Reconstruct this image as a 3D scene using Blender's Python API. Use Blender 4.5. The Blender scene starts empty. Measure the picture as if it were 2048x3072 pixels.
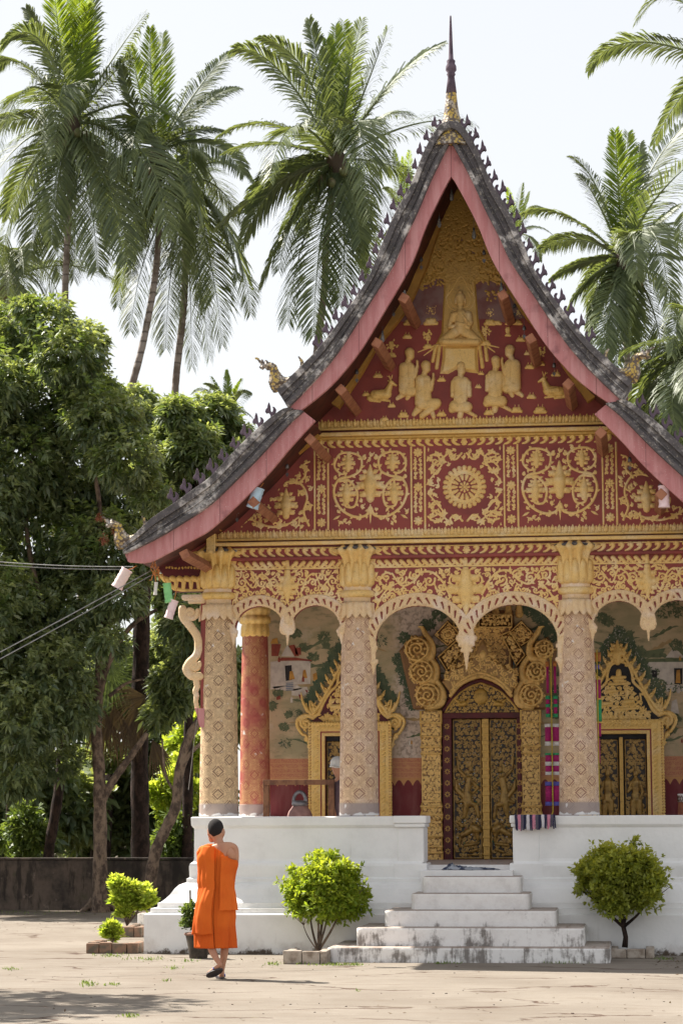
import bpy, math, random
import numpy as np
from mathutils import Vector, Matrix

# ------------------------------------------------------------------ camera
SC = bpy.context.scene
COL = SC.collection
F = 7253.0
YAW = math.radians(7.0); PITCH = math.atan(904 / F); ROLL = -0.0038
def _Rz(a): c, s = math.cos(a), math.sin(a); return np.array([[c, -s, 0], [s, c, 0], [0, 0, 1]])
def _Rx(a): c, s = math.cos(a), math.sin(a); return np.array([[1, 0, 0], [0, c, -s], [0, s, c]])
CR = _Rz(YAW) @ _Rx(math.pi / 2 + PITCH) @ _Rz(ROLL)
CP = np.array([0, -27.3, 1.575])
def ray(px, py): return CR @ np.array([(px - 1024) / F, -(py - 1536) / F, -1])
def at(px, py, Y):
    d = ray(px, py); t = (Y - CP[1]) / d[1]; return CP + d * t
def gnd(px, py, z=0.0):
    d = ray(px, py); t = (z - CP[2]) / d[2]; return CP + d * t
CP[0] = -at(1400, 1900, .87)[0]
D2 = 2048 / 1568.0                      # traced page units -> photo pixels
def atd(x, y, Y): return at(x * D2, y * D2, Y)
def xz(px, py, Y): p = at(px, py, Y); return (float(p[0]), float(p[2]))
def pxm(Y): return F / ((Y + 27.3) * math.cos(YAW) + .24)   # photo pixels per metre

cam_d = bpy.data.cameras.new("camera"); cam = bpy.data.objects.new("camera", cam_d); COL.objects.link(cam)
M4 = Matrix([list(CR[i]) + [CP[i]] for i in range(3)] + [[0, 0, 0, 1]])
cam.matrix_world = M4
cam_d.sensor_fit = 'HORIZONTAL'; cam_d.sensor_width = 24; cam_d.lens = F * 24 / 2048
cam_d.clip_start = .1; cam_d.clip_end = 3000
cam_d.dof.use_dof = True; cam_d.dof.focus_distance = 27.6; cam_d.dof.aperture_fstop = 6.3
SC.camera = cam

# ------------------------------------------------------------------ light
SUN_AZ = Vector((-.90, .44, 0)).normalized(); SUN_EL = math.radians(50)
W = bpy.data.worlds.new("World"); SC.world = W; W.use_nodes = True
wn = W.node_tree; bg = wn.nodes['Background']
sky = wn.nodes.new('ShaderNodeTexSky'); sky.sky_type = 'NISHITA'; sky.sun_disc = False
sky.sun_elevation = SUN_EL; sky.sun_rotation = math.atan2(SUN_AZ.x, SUN_AZ.y)
sky.air_density = 1.0; sky.dust_density = 1.0; sky.ozone_density = 1.0
hs = wn.nodes.new('ShaderNodeHueSaturation'); hs.inputs['Saturation'].default_value = .50
gm = wn.nodes.new('ShaderNodeGamma'); gm.inputs[1].default_value = .27      # hazy tropical sky: flatter than clear air
wn.links.new(sky.outputs[0], hs.inputs['Color']); wn.links.new(hs.outputs[0], gm.inputs[0]); wn.links.new(gm.outputs[0], bg.inputs[0])
bg.inputs[1].default_value = .138
sd = bpy.data.lights.new("sun", 'SUN'); sd.energy = 2.6; sd.angle = math.radians(.6); sd.color = (1, .94, .84)
so = bpy.data.objects.new("sun", sd); COL.objects.link(so)
sdir = SUN_AZ * math.cos(SUN_EL) + Vector((0, 0, math.sin(SUN_EL)))
so.rotation_euler = sdir.to_track_quat('Z', 'Y').to_euler(); so.location = (-20, 10, 30)
SC.view_settings.view_transform = 'Standard'; SC.view_settings.look = 'None'
SC.view_settings.gamma = 1; SC.view_settings.exposure = 2.22

# ------------------------------------------------------------------ node helper
TREE = [None]
class S:
    def __init__(s, sock): s.k = sock
    def _m(s, op, b=None, c=None):
        n = TREE[0].nodes.new('ShaderNodeMath'); n.operation = op
        for i, v in enumerate((s, b, c)):
            if v is None: continue
            if isinstance(v, S): TREE[0].links.new(v.k, n.inputs[i])
            else: n.inputs[i].default_value = v
        return S(n.outputs[0])
    def __add__(s, o): return s._m('ADD', o)
    def __sub__(s, o): return s._m('SUBTRACT', o)
    def __mul__(s, o): return s._m('MULTIPLY', o)
    def __truediv__(s, o): return s._m('DIVIDE', o)
    def __gt__(s, o): return s._m('GREATER_THAN', o)
    def __lt__(s, o): return s._m('LESS_THAN', o)
    def abs(s): return s._m('ABSOLUTE')
    def max(s, o): return s._m('MAXIMUM', o)
    def min(s, o): return s._m('MINIMUM', o)
    def cent(s): return s._m('PINGPONG', .5)      # distance to nearest integer
    def sin(s): return s._m('SINE')
    def atan2(s, o): return s._m('ARCTAN2', o)
def lin(c): return tuple((v / 255 / 12.92) if v / 255 <= .04045 else ((v / 255 + .055) / 1.055) ** 2.4 for v in c) + (1,)
def col(c): return tuple(c) + (1,) if len(c) == 3 else c
def mixc(f, a, b):
    n = TREE[0].nodes.new('ShaderNodeMix'); n.data_type = 'RGBA'
    for v, i in ((f, 0), (a, 6), (b, 7)):
        if isinstance(v, S): TREE[0].links.new(v.k, n.inputs[i])
        else: n.inputs[i].default_value = v if i == 0 else col(v)
    return S(n.outputs[2])
def coords(kind='Object'):
    n = TREE[0].nodes.new('ShaderNodeTexCoord'); return S(n.outputs[kind])
def sep(v):
    n = TREE[0].nodes.new('ShaderNodeSeparateXYZ'); TREE[0].links.new(v.k, n.inputs[0]); return [S(n.outputs[i]) for i in range(3)]
def comb(x, y, z):
    n = TREE[0].nodes.new('ShaderNodeCombineXYZ')
    for i, v in enumerate((x, y, z)):
        if isinstance(v, S): TREE[0].links.new(v.k, n.inputs[i])
        else: n.inputs[i].default_value = v
    return S(n.outputs[0])
def noise(scale, vec=None, detail=4, rough=.55, dist=0):
    n = TREE[0].nodes.new('ShaderNodeTexNoise'); n.inputs['Scale'].default_value = scale
    n.inputs['Detail'].default_value = detail; n.inputs['Roughness'].default_value = rough; n.inputs['Distortion'].default_value = dist
    TREE[0].links.new((vec or coords()).k, n.inputs['Vector']); return S(n.outputs['Fac'])
def voro(scale, vec=None, feat='F1', out='Distance'):
    n = TREE[0].nodes.new('ShaderNodeTexVoronoi'); n.feature = feat; n.inputs['Scale'].default_value = scale
    TREE[0].links.new((vec or coords()).k, n.inputs['Vector']); return S(n.outputs[out])
def ramp(f, a, b):   # smooth step from a to b
    n = TREE[0].nodes.new('ShaderNodeMapRange'); n.interpolation_type = 'SMOOTHSTEP'; n.clamp = True
    TREE[0].links.new(f.k, n.inputs[0]); n.inputs[1].default_value = a; n.inputs[2].default_value = b
    return S(n.outputs[0])
def attr(name):
    n = TREE[0].nodes.new('ShaderNodeAttribute'); n.attribute_name = name; return S(n.outputs['Fac'])
def material(name, fn, rough=.7, metal=0., spec=.4, bump=None):
    m = bpy.data.materials.new(name); m.use_nodes = True; TREE[0] = m.node_tree
    p = m.node_tree.nodes['Principled BSDF']
    r = fn(); h = None
    if isinstance(r, tuple): r, h = r
    if isinstance(r, S): m.node_tree.links.new(r.k, p.inputs['Base Color'])
    p.inputs['Roughness'].default_value = rough; p.inputs['Metallic'].default_value = metal
    p.inputs['Specular IOR Level'].default_value = spec
    if h is not None:
        b = m.node_tree.nodes.new('ShaderNodeBump'); b.inputs['Strength'].default_value = bump[0]; b.inputs['Distance'].default_value = bump[1]
        m.node_tree.links.new(h.k, b.inputs['Height']); m.node_tree.links.new(b.outputs[0], p.inputs['Normal'])
    return m
def simple(name, c1, c2=None, scale=6, rough=.7, metal=0., bump=.3, bd=.01, lo=.4, hi=.65, spec=.4, bs=None):
    c2 = c2 or tuple(v * .75 for v in c1[:3])
    def fn():
        f = noise(scale, detail=6); return mixc(ramp(f, lo, hi), c1, c2), noise(bs or scale * 6, detail=5)
    return material(name, fn, rough, metal, spec, (bump, bd))
def leafmat(name, c1, c2, trans=.35, rough=.45, spec=.5, tl=None):
    m = bpy.data.materials.new(name); m.use_nodes = True; TREE[0] = m.node_tree; nt = m.node_tree
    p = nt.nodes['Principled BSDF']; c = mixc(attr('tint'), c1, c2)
    nt.links.new(c.k, p.inputs['Base Color']); p.inputs['Roughness'].default_value = rough; p.inputs['Specular IOR Level'].default_value = spec
    t = nt.nodes.new('ShaderNodeBsdfTranslucent')
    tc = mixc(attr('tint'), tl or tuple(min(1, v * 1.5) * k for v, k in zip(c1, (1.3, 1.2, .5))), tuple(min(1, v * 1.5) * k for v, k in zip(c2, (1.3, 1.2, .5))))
    nt.links.new(tc.k, t.inputs['Color'])
    mx = nt.nodes.new('ShaderNodeMixShader'); mx.inputs[0].default_value = trans
    nt.links.new(p.outputs[0], mx.inputs[1]); nt.links.new(t.outputs[0], mx.inputs[2])
    nt.links.new(mx.outputs[0], nt.nodes['Material Output'].inputs['Surface'])
    return m

# ------------------------------------------------------------------ materials
MT = {}
def gold_fn(a=(.80, .54, .17), b=(.52, .32, .09), cream=(.82, .67, .40), cf=.5, dark=(.06, .025, .015)):
    def fn():
        n1 = noise(5, detail=5); n2 = noise(22, detail=5)
        c = mixc(ramp(n1, .45, .75) * cf, a, cream)
        c = mixc(ramp(n2, .52, .75) * .75, c, b)
        c = mixc(((noise(34, detail=3, dist=1.5) - .5).abs() < .012) * .45, c, (.22, .12, .05))
        return c, noise(45, detail=5)
    return fn
MT['gold'] = material('gilded_plaster', gold_fn(), .42, .12, .5, (.35, .006))
MT['gold_pale'] = material('faded_gilding', gold_fn((.80, .55, .21), (.55, .36, .14), (.84, .70, .45), .7), .55, .1, .4, (.35, .006))
MT['gold_worn'] = material('pale_worn_relief', gold_fn((.76, .56, .33), (.62, .42, .27), (.78, .64, .52), 1), .65, .0, .35, (.35, .006))
MT['gold_deep'] = material('deep_gilding', gold_fn((.58, .36, .085), (.32, .18, .04), (.58, .36, .1), 0), .42, .15, .5, (.4, .006))
def gild_fn(g1, g2, d1):
    def fn():
        n2 = noise(18, detail=5); g = mixc(ramp(n2, .45, .7), g1, g2)
        return mixc(ramp(attr('gild'), .3, .6), d1, g), noise(60, detail=4)
    return fn
MT['gild_black'] = material('gilded_carving_on_black', gild_fn((.50, .31, .07), (.26, .15, .03), (.035, .018, .01)), .42, .25, .5, (.4, .005))
MT['gild_door'] = material('dark_gilt_lacquer', gild_fn((.34, .21, .055), (.15, .085, .02), (.022, .014, .010)), .38, .25, .5, (.5, .005))
MT['gild_red'] = material('gilded_carving_on_red', gild_fn((.62, .40, .11), (.42, .26, .07), (.16, .022, .02)), .42, .25, .5, (.4, .005))
MT['gild_surround'] = material('carved_door_surround', gild_fn((.78, .52, .18), (.50, .31, .10), (.22, .115, .045)), .45, .12, .5, (.6, .008))
MT['red'] = simple('red_plaster', (.29, .068, .058), (.22, .055, .05), 3, .75, bump=.25)
MT['red_dusty'] = simple('dusty_red_plaster', (.22, .10, .095), (.27, .17, .165), 5, .8, bump=.4)
MT['maroon'] = simple('maroon_paint', (.11, .012, .016), (.07, .01, .013), 6, .5)
MT['soffit'] = simple('dark_red_soffit', (.10, .022, .016), (.05, .014, .012), 6, .7)
MT['ochre'] = simple('ochre_rafter', (.50, .27, .055), (.36, .19, .04), 5, .6)
MT['beam'] = simple('brown_beam', (.36, .155, .085), (.24, .09, .05), 9, .7)
def pink_fn():
    o = coords(); x, y, z = sep(o)
    st = noise(3, comb(x * 6, y, z * .7), 5)
    c = mixc(ramp(st, .35, .7), (.47, .185, .19), (.56, .27, .275))
    c = mixc((((x.abs()) * 1.9).cent() < .009) * .7, c, (.2, .08, .08)); c = mixc(ramp(noise(70, detail=3), .66, .70) * .6, c, (.66, .55, .54)); c = mixc(ramp(noise(5, comb(x * 5, y, z * .8), 7, .7), .52, .7) * .45, c, (.36, .15, .16))
    c = mixc(ramp(noise(2.2, detail=7), .60, .72) * .7, c, (.18, .06, .07))
    return c, noise(20)
MT['pink'] = material('pink_bargeboard', pink_fn, .65, 0, .4, (.15, .006))
def rim_fn():
    n = noise(3.2, detail=9, rough=.68); n2 = noise(11, detail=8, rough=.7)
    c = mixc(ramp(n, .39, .51), (.56, .53, .51), (.115, .105, .11))
    c = mixc(ramp(n2, .45, .60) * .9, c, (.085, .08, .082)); c = mixc(ramp(noise(40, detail=4), .58, .7) * .6, c, (.40, .36, .30))
    return c, noise(24, detail=8)
MT['rim'] = material('lichen_mortar', rim_fn, .9, 0, .2, (.6, .02))
MT['crest'] = simple('weathered_crest', (.13, .095, .125), (.07, .05, .07), 12, .9)
def mosaic_fn():
    v = voro(30); n = noise(6, detail=5); cell = voro(30, out='Color')
    c = mixc(ramp(n, .42, .6), (.48, .33, .07), (.38, .35, .33)); c = mixc(ramp(v, .42, .6), c, (.12, .09, .07))
    return c, v
MT['mosaic'] = material('gold_mosaic', mosaic_fn, .5, .2, .5, (.5, .01))
def tile_fn():
    x, y, z = sep(coords()); return mixc(ramp(noise(5, detail=7), .4, .6), (.20, .10, .07), (.10, .09, .085)), (y * 5)._m('PINGPONG', .5)
MT['tile'] = material('roof_tiles', tile_fn, .85, 0, .3, (.7, .03))
def white_fn(stain=.5, zb=.35):
    def fn():
        x, y, z = sep(coords()); o = coords()
        n = noise(2.5, o, 8, .65); st = noise(2, comb(x * 9, y * 9, z * 1.0), 6, .7)
        c = mixc(ramp(n, .4, .75), (.80, .79, .78), (.70, .69, .68))
        low = ramp(z * -1, -zb, 0.02)
        c = mixc(ramp(n + low * .35, .66, .95) * .5, c, (.46, .40, .36))
        edge = ramp(noise(6, o, 9, .75) + ramp(z * -1, -.16, 0.02) * .34, .70, .84)
        c = mixc(ramp(st + noise(1.1, o, 4) * .4, .80, .98) * .35, c, (.50, .47, .43))
        c = mixc(edge, c, (.10, .075, .055))
        c = mixc(ramp(noise(14, o, 6, .75), .68, .74) * .35, c, (.4, .33, .28))
        return c, noise(16, o, 7)
    return fn
MT['white'] = material('whitewash', white_fn(), .85, 0, .25, (.35, .012))
def step_fn():
    x, y, z = sep(coords()); o = coords()
    st = noise(1.4, comb(x * 8, y * .2, z * 1.2), 7, .72); n = noise(5, o, 8, .7)
    c = mixc(ramp(n, .4, .7), (.80, .78, .76), (.67, .64, .62))
    f = st * .6 + n * .5 + ramp(z * -1, -.75, .1) * .16
    c = mixc(ramp(f, .65, .77) * .85, c, (.14, .12, .105))
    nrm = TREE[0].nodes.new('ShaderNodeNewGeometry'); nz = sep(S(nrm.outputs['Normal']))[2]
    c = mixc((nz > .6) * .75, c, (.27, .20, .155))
    return c, noise(16, o, 7)
MT['step'] = material('stained_steps', step_fn, .9, 0, .2, (.4, .012))
def shaft_fn(ground, pat, fade, fadeamt, pale):
    def fn():
        x, y, z = sep(coords()); wob = noise(7, detail=3) * .10; u = y.atan2(x) * (5 / (2 * math.pi)) + wob + .1; v = z * (1 / .265) + noise(8, comb(z, x, y), 3) * .10
        p = (u + v).cent(); q = (u - v).cent(); m = p.max(q)
        dx = u.cent(); 
        ring = (m > .170)._m('MULTIPLY', (m < .245)); dot = (m < .02)
        dash = (m > .29)._m('MULTIPLY', m < .345)._m('MULTIPLY', p.min(q) < .17)
        ww = noise(75, detail=2, dist=1.5); fil = ((ww - .5).abs() < .045)
        cell = p.max(q); fil = fil * (m > .36)
        pt = ring.max(dot).max(dash * .9).max(fil * .75)
        w = ramp(noise(2.6, detail=7, rough=.65), fade[0], fade[1]).max(ramp(noise(26, detail=4, rough=.7), .58, .72) * .5)
        leafy = ((noise(60, detail=3, dist=1.0) - .5).abs() < .03) * (m < .15)
        pt = pt.max(leafy * .9)
        pt = pt * (w * -fadeamt + 1.0)
        c = mixc(ramp(noise(4, detail=5), .4, .65), ground, pale)
        c = mixc(w * fadeamt * .6, c, (.64, .48, .40))
        c = mixc(pt * .72, c, pat)
        low = ramp(z * -1, -.16, -.13); n = noise(9, detail=7)
        c = mixc(low * .85, c, (.30, .25, .24))
        c = mixc(ramp(n + ramp(z * -1, -.06, 0) * .3, .66, .74), c, (.72, .70, .69))
        top = (z > 2.68); zz = (z * 28)._m('PINGPONG', .5) > .28
        c = mixc(top * zz, c, (.55, .38, .15))
        return c, noise(30)
    return fn
MT['shaft_gold'] = material('stencilled_gold_shaft', shaft_fn((.64, .46, .27), (.075, .018, .014), (.56, .80), .6, (.64, .48, .29)), .6, .05, .4, (.15, .005))
MT['shaft_pale'] = material('faded_stencilled_shaft', shaft_fn((.64, .46, .29), (.15, .03, .028), (.48, .74), .75, (.68, .52, .38)), .65, .0, .4, (.15, .005))
MT['shaft_red'] = material('stencilled_red_shaft', shaft_fn((.50, .26, .12), (.25, .025, .03), (.6, .8), .5, (.40, .10, .075)), .5, .05, .45, (.15, .005))
def wall_fn():
    x, y, z = sep(coords()); o = coords()
    n1 = noise(1.6, comb(x, y, z * 2.2), 6, .6, .4); n2 = noise(5, comb(x * .7, y, z * 2), 6, .65)
    c = mixc(ramp(n1, .38, .62), (.54, .43, .28), (.38, .34, .21)); c = mixc(ramp(n2, .52, .66) * .7, c, (.19, .20, .12))
    c = mixc(ramp(noise(2.3, o, 5), .60, .74), c, (.58, .50, .38))
    c = mixc(ramp(noise(20, o, 4), .56, .7) * .4, c, (.24, .24, .16))
    # damp grey patch above the door's left shoulder, peeled plaster
    px = (x + .82).abs()
    c = mixc(ramp(px + noise(4, o, 5) * .35, .62, .40), c, mixc(ramp(noise(16, o, 6, .7), .45, .62), (.62, .53, .46), (.30, .25, .21)))
    band = (z > Z_D0)._m('MULTIPLY', z < Z_D1)
    pb = ((noise(60, o, 3, .6, 1.) - .5).abs() < .05).max(((z * 16)._m('PINGPONG', .5) > .42)).max(((x * 5).cent() + ((z - 2.16) * 5).abs()) < .16)
    c = mixc(band, c, mixc(pb * .8, (.45, .17, .12), (.58, .34, .16)))
    low = (z - (x * (8.5 * math.pi)).sin().abs() * .075) < Z_D0 - .10
    c = mixc(low.max(z < Z_D0 - .12), mixc((z < Z_D0), c, (.55, .30, .13)), mixc(ramp(noise(4, comb(x * 2, y, z * .6), 5), .4, .7), (.17, .035, .042), (.22, .075, .075)))
    return c, noise(9, o, 7)
Z_D0, Z_D1 = 2.02, 2.28
MT['wall'] = material('painted_mural_wall', wall_fn, .8, 0, .3, (.2, .01))
for nm, a, b in (('p_white', (.62, .58, .52), (.50, .46, .42)), ('p_red', (.30, .07, .045), (.22, .05, .04)), ('p_green', (.15, .18, .10), (.09, .12, .07)), ('p_dgreen', (.075, .115, .07), (.12, .15, .09)),
                 ('p_black', (.03, .03, .035), (.02, .02, .02)), ('p_orange', (.55, .30, .07), (.4, .2, .05)), ('p_blue', (.12, .18, .30), (.2, .25, .3)), ('p_tan', (.42, .30, .15), (.33, .25, .13))):
    MT[nm] = simple(nm.replace('p_', 'paint_'), a, b, 12, .8, bump=.05)
def ground_fn():
    x, y, z = sep(coords()); o = coords()
    n = noise(.5, o, 8, .6); n2 = noise(4, comb(x * .45, y * 1.5, z), 9, .7)
    c = mixc(ramp(n, .35, .65), (.225, .195, .162), (.178, .150, .122))
    c = mixc(ramp(n2, .50, .68) * .6, c, (.15, .115, .085))
    c = mixc(ramp(n2, .42, .3) * .6, c, (.32, .285, .245))
    c = mixc(ramp(noise(55, o, 4, .7), .52, .70) * .35, c, (.13, .10, .08))
    cr = voro(.55, comb(x * .6 + noise(1.5, o) * .9, y * 1.4 + noise(1.2, o) * .9, 0.), 'DISTANCE_TO_EDGE')
    k = ramp(cr, .022, .004) * ramp(noise(1.1, o, 4), .46, .56)
    c = mixc(k * .95, c, (.07, .04, .028))
    c = mixc(ramp(noise(26, o, 5, .7), .66, .72) * .5, c, (.13, .09, .06))
    mo = ramp(noise(2.4, comb(x, y, 3.), 6, .7), .64, .72) * ramp(noise(18, o, 3), .45, .6)
    c = mixc(mo * .6, c, (.16, .15, .05))
    dist = ramp(y, 8.0, 10.5); c = mixc(dist * .7, c, (.09, .07, .05))  # tree shade in front of the wall, put into the ground colour
    return c, (noise(5, o, 9, .7) + k * -1.2)
MT['ground'] = material('worn_ground', ground_fn, .92, 0, .2, (.45, .02))
def oldwall_fn():
    x, y, z = sep(coords()); n = noise(1.3, detail=8, rough=.7); st = noise(2, comb(x * 2.5, y, z * .5), 7, .7)
    c = mixc(ramp(n, .38, .62), (.13, .10, .08), (.045, .038, .034)); c = mixc(ramp(st, .50, .64) * .8, c, (.025, .022, .02))
    c = mixc(ramp(noise(3.5, detail=7, rough=.75), .60, .68) * .7, c, (.22, .17, .14)); c = mixc(ramp(noise(2.1, comb(x, z, y), 6), .58, .7) * .5, c, (.06, .07, .03))
    return c, noise(7, detail=8, rough=.7)
MT['oldwall'] = material('mouldy_boundary_wall', oldwall_fn, .95, 0, .2, (.7, .03))
def bark_fn(a, b, k=14):
    def fn():
        x, y, z = sep(coords()); n = noise(5, comb(x * 2, y * 2, z * 1.2), 8, .7)
        return mixc(ramp(n, .4, .6), a, b), noise(k, comb(x * 2, y * 2, z * .6), 7, .7)
    return fn
MT['bark'] = material('mottled_bark', bark_fn((.22, .16, .115), (.07, .05, .04)), .9, 0, .2, (.7, .02))
MT['bark_dark'] = material('fibrous_dark_bark', bark_fn((.055, .035, .028), (.02, .014, .012)), .95, 0, .2, (.9, .03))
def palmbark_fn():
    x, y, z = sep(coords()); r = (z * 3.2 + noise(2) * .6)._m('PINGPONG', .5)
    return mixc(ramp(noise(1.8, detail=6), .4, .65), mixc(ramp(r, .0, .16), (.10, .085, .075), (.30, .26, .235)), (.15, .12, .10)), r
MT['palmbark'] = material('ringed_palm_bark', palmbark_fn, .9, 0, .2, (.7, .05))
MT['wood'] = material('weathered_timber', bark_fn((.22, .11, .06), (.12, .055, .035)), .7, 0, .3, (.4, .006))
MT['brick'] = simple('dirty_brick', (.25, .15, .10), (.12, .10, .075), 9, .9, bump=.5)
MT['brick2'] = simple('pale_brick', (.42, .36, .30), (.22, .17, .13), 9, .9, bump=.5)
MT['soil'] = simple('dark_soil', (.06, .04, .03), (.03, .02, .015), 12, .95, bump=.8)
MT['pot'] = simple('mossy_pot', (.075, .06, .045), (.03, .026, .02), 9, .8, bump=.5)
MT['potrim'] = simple('pot_lip', (.25, .13, .09), (.14, .08, .06), 9, .8)
MT['bell'] = simple('weathered_bell', (.33, .20, .18), (.22, .12, .11), 7, .6, .3)
MT['tin'] = simple('grey_metal', (.22, .22, .24), (.12, .12, .13), 9, .45, .7)
MT['steel'] = simple('wire', (.30, .30, .30), (.2, .2, .2), 9, .5, .2)
MT['skin'] = simple('skin', (.46, .23, .14), (.40, .19, .115), 8, .5, bump=.06, bd=.002)
MT['hair'] = simple('cropped_hair', (.010, .008, .009), (.018, .014, .014), 160, .95, bump=.5, bd=.002)
def robe_fn():
    x, y, z = sep(coords()); n = noise(3, detail=4)
    return mixc(ramp(n, .35, .7), (.76, .165, .022), (.64, .115, .016)), noise(70)
MT['robe'] = material('orange_robe', robe_fn, .8, 0, .2, (.15, .002))
_nt = MT['robe'].node_tree; _t = _nt.nodes.new('ShaderNodeBsdfTranslucent'); _t.inputs[0].default_value = (.9, .22, .02, 1); _mx = _nt.nodes.new('ShaderNodeMixShader'); _mx.inputs[0].default_value = .22
_nt.links.new(_nt.nodes['Principled BSDF'].outputs[0], _mx.inputs[1]); _nt.links.new(_t.outputs[0], _mx.inputs[2]); _nt.links.new(_mx.outputs[0], _nt.nodes['Material Output'].inputs['Surface'])
MT['robe2'] = simple('inner_orange_robe', (.50, .06, .012), (.52, .06, .012), 4, .8, bump=.1)
MT['rubber'] = simple('sandal_rubber', (.035, .03, .035), (.05, .04, .04), 20, .6)
MT['blue'] = simple('blue_strap', (.03, .06, .30), (.03, .05, .2), 20, .5)
MT['shirt'] = simple('grey_purple_shirt', (.13, .085, .10), (.09, .06, .075), 9, .85)
MT['hat'] = simple('white_cap', (.62, .62, .60), (.5, .5, .48), 9, .85)
MT['lw'] = simple('white_paper', (.82, .66, .62), (.75, .6, .56), 20, .8); MT['lg'] = simple('green_paper', (.25, .58, .24), (.2, .5, .2), 20, .8)
MT['lb'] = simple('pale_blue_paper', (.45, .60, .72), (.38, .52, .64), 20, .8); MT['lp'] = simple('pink_white_paper', (.80, .62, .64), (.72, .54, .56), 20, .8)
MT['lmag'] = simple('magenta_cloth', (.42, .02, .16), (.33, .015, .13), 20, .8); MT['lcream'] = simple('white_fringe', (.75, .72, .70), (.6, .58, .56), 60, .9)
MT['lgreen'] = simple('green_fringe', (.05, .40, .17), (.04, .3, .12), 60, .9); MT['lviolet'] = simple('blue_violet_fringe', (.14, .13, .50), (.1, .1, .4), 60, .9)
MT['yellow'] = simple('yellow_cord', (.55, .42, .05), (.4, .3, .04), 60, .8)
MT['string'] = simple('orange_string', (.55, .22, .06), (.4, .15, .05), 60, .8)
def rug_fn():
    x, y, z = sep(coords()); u = (x * 30 + noise(9) * .6); k = u._m('FLOORED_MODULO', 5.0)
    c = mixc(k > 1.0, (.03, .03, .06), (.60, .57, .60)); c = mixc(k > 2.0, c, (.04, .035, .07)); c = mixc(k > 3.0, c, (.55, .22, .30)); c = mixc(k > 4.0, c, (.10, .09, .12))
    return c, noise(80)
MT['rug'] = material('striped_rag_rug', rug_fn, .95, 0, .1, (.8, .01))
def cloth_fn():
    return mixc(ramp(noise(14, detail=3), .47, .53), (.05, .06, .10), (.32, .34, .38)), noise(60)
MT['cloth'] = material('patterned_grey_cloth', cloth_fn, .95, 0, .1, (.5, .01))
def glass_like():
    return mixc(.5, (.55, .62, .68), (.6, .66, .7)), noise(30)
MT['plastic'] = material('clear_plastic', glass_like, .1, 0, .7, (.1, .002)); MT['plastic'].node_tree.nodes['Principled BSDF'].inputs['Transmission Weight'].default_value = .6
MT['drum'] = simple('terracotta_drum', (.32, .12, .06), (.25, .09, .05), 12, .7)
for k, n, a in (('gem_w', 'mirror_glass', (.75, .78, .80)), ('gem_g', 'green_glass', (.05, .30, .16)), ('gem_r', 'red_glass', (.38, .03, .10))):
    MT[k] = simple(n, a, None, 50, .12, .6, bump=0)

# leaves
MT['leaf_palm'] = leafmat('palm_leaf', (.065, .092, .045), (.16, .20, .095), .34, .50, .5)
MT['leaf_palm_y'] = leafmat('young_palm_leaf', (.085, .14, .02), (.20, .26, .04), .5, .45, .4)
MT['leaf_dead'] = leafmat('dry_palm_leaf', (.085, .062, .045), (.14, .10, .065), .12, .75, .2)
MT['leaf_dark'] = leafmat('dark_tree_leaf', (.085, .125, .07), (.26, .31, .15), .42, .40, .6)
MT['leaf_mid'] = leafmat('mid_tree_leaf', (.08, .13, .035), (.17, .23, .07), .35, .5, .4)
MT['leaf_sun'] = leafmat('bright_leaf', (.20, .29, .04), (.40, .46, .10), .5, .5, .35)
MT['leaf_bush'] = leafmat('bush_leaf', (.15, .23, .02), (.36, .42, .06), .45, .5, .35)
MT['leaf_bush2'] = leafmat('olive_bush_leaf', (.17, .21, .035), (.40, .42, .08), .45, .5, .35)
MT['leaf_rust'] = leafmat('rusty_seed', (.20, .07, .04), (.28, .12, .07), .2, .7, .2)
MT['frondstem'] = simple('frond_stem', (.22, .22, .06), (.14, .12, .04), 3, .6)
MT['coconut'] = simple('green_coconut', (.10, .11, .04), (.14, .10, .05), 3, .5)

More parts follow.
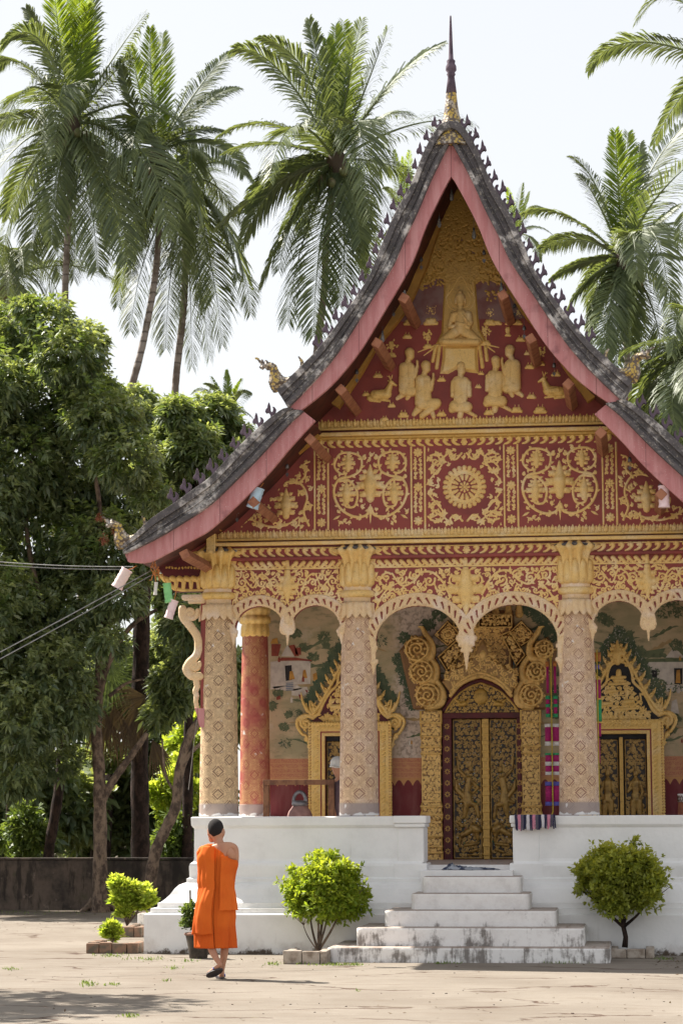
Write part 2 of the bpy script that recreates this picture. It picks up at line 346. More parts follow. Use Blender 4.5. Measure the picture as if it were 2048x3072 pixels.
# ------------------------------------------------------------------ mesh helpers
def tagobj(o, label=None, cat=None, group=None, kind=None):
    if label: o['label'] = label
    if cat: o['category'] = cat
    if group: o['group'] = group
    if kind: o['kind'] = kind
    return o
def empty(name, loc, label=None, cat=None, group=None, kind=None):
    o = bpy.data.objects.new(name, None); COL.objects.link(o); o.location = loc; o.empty_display_size = .2
    return tagobj(o, label, cat, group, kind)
def put(o, parent):
    COL.objects.link(o)
    if parent is not None:
        o.parent = parent
        L = Vector(parent.location)          # every object is built with location = its place in the world
        o.matrix_parent_inverse = Matrix.Translation(-L)
    return o
class MB:
    def __init__(s): s.v = []; s.f = []; s.n = 0; s.t = []
    def add(s, v, f, tint=None):
        v = np.asarray(v, float).reshape(-1, 3); s.v.append(v)
        for q in f: s.f.append(tuple(int(i) + s.n for i in q))
        if tint is not None: s.t.append(np.full(len(v), tint))
        s.n += len(v)
    def box(s, x0, x1, y0, y1, z0, z1):
        s.add([(x0, y0, z0), (x1, y0, z0), (x1, y1, z0), (x0, y1, z0), (x0, y0, z1), (x1, y0, z1), (x1, y1, z1), (x0, y1, z1)],
              [(0, 3, 2, 1), (4, 5, 6, 7), (0, 1, 5, 4), (1, 2, 6, 5), (2, 3, 7, 6), (3, 0, 4, 7)])
    def bar(s, a, b, w, h):            # box along a-b
        a, b = Vector(a), Vector(b); d = (b - a).normalized(); sd = d.cross(Vector((0, 0, 1)))
        sd = sd.normalized() if sd.length > 1e-3 else Vector((1, 0, 0)); up = sd.cross(d)
        vs = [p + sd * i * w / 2 + up * j * h / 2 for p in (a, b) for i, j in ((-1, -1), (1, -1), (1, 1), (-1, 1))]
        s.add([tuple(v) for v in vs], [(0, 1, 2, 3), (7, 6, 5, 4), (0, 4, 5, 1), (1, 5, 6, 2), (2, 6, 7, 3), (3, 7, 4, 0)])
    def tube(s, pts, rad, n=8, cap=True):
        pts = [Vector(p) for p in pts]; rs = rad if hasattr(rad, '__len__') else [rad] * len(pts)
        vs = []; u = None
        for i, p in enumerate(pts):
            t = (pts[min(i + 1, len(pts) - 1)] - pts[max(i - 1, 0)])
            t = t.normalized() if t.length > 1e-9 else Vector((0, 0, 1))
            if u is None: u = t.orthogonal().normalized()
            u = (u - t * u.dot(t)); u = u.normalized() if u.length > 1e-6 else t.orthogonal().normalized()
            w = t.cross(u)
            for k in range(n):
                a = 2 * math.pi * k / n; vs.append(tuple(p + (u * math.cos(a) + w * math.sin(a)) * rs[i]))
        fs = []
        for i in range(len(pts) - 1):
            for k in range(n):
                a = i * n + k; b = i * n + (k + 1) % n; fs.append((a, b, b + n, a + n))
        if cap: fs += [tuple(range(n))[::-1], tuple((len(pts) - 1) * n + k for k in range(n))]
        s.add(vs, fs)
    def lathe(s, prof, c=(0, 0), n=32, mod=None, close=True):
        vs = []; fs = []
        for (r, z) in prof:
            for k in range(n):
                a = 2 * math.pi * k / n; rr, zz = (mod(r, z, a) if mod else (r, z))
                vs.append((c[0] + rr * math.cos(a), c[1] + rr * math.sin(a), zz))
        for i in range(len(prof) - 1):
            for k in range(n):
                a = i * n + k; b = i * n + (k + 1) % n; fs.append((a, b, b + n, a + n))
        if close: fs += [tuple(range(n))[::-1], tuple((len(prof) - 1) * n + k for k in range(n))]
        s.add(vs, fs)
    def prism(s, pts, y0, y1):         # xz outline extruded along Y
        n = len(pts); ar = sum(pts[i][0] * pts[(i + 1) % n][1] - pts[(i + 1) % n][0] * pts[i][1] for i in range(n))
        if ar < 0: pts = pts[::-1]
        vs = [(x, y0, z) for x, z in pts] + [(x, y1, z) for x, z in pts]
        s.add(vs, [tuple(range(n)), tuple(range(2 * n - 1, n - 1, -1))] + [((i + 1) % n, i, i + n, (i + 1) % n + n) for i in range(n)])
    def strip(s, A, B, y0, y1):        # band between xz curves A and B extruded in Y
        n = len(A); vs = []
        for (a, b) in zip(A, B): vs += [(a[0], y0, a[1]), (b[0], y0, b[1]), (a[0], y1, a[1]), (b[0], y1, b[1])]
        fs = []
        for i in range(n - 1):
            a = 4 * i; b = a + 4
            fs += [(a, a + 1, b + 1, b), (a + 2, b + 2, b + 3, a + 3), (a, b, b + 2, a + 2), (a + 1, a + 3, b + 3, b + 1)]
        e = 4 * (n - 1); fs += [(0, 2, 3, 1), (e, e + 1, e + 3, e + 2)]
        s.add(vs, fs)
    def ell(s, c, r, n=12, m=8, fn=None):
        vs = []; fs = []
        for i in range(m + 1):
            th = math.pi * i / m
            for k in range(n):
                a = 2 * math.pi * k / n; p = (math.sin(th) * math.cos(a), math.sin(th) * math.sin(a), math.cos(th))
                vs.append((c[0] + r[0] * p[0], c[1] + r[1] * p[1], c[2] + r[2] * p[2]))
        for i in range(m):
            for k in range(n):
                a = i * n + k; b = i * n + (k + 1) % n; fs.append((a, a + n, b + n, b))
        s.add(vs, fs)
    def build(s, name, mat, parent=None, smooth=False, bevel=0, loc=None, angle=None):
        me = bpy.data.meshes.new(name); V = np.concatenate(s.v) if s.v else np.zeros((0, 3))
        me.from_pydata(V.tolist(), [], s.f); me.materials.append(MT[mat] if isinstance(mat, str) else mat)
        if s.t:
            a = me.attributes.new('tint', 'FLOAT', 'POINT'); a.data.foreach_set('value', np.concatenate(s.t).astype(np.float32))
        if smooth:
            me.polygons.foreach_set('use_smooth', [True] * len(me.polygons))
            if angle: me.set_sharp_from_angle(angle=math.radians(angle))
        me.update(); o = bpy.data.objects.new(name, me)
        if loc is not None: o.location = loc
        put(o, parent)
        if bevel:
            b = o.modifiers.new('bevel', 'BEVEL'); b.width = bevel; b.segments = 2; b.limit_method = 'ANGLE'
        return o
def quadmesh(name, V, Q, mat, parent=None, tint=None):
    """fast mesh: V (n,3), Q (m,4)"""
    me = bpy.data.meshes.new(name); V = np.asarray(V, np.float32); Q = np.asarray(Q, np.int32)
    me.vertices.add(len(V)); me.vertices.foreach_set('co', V.ravel())
    me.loops.add(Q.size); me.loops.foreach_set('vertex_index', Q.ravel())
    me.polygons.add(len(Q)); me.polygons.foreach_set('loop_start', np.arange(0, Q.size, 4, dtype=np.int32))
    me.update(calc_edges=True); me.materials.append(MT[mat] if isinstance(mat, str) else mat)
    if tint is not None:
        a = me.attributes.new('tint', 'FLOAT', 'POINT'); a.data.foreach_set('value', np.asarray(tint, np.float32))
    o = bpy.data.objects.new(name, me); put(o, parent); return o

# ------------------------------------------------------------------ relief: height field built from strokes
class Relief:
    def __init__(s, x0, z0, x1, z1, res=.007):
        s.x0, s.z0, s.res = min(x0, x1), min(z0, z1), res
        s.nx = int(abs(x1 - x0) / res) + 2; s.nz = int(abs(z1 - z0) / res) + 2
        s.H = np.full((s.nz, s.nx), -1.0); s.G = np.ones((s.nz, s.nx)); s.B = np.zeros((s.nz, s.nx))
        s.X = s.x0 + np.arange(s.nx) * res; s.Z = s.z0 + np.arange(s.nz) * res
    def _win(s, xa, xb, za, zb):
        i0 = max(0, int((xa - s.x0) / s.res)); i1 = min(s.nx, int((xb - s.x0) / s.res) + 2)
        j0 = max(0, int((za - s.z0) / s.res)); j1 = min(s.nz, int((zb - s.z0) / s.res) + 2)
        return i0, i1, j0, j1
    def cap(s, ax, az, ra, bx=None, bz=None, rb=None, k=.6, base=0., g=1.):
        if bx is None: bx, bz, rb = ax, az, ra
        m = max(ra, rb) + s.res * 2
        i0, i1, j0, j1 = s._win(min(ax, bx) - m, max(ax, bx) + m, min(az, bz) - m, max(az, bz) + m)
        if i1 <= i0 or j1 <= j0: return
        X, Z = np.meshgrid(s.X[i0:i1], s.Z[j0:j1]); dx, dz = bx - ax, bz - az; L = dx * dx + dz * dz
        t = np.clip(((X - ax) * dx + (Z - az) * dz) / L, 0, 1) if L > 1e-12 else np.zeros_like(X)
        d = np.hypot(X - ax - t * dx, Z - az - t * dz); r = ra + (rb - ra) * t
        h = np.where(d < r, base + k * np.sqrt(np.maximum(r * r - d * d, 0)), (-.8 * (d - r)) if base == 0 else -1)
        W_ = s.H[j0:j1, i0:i1]; up = h > W_
        W_[up] = h[up]; s.G[j0:j1, i0:i1][up] = g
    def path(s, pts, w0, w1, k=.6, base=0., g=1.):
        n = len(pts) - 1
        for i in range(n):
            a = w0 + (w1 - w0) * i / n; b = w0 + (w1 - w0) * (i + 1) / n
            s.cap(pts[i][0], pts[i][1], a, pts[i + 1][0], pts[i + 1][1], b, k, base, g)
    def plate(s, pts, h, k=1.2, base=0., g=1.):
        P = np.array(pts); i0, i1, j0, j1 = s._win(P[:, 0].min() - .01, P[:, 0].max() + .01, P[:, 1].min() - .01, P[:, 1].max() + .01)
        if i1 <= i0 or j1 <= j0: return
        X, Z = np.meshgrid(s.X[i0:i1], s.Z[j0:j1]); ins = np.zeros(X.shape, bool); D = np.full(X.shape, 1e9)
        for a, b in zip(P, np.roll(P, -1, 0)):
            c = ((a[1] > Z) != (b[1] > Z)); 
            with np.errstate(divide='ignore', invalid='ignore'):
                xi = (b[0] - a[0]) * (Z - a[1]) / (b[1] - a[1]) + a[0]
            ins ^= c & (X < xi)
            dd = b - a; L = (dd ** 2).sum() + 1e-12; t = np.clip(((X - a[0]) * dd[0] + (Z - a[1]) * dd[1]) / L, 0, 1)
            D = np.minimum(D, np.hypot(X - a[0] - t * dd[0], Z - a[1] - t * dd[1]))
        hh = np.where(ins, base + np.minimum(h, k * D), -.8 * D); W_ = s.H[j0:j1, i0:i1]; up = hh > W_
        W_[up] = hh[up]; s.G[j0:j1, i0:i1][up] = g
    def curl(s, x, z, r, a0, turns, d, w, k=.6, base=0., leaf=True):
        """spiral whose outer end starts at angle a0 about (x,z)"""
        n = max(10, int(turns * 16)); pts = []
        for i in range(n + 1):
            t = i / n; a = a0 + d * turns * 2 * math.pi * t; rr = r * (1 - .82 * t ** .8); pts.append((x + rr * math.cos(a), z + rr * math.sin(a)))
        s.path(pts, w, w * .7, k, base); s.cap(pts[-1][0], pts[-1][1], w * 1.3, k=k, base=base)
        if leaf:
            for t in (.12, .3, .48):
                i = int(t * n); p = pts[i]; a = a0 + d * turns * 2 * math.pi * t + d * .9
                s.leaf(p[0], p[1], a, w * 3.4, w * .95, k, base)
        return pts
    def leaf(s, x, z, a, L, w, k=.6, base=0.):
        mx, mz = x + math.cos(a) * L * .45, z + math.sin(a) * L * .45
        s.cap(x, z, w * .4, mx, mz, w, k, base); s.cap(mx, mz, w, x + math.cos(a) * L, z + math.sin(a) * L, w * .1, k, base)
    def fleur(s, x, z, h, k=.7, up=1):
        w = h * .16
        s.cap(x, z + up * h * .05, w * .7, x, z + up * h * .45, w * 1.25, k); s.cap(x, z + up * h * .45, w * 1.25, x, z + up * h, w * .15, k)
        for sg in (-1, 1):
            for (hh, L, ww) in ((.12, .26, .55), (.35, .36, .7), (.6, .27, .55), (.78, .18, .4)):
                a = math.radians(90 - sg * 62) if up > 0 else math.radians(-90 + sg * 62)
                s.leaf(x + sg * w * .5, z + up * h * hh, a, h * L, w * ww, k)
                s.cap(x + sg * h * L * .95, z + up * h * (hh + .03), w * ww * .7, k=k)
    def scroll(s, pts, w, k=.6, nleaf=6, L=3.2, seed=0):
        pts = smooth2(pts, 8); s.path(pts, w, w * .75, k); rn = random.Random(seed); n = len(pts)
        for i in range(nleaf):
            j = int((i + .5) / nleaf * (n - 2)); p, q = pts[j], pts[j + 1]; a = math.atan2(q[1] - p[1], q[0] - p[0])
            s.leaf(p[0], p[1], a + (1 if i % 2 else -1) * 1.0, w * L, w * .9, k)
    def arab(s, inside, step, w, k=.8, base=0., seed=1):
        rn = random.Random(seed); z = s.Z[0]; r = 0
        while z < s.Z[-1]:
            x = s.X[0] + (step / 2 if r % 2 else 0)
            while x < s.X[-1]:
                px, pz = x + rn.uniform(-.12, .12) * step, z + rn.uniform(-.12, .12) * step
                if inside(px, pz):
                    s.curl(px, pz, step * .5, rn.uniform(0, 6.28), rn.uniform(.9, 1.4), rn.choice((-1, 1)), w, k, base, leaf=False)
                    s.leaf(px, pz, rn.uniform(0, 6.28), step * .6, w, k, base)
                x += step
            z += step * .86; r += 1
    def build(s, name, mat, Y, parent, lo=-.012, lift=0.):
        H = s.H; top = np.maximum(np.maximum(H[:-1, :-1], H[1:, :-1]), np.maximum(H[:-1, 1:], H[1:, 1:]))
        J, I = np.nonzero(top > 0)
        if len(J) == 0: return None
        idx = np.full(H.shape, -1, np.int64); used = np.zeros(H.shape, bool)
        for dj in (0, 1):
            for di in (0, 1): used[J + dj, I + di] = True
        jj, ii = np.nonzero(used); idx[jj, ii] = np.arange(len(jj))
        V = np.stack([s.X[ii], Y - lift - np.clip(H[jj, ii], lo, 1), s.Z[jj]], 1)
        Q = np.stack([idx[J, I], idx[J, I + 1], idx[J + 1, I + 1], idx[J + 1, I]], 1)
        o = quadmesh(name, V, Q, mat, parent); me = o.data
        me.polygons.foreach_set('use_smooth', [True] * len(me.polygons))
        a = me.attributes.new('gild', 'FLOAT', 'POINT'); a.data.foreach_set('value', s.G[jj, ii].astype(np.float32))
        return o
def smooth2(P, n=6):
    """Catmull-Rom through points (any dimension)"""
    P = [np.array(p, float) for p in P]
    if len(P) < 3: return [tuple(P[0] + (P[-1] - P[0]) * t / n) for t in range(n + 1)]
    Q = [2 * P[0] - P[1]] + P + [2 * P[-1] - P[-2]]; out = []
    for i in range(1, len(Q) - 2):
        a, b, c, d = Q[i - 1:i + 3]
        for k in range(n):
            t = k / n; out.append(tuple(.5 * (2 * b + (c - a) * t + (2 * a - 5 * b + 4 * c - d) * t * t + (3 * b - a - 3 * c + d) * t ** 3)))
    out.append(tuple(P[-1])); return out

# ================================================================== TEMPLE
temple = empty('temple', (0, 3, 0), 'gilded red and white temple with a steep tiered roof behind the orange-robed monk', 'temple')
YB, YP, YC, YW = -.8, .72, .87, 4.0      # bargeboard, pediment wall, column row, hall wall
H = CP[2]
# --- roof profiles, (px,py) traced on the bargeboard plane, kept as |x|,z
def prof(pts, sgn, Y=YB):
    return [(sgn * xz(px, py, Y)[0], xz(px, py, Y)[1]) for px, py in pts]
def resamp(P, n):
    P = np.array(smooth2(P, 8)); d = np.r_[0, np.cumsum(np.hypot(*np.diff(P, axis=0).T))]; t = np.linspace(0, d[-1], n)
    return np.stack([np.interp(t, d, P[:, 0]), np.interp(t, d, P[:, 1])], 1)
N1 = 60
uo = resamp(prof([(1352, 431), (1297, 541), (1256, 638), (1215, 724), (1182, 800), (1118, 903), (1032, 1040), (974.6, 1115), (925, 1170), (868, 1228)], -1), N1)
ui = resamp(prof([(1352, 534), (1312, 612), (1276.5, 689), (1233, 800), (1147, 948.5), (1083.7, 1052), (1015, 1138), (960, 1190), (905, 1233)], -1), N1)
ur = resamp(prof([(1352, 372), (1320, 385), (1276, 459), (1236, 561), (1190, 643), (1149, 740), (1111, 834), (1049, 931), (969, 1040), (900, 1112), (835, 1175)], -1), N1)
uo[0, 0] = ui[0, 0] = ur[0, 0] = 0
lo_ = resamp(prof([(912, 1236), (868, 1276), (778.6, 1374), (702.7, 1450), (631.6, 1517), (555, 1568), (478.6, 1614), (402, 1652.6), (376, 1664)], -1), 44)
li = resamp(prof([(946, 1262.5), (921, 1289), (868, 1347), (796, 1432), (700, 1527.5), (631.6, 1589), (580.6, 1619), (504, 1660), (443, 1688), (385, 1686)], -1), 44)
lr = resamp(prof([(868, 1226), (841, 1236), (770, 1294), (702.7, 1361), (636, 1432), (593, 1464), (522, 1515), (458, 1558), (410, 1604), (366, 1640)], -1), 44)
def mir(P, s): return [(s * p[0], p[1]) for p in P]
roof = MB()
upper = MB(); lower = MB()
for s in (-1, 1):
    a = [(s * (p * .4 + q * .6)[0], (p * .4 + q * .6)[1]) for p, q in zip(uo, ur)]; b = [(s * (p * .98 + q * .02)[0], (p * .98 + q * .02)[1]) for p, q in zip(uo, ui)]
    upper.strip(a, b, YB + .02, 12.5)
    a = [(s * (p * .4 + q * .6)[0], (p * .4 + q * .6)[1]) for p, q in zip(lo_, lr)]; b = [(s * (p * .98 + q * .02)[0], (p * .98 + q * .02)[1]) for p, q in zip(lo_, li)]
    lower.strip(a, b, YB + .05, 13.5)
roof_o = upper.build('upper_roof', 'tile', temple, True, angle=40); low_o = lower.build('lower_roof', 'tile', temple, True, angle=40)
for s in (-1, 1):
    b = MB(); b.strip(mir(uo, s), mir(ui, s), YB - .07, YB); b.build('bargeboard', 'pink', roof_o, True, angle=40)
    b = MB(); b.strip(mir(lo_, s), mir(li, s), YB - .02, YB + .05); b.build('bargeboard', 'pink', low_o, True, angle=40)
    for (A, B, y0, par, nm) in ((uo, ur, YB, roof_o, 'verge'), (lo_, lr, YB + .05, low_o, 'verge')):
        lerp = lambda t: [(s * (p[0] * (1 - t) + q[0] * t), p[1] * (1 - t) + q[1] * t) for p, q in zip(A, B)]
        b = MB(); b.strip(lerp(-.02), lerp(.20), y0 - .16, y0 + .35); b.strip(lerp(.2), lerp(.66), y0 - .11, y0 + .35)
        b.strip(lerp(.66), lerp(1.0), y0 - .15, y0 + .30); b.strip(lerp(.36), lerp(.42), y0 - .13, y0 - .11)
        b.build(nm, 'rim', par, True, angle=30, bevel=.012)
# soffits: dark boards + ochre rafter strips + brown purlins, between bargeboard and pediment wall
sof = MB()
for s in (-1, 1):
    sof.strip([(s * (p[0] * .96 + q[0] * .04), p[1] * .96 + q[1] * .04) for p, q in zip(uo, ui)], [(s * (p[0] * .88 + q[0] * .12), p[1] * .88 + q[1] * .12) for p, q in zip(uo, ui)], YB + .01, YP + .1)
    sof.strip([(s * (p[0] * .96 + q[0] * .04), p[1] * .96 + q[1] * .04) for p, q in zip(lo_, li)], [(s * (p[0] * .88 + q[0] * .12), p[1] * .88 + q[1] * .12) for p, q in zip(lo_, li)], YB + .06, 5.5)
sof.build('soffit', 'soffit', temple, True, angle=40)
for s in (-1, 1):
    # rafters follow the slope against the wall (traced on the wall plane)
    for P, w, par in (([(1326, 680), (1300, 760), (1279, 822), (1224, 937), (1135, 1052), (1089, 1130), (1022, 1232)], .16, 'u'), ([(966, 1316), (868, 1396), (810, 1450), (747, 1512), (667, 1597)], .13, 'l')):
        A = [(abs(xz(px, py, YP)[0]), xz(px, py, YP)[1]) for px, py in P]; A = resamp(A, 20); T = np.gradient(A, axis=0); T /= np.linalg.norm(T, axis=1)[:, None]
        n = np.stack([-T[:, 1], T[:, 0]], 1); n *= np.sign(n[:, 0])[:, None]
        b = MB(); b.strip([(s * p[0], p[1]) for p in A], [(s * (p + q * w)[0], (p + q * w)[1]) for p, q in zip(A, n)], YP - .22, YP - .08)
        b.build('rafter', 'ochre', temple)
    for (t, P, Q) in ((.46, uo, ui), (.655, uo, ui), (.86, uo, ui), (.08, lo_, li), (.44, lo_, li), (.77, lo_, li)):
        n = len(P); i = int(t * (n - 1)); q = Vector(Q[i]); d = Vector(Q[i + 1]) - Vector(Q[i - 1]); d.normalize(); nn = Vector((-d.y, d.x)); nn *= -1 if nn.x > 0 else 1
        c = q + nn * .092; e = .05
        pts = [(s * (c + d * i_ * e + nn * j_ * e).x, (c + d * i_ * e + nn * j_ * e).y) for i_, j_ in ((-1, -1), (1, -1), (1, 1), (-1, 1))]
        b = MB(); b.prism(pts, YB + .03, YP); b.build('purlin', 'beam', temple, bevel=.008)
# crest finials along the verges
def crest_mesh():
    o = [(690, 310), (662, 262), (655, 228), (668, 206), (690, 203), (680, 222), (684, 250), (700, 262), (712, 235), (716, 190), (726, 155), (738, 190), (740, 212), (756, 226), (764, 255), (750, 268), (742, 258), (722, 268), (708, 292), (706, 330), (720, 365)]
    s_ = .0118 / 10 * .98
    b = MB(); b.prism([((x - 700) * s_, (335 - y) * s_) for x, y in o], -.035, .035); return b
cm = crest_mesh().build('crest_finial', 'crest', roof_o, bevel=.008); cm_me = cm.data; first = [cm]
def crest(par, s, x, z, y, k=1.):
    if first: o = first.pop()
    else:
        o = bpy.data.objects.new('crest_finial', cm_me); put(o, par); b = o.modifiers.new('bevel', 'BEVEL'); b.width = .008; b.segments = 1
    o.location = (x, y, z); o.scale = (s * k, 1, k)
def along(R_, step, start, end, par, y0, k):
    d = np.r_[0, np.cumsum(np.hypot(*np.diff(R_, axis=0).T))]
    for s in (-1, 1):
        t = start; rn = random.Random(3)
        while t < d[-1] - end:
            x, z = np.interp(t, d, R_[:, 0]), np.interp(t, d, R_[:, 1])
            crest(par, s, s * (x - .01), z + .0, y0, k * rn.uniform(.92, 1.08)); t += step * rn.uniform(.96, 1.04)
along(ur, .178, .20, .62, roof_o, YB - .02, 1.0)
along(lr, .185, .25, .55, low_o, YB + .02, 1.0)
# naga finials at the eave ends
nag = [(135, 490), (160, 484), (190, 490), (215, 530), (250, 515), (275, 560), (300, 515), (330, 550), (400, 570), (450, 605), (480, 680), (530, 750), (580, 785), (650, 770), (720, 730), (775, 680), (803, 600), (793, 530), (765, 475),
       (820, 525), (850, 590), (885, 640), (700, 830), (600, 890), (480, 980), (420, 995), (372, 930), (345, 850), (350, 770), (365, 700), (350, 650), (330, 668), (290, 632), (250, 655), (203, 622), (240, 590), (205, 545), (180, 505)]
def naga(par, s, x, z, y, k, name='naga_finial'):
    R = Relief(-.65, -.05, .65, .85, .008); sc = 1 / 4.9 / 273.
    P = [((px - 420) * sc * k, (995 - py) * sc * k) for px, py in nag]
    P = [(px * (1 if s < 0 else -1), pz) for px, pz in P]
    R.plate(P, .07, 1.0)
    J = R.H > 0; V = []; Q = []
    top = np.maximum(np.maximum(R.H[:-1, :-1], R.H[1:, :-1]), np.maximum(R.H[:-1, 1:], R.H[1:, 1:])); jj, ii = np.nonzero(top > 0)
    n = R.nx * R.nz; X, Z = np.meshgrid(R.X, R.Z); hh = np.clip(R.H, 0, 1)
    Vf = np.stack([X.ravel(), -hh.ravel(), Z.ravel()], 1); Vb = np.stack([X.ravel(), hh.ravel(), Z.ravel()], 1)
    A = np.stack([jj * R.nx + ii, jj * R.nx + ii + 1, (jj + 1) * R.nx + ii + 1, (jj + 1) * R.nx + ii], 1)
    Q = np.concatenate([A, A[:, ::-1] + n]); V = np.concatenate([Vf, Vb]); used = np.unique(Q); mp = np.zeros(2 * n, int); mp[used] = np.arange(len(used))
    o = quadmesh(name, V[used], mp[Q], 'mosaic', par); o.data.polygons.foreach_set('use_smooth', [True] * len(o.data.polygons)); o.location = (x, y, z)
for s in (-1, 1):
    naga(roof_o, s, s * (ur[-1, 0] + .03), ur[-1, 1] - .03, YB - .12, 1.05); naga(low_o, s, s * (lr[-1, 0] + .02), lr[-1, 1] - .04, YB - .07, .98)
# spire
zs = lambda y: xz(1342, y, YB)[1]
b = MB(); pr = [(.0, 41), (.006, 44), (.012, 80), (.018, 130), (.024, 172), (.046, 178), (.040, 186), (.055, 194), (.058, 206), (.036, 214), (.048, 218), (.034, 226), (.042, 240), (.058, 275), (.072, 310), (.09, 340), (.115, 365), (.15, 392), (.2, 412), (.24, 430), (.26, 442)]
b.lathe([(r, zs(y)) for r, y in pr][::-1], (.0, YB + .05), 20); sp = b.build('spire', 'mosaic', roof_o, True, angle=50)
b = MB(); b.lathe([(r + .004, zs(y)) for r, y in pr[:14]][::-1], (0, YB + .05), 14); b.build('spire_tip', 'crest', sp, True)
# --- pediment wall (red), one slab below both roofs
ZR = lambda y: xz(1384, y, YP)[1]
top = [( (p * .96 + q * .04)[0], (p * .96 + q * .04)[1]) for p, q in zip(uo[3:], ui[3:])]
outl = mir(top[::4] + [top[-1]], 1)
lw = [((p * .94 + q * .06)[0], (p * .94 + q * .06)[1]) for p, q in zip(lo_, li)]
zb = ZR(1672)
right = outl + [(x, z) for x, z in lw[::5] if z > zb and x > outl[-1][0]] + [(2.98, zb)]
pw = MB(); pw.prism([(0, top[0][1] + .1)] + right + [(-x, z) for x, z in right[::-1]], YP, YP + .3)
ped = pw.build('pediment_wall', 'red', temple)
for s in (-1, 1):   # dusty upper sky field behind the relief tree
    P = [xz(x, y, YP) for x, y in ((1378, 700), (1300, 700), (1225, 810), (1195, 900), (1187, 960), (1260, 975), (1320, 960), (1378, 960))]
    b = MB(); b.prism([(s * abs(x) if i not in (0, 7) else 0, z) for i, (x, z) in enumerate(P)], YP - .006, YP); b.build('dusty_field', 'red_dusty', ped)
# --- mouldings and ornament rows
def bands(rows, x0, x1, par, Yf, mat='gold'):
    for (ya, yb, pr_, m) in rows:
        b = MB(); b.box(x0, x1, Yf - pr_, Yf, ZR(yb), ZR(ya)); b.build('cornice_band', m, par, bevel=min(.012, (ZR(ya) - ZR(yb)) * .35))
def crestrow(x0, x1, ya, yb, par, Yf, mat='gold', step=.078):
    z1, z0 = ZR(ya), ZR(yb); h = z1 - z0; R = Relief(x0, z0, x1, z1 + .01, .006); x = x0 + step / 2
    while x < x1:
        R.cap(x, z0 + h * .28, step * .30, x, z0 + h * .55, step * .34, .7); R.cap(x, z0 + h * .55, step * .33, x, z1, .003, .7)
        R.cap(x - step / 2, z0, step * .2, x - step / 2, z0 + h * .35, step * .16, .6); R.cap(x - step / 2, z0 + h * .5, step * .1, x - step / 2, z0 + h * .75, step * .12, .6)
        R.cap(x - step / 2, z0 + h * .02, h * .1, x + step / 2, z0 + h * .02, h * .1, .5); x += step
    R.build('lotus_crest_row', mat, Yf, par)
def acanth(x0, x1, ya, yb, par, Yf, mat='gold', step=.105):
    z1, z0 = ZR(ya), ZR(yb); h = z1 - z0; R = Relief(x0, z0, x1, z1, .006)
    n = int((x1 - x0) / step / 2)
    for i in range(-n, n + 1):
        x = (x0 + x1) / 2 + i * step; s = 1 if x > (x0 + x1) / 2 else -1
        if i == 0: R.fleur((x0 + x1) / 2, z0, h); continue
        pts = smooth2([(x - s * step * .45, z0 + h * .08), (x - s * step * .05, z0 + h * .25), (x + s * step * .22, z0 + h * .6), (x + s * step * .12, z0 + h * .92)], 4)
        R.path(pts, step * .10, step * .24, .8); R.cap(x - s * step * .1, z0 + h * .72, step * .15, k=.8)
    R.cap(x0, z1 - h * .06, h * .07, x1, z1 - h * .06, h * .07, .6); R.build('acanthus_row', mat, Yf, par)
X1 = 1.72
crestrow(-X1, X1, 1249, 1276, ped, YP, 'gold')
bands([(1276, 1284, .05, 'gold'), (1284, 1291, .03, 'maroon'), (1291, 1303, .09, 'gold_pale'), (1303, 1312, .05, 'gold_deep')], -X1, X1, ped, YP)
acanth(-X1, X1, 1312, 1336, ped, YP, 'gold')
crestrow(-2.92, 2.95, 1579, 1606, ped, YP, 'gold_pale')
bands([(1606, 1613, .06, 'gold'), (1613, 1618, .04, 'maroon'), (1618, 1629, .11, 'gold_pale'), (1629, 1634, .05, 'maroon')], -2.95, 2.98, ped, YP)
acanth(-2.95, 2.98, 1634, 1662, ped, YP, 'gold_pale')
bands([(1662, 1672, .03, 'red')], -2.98, 3.0, ped, YP)
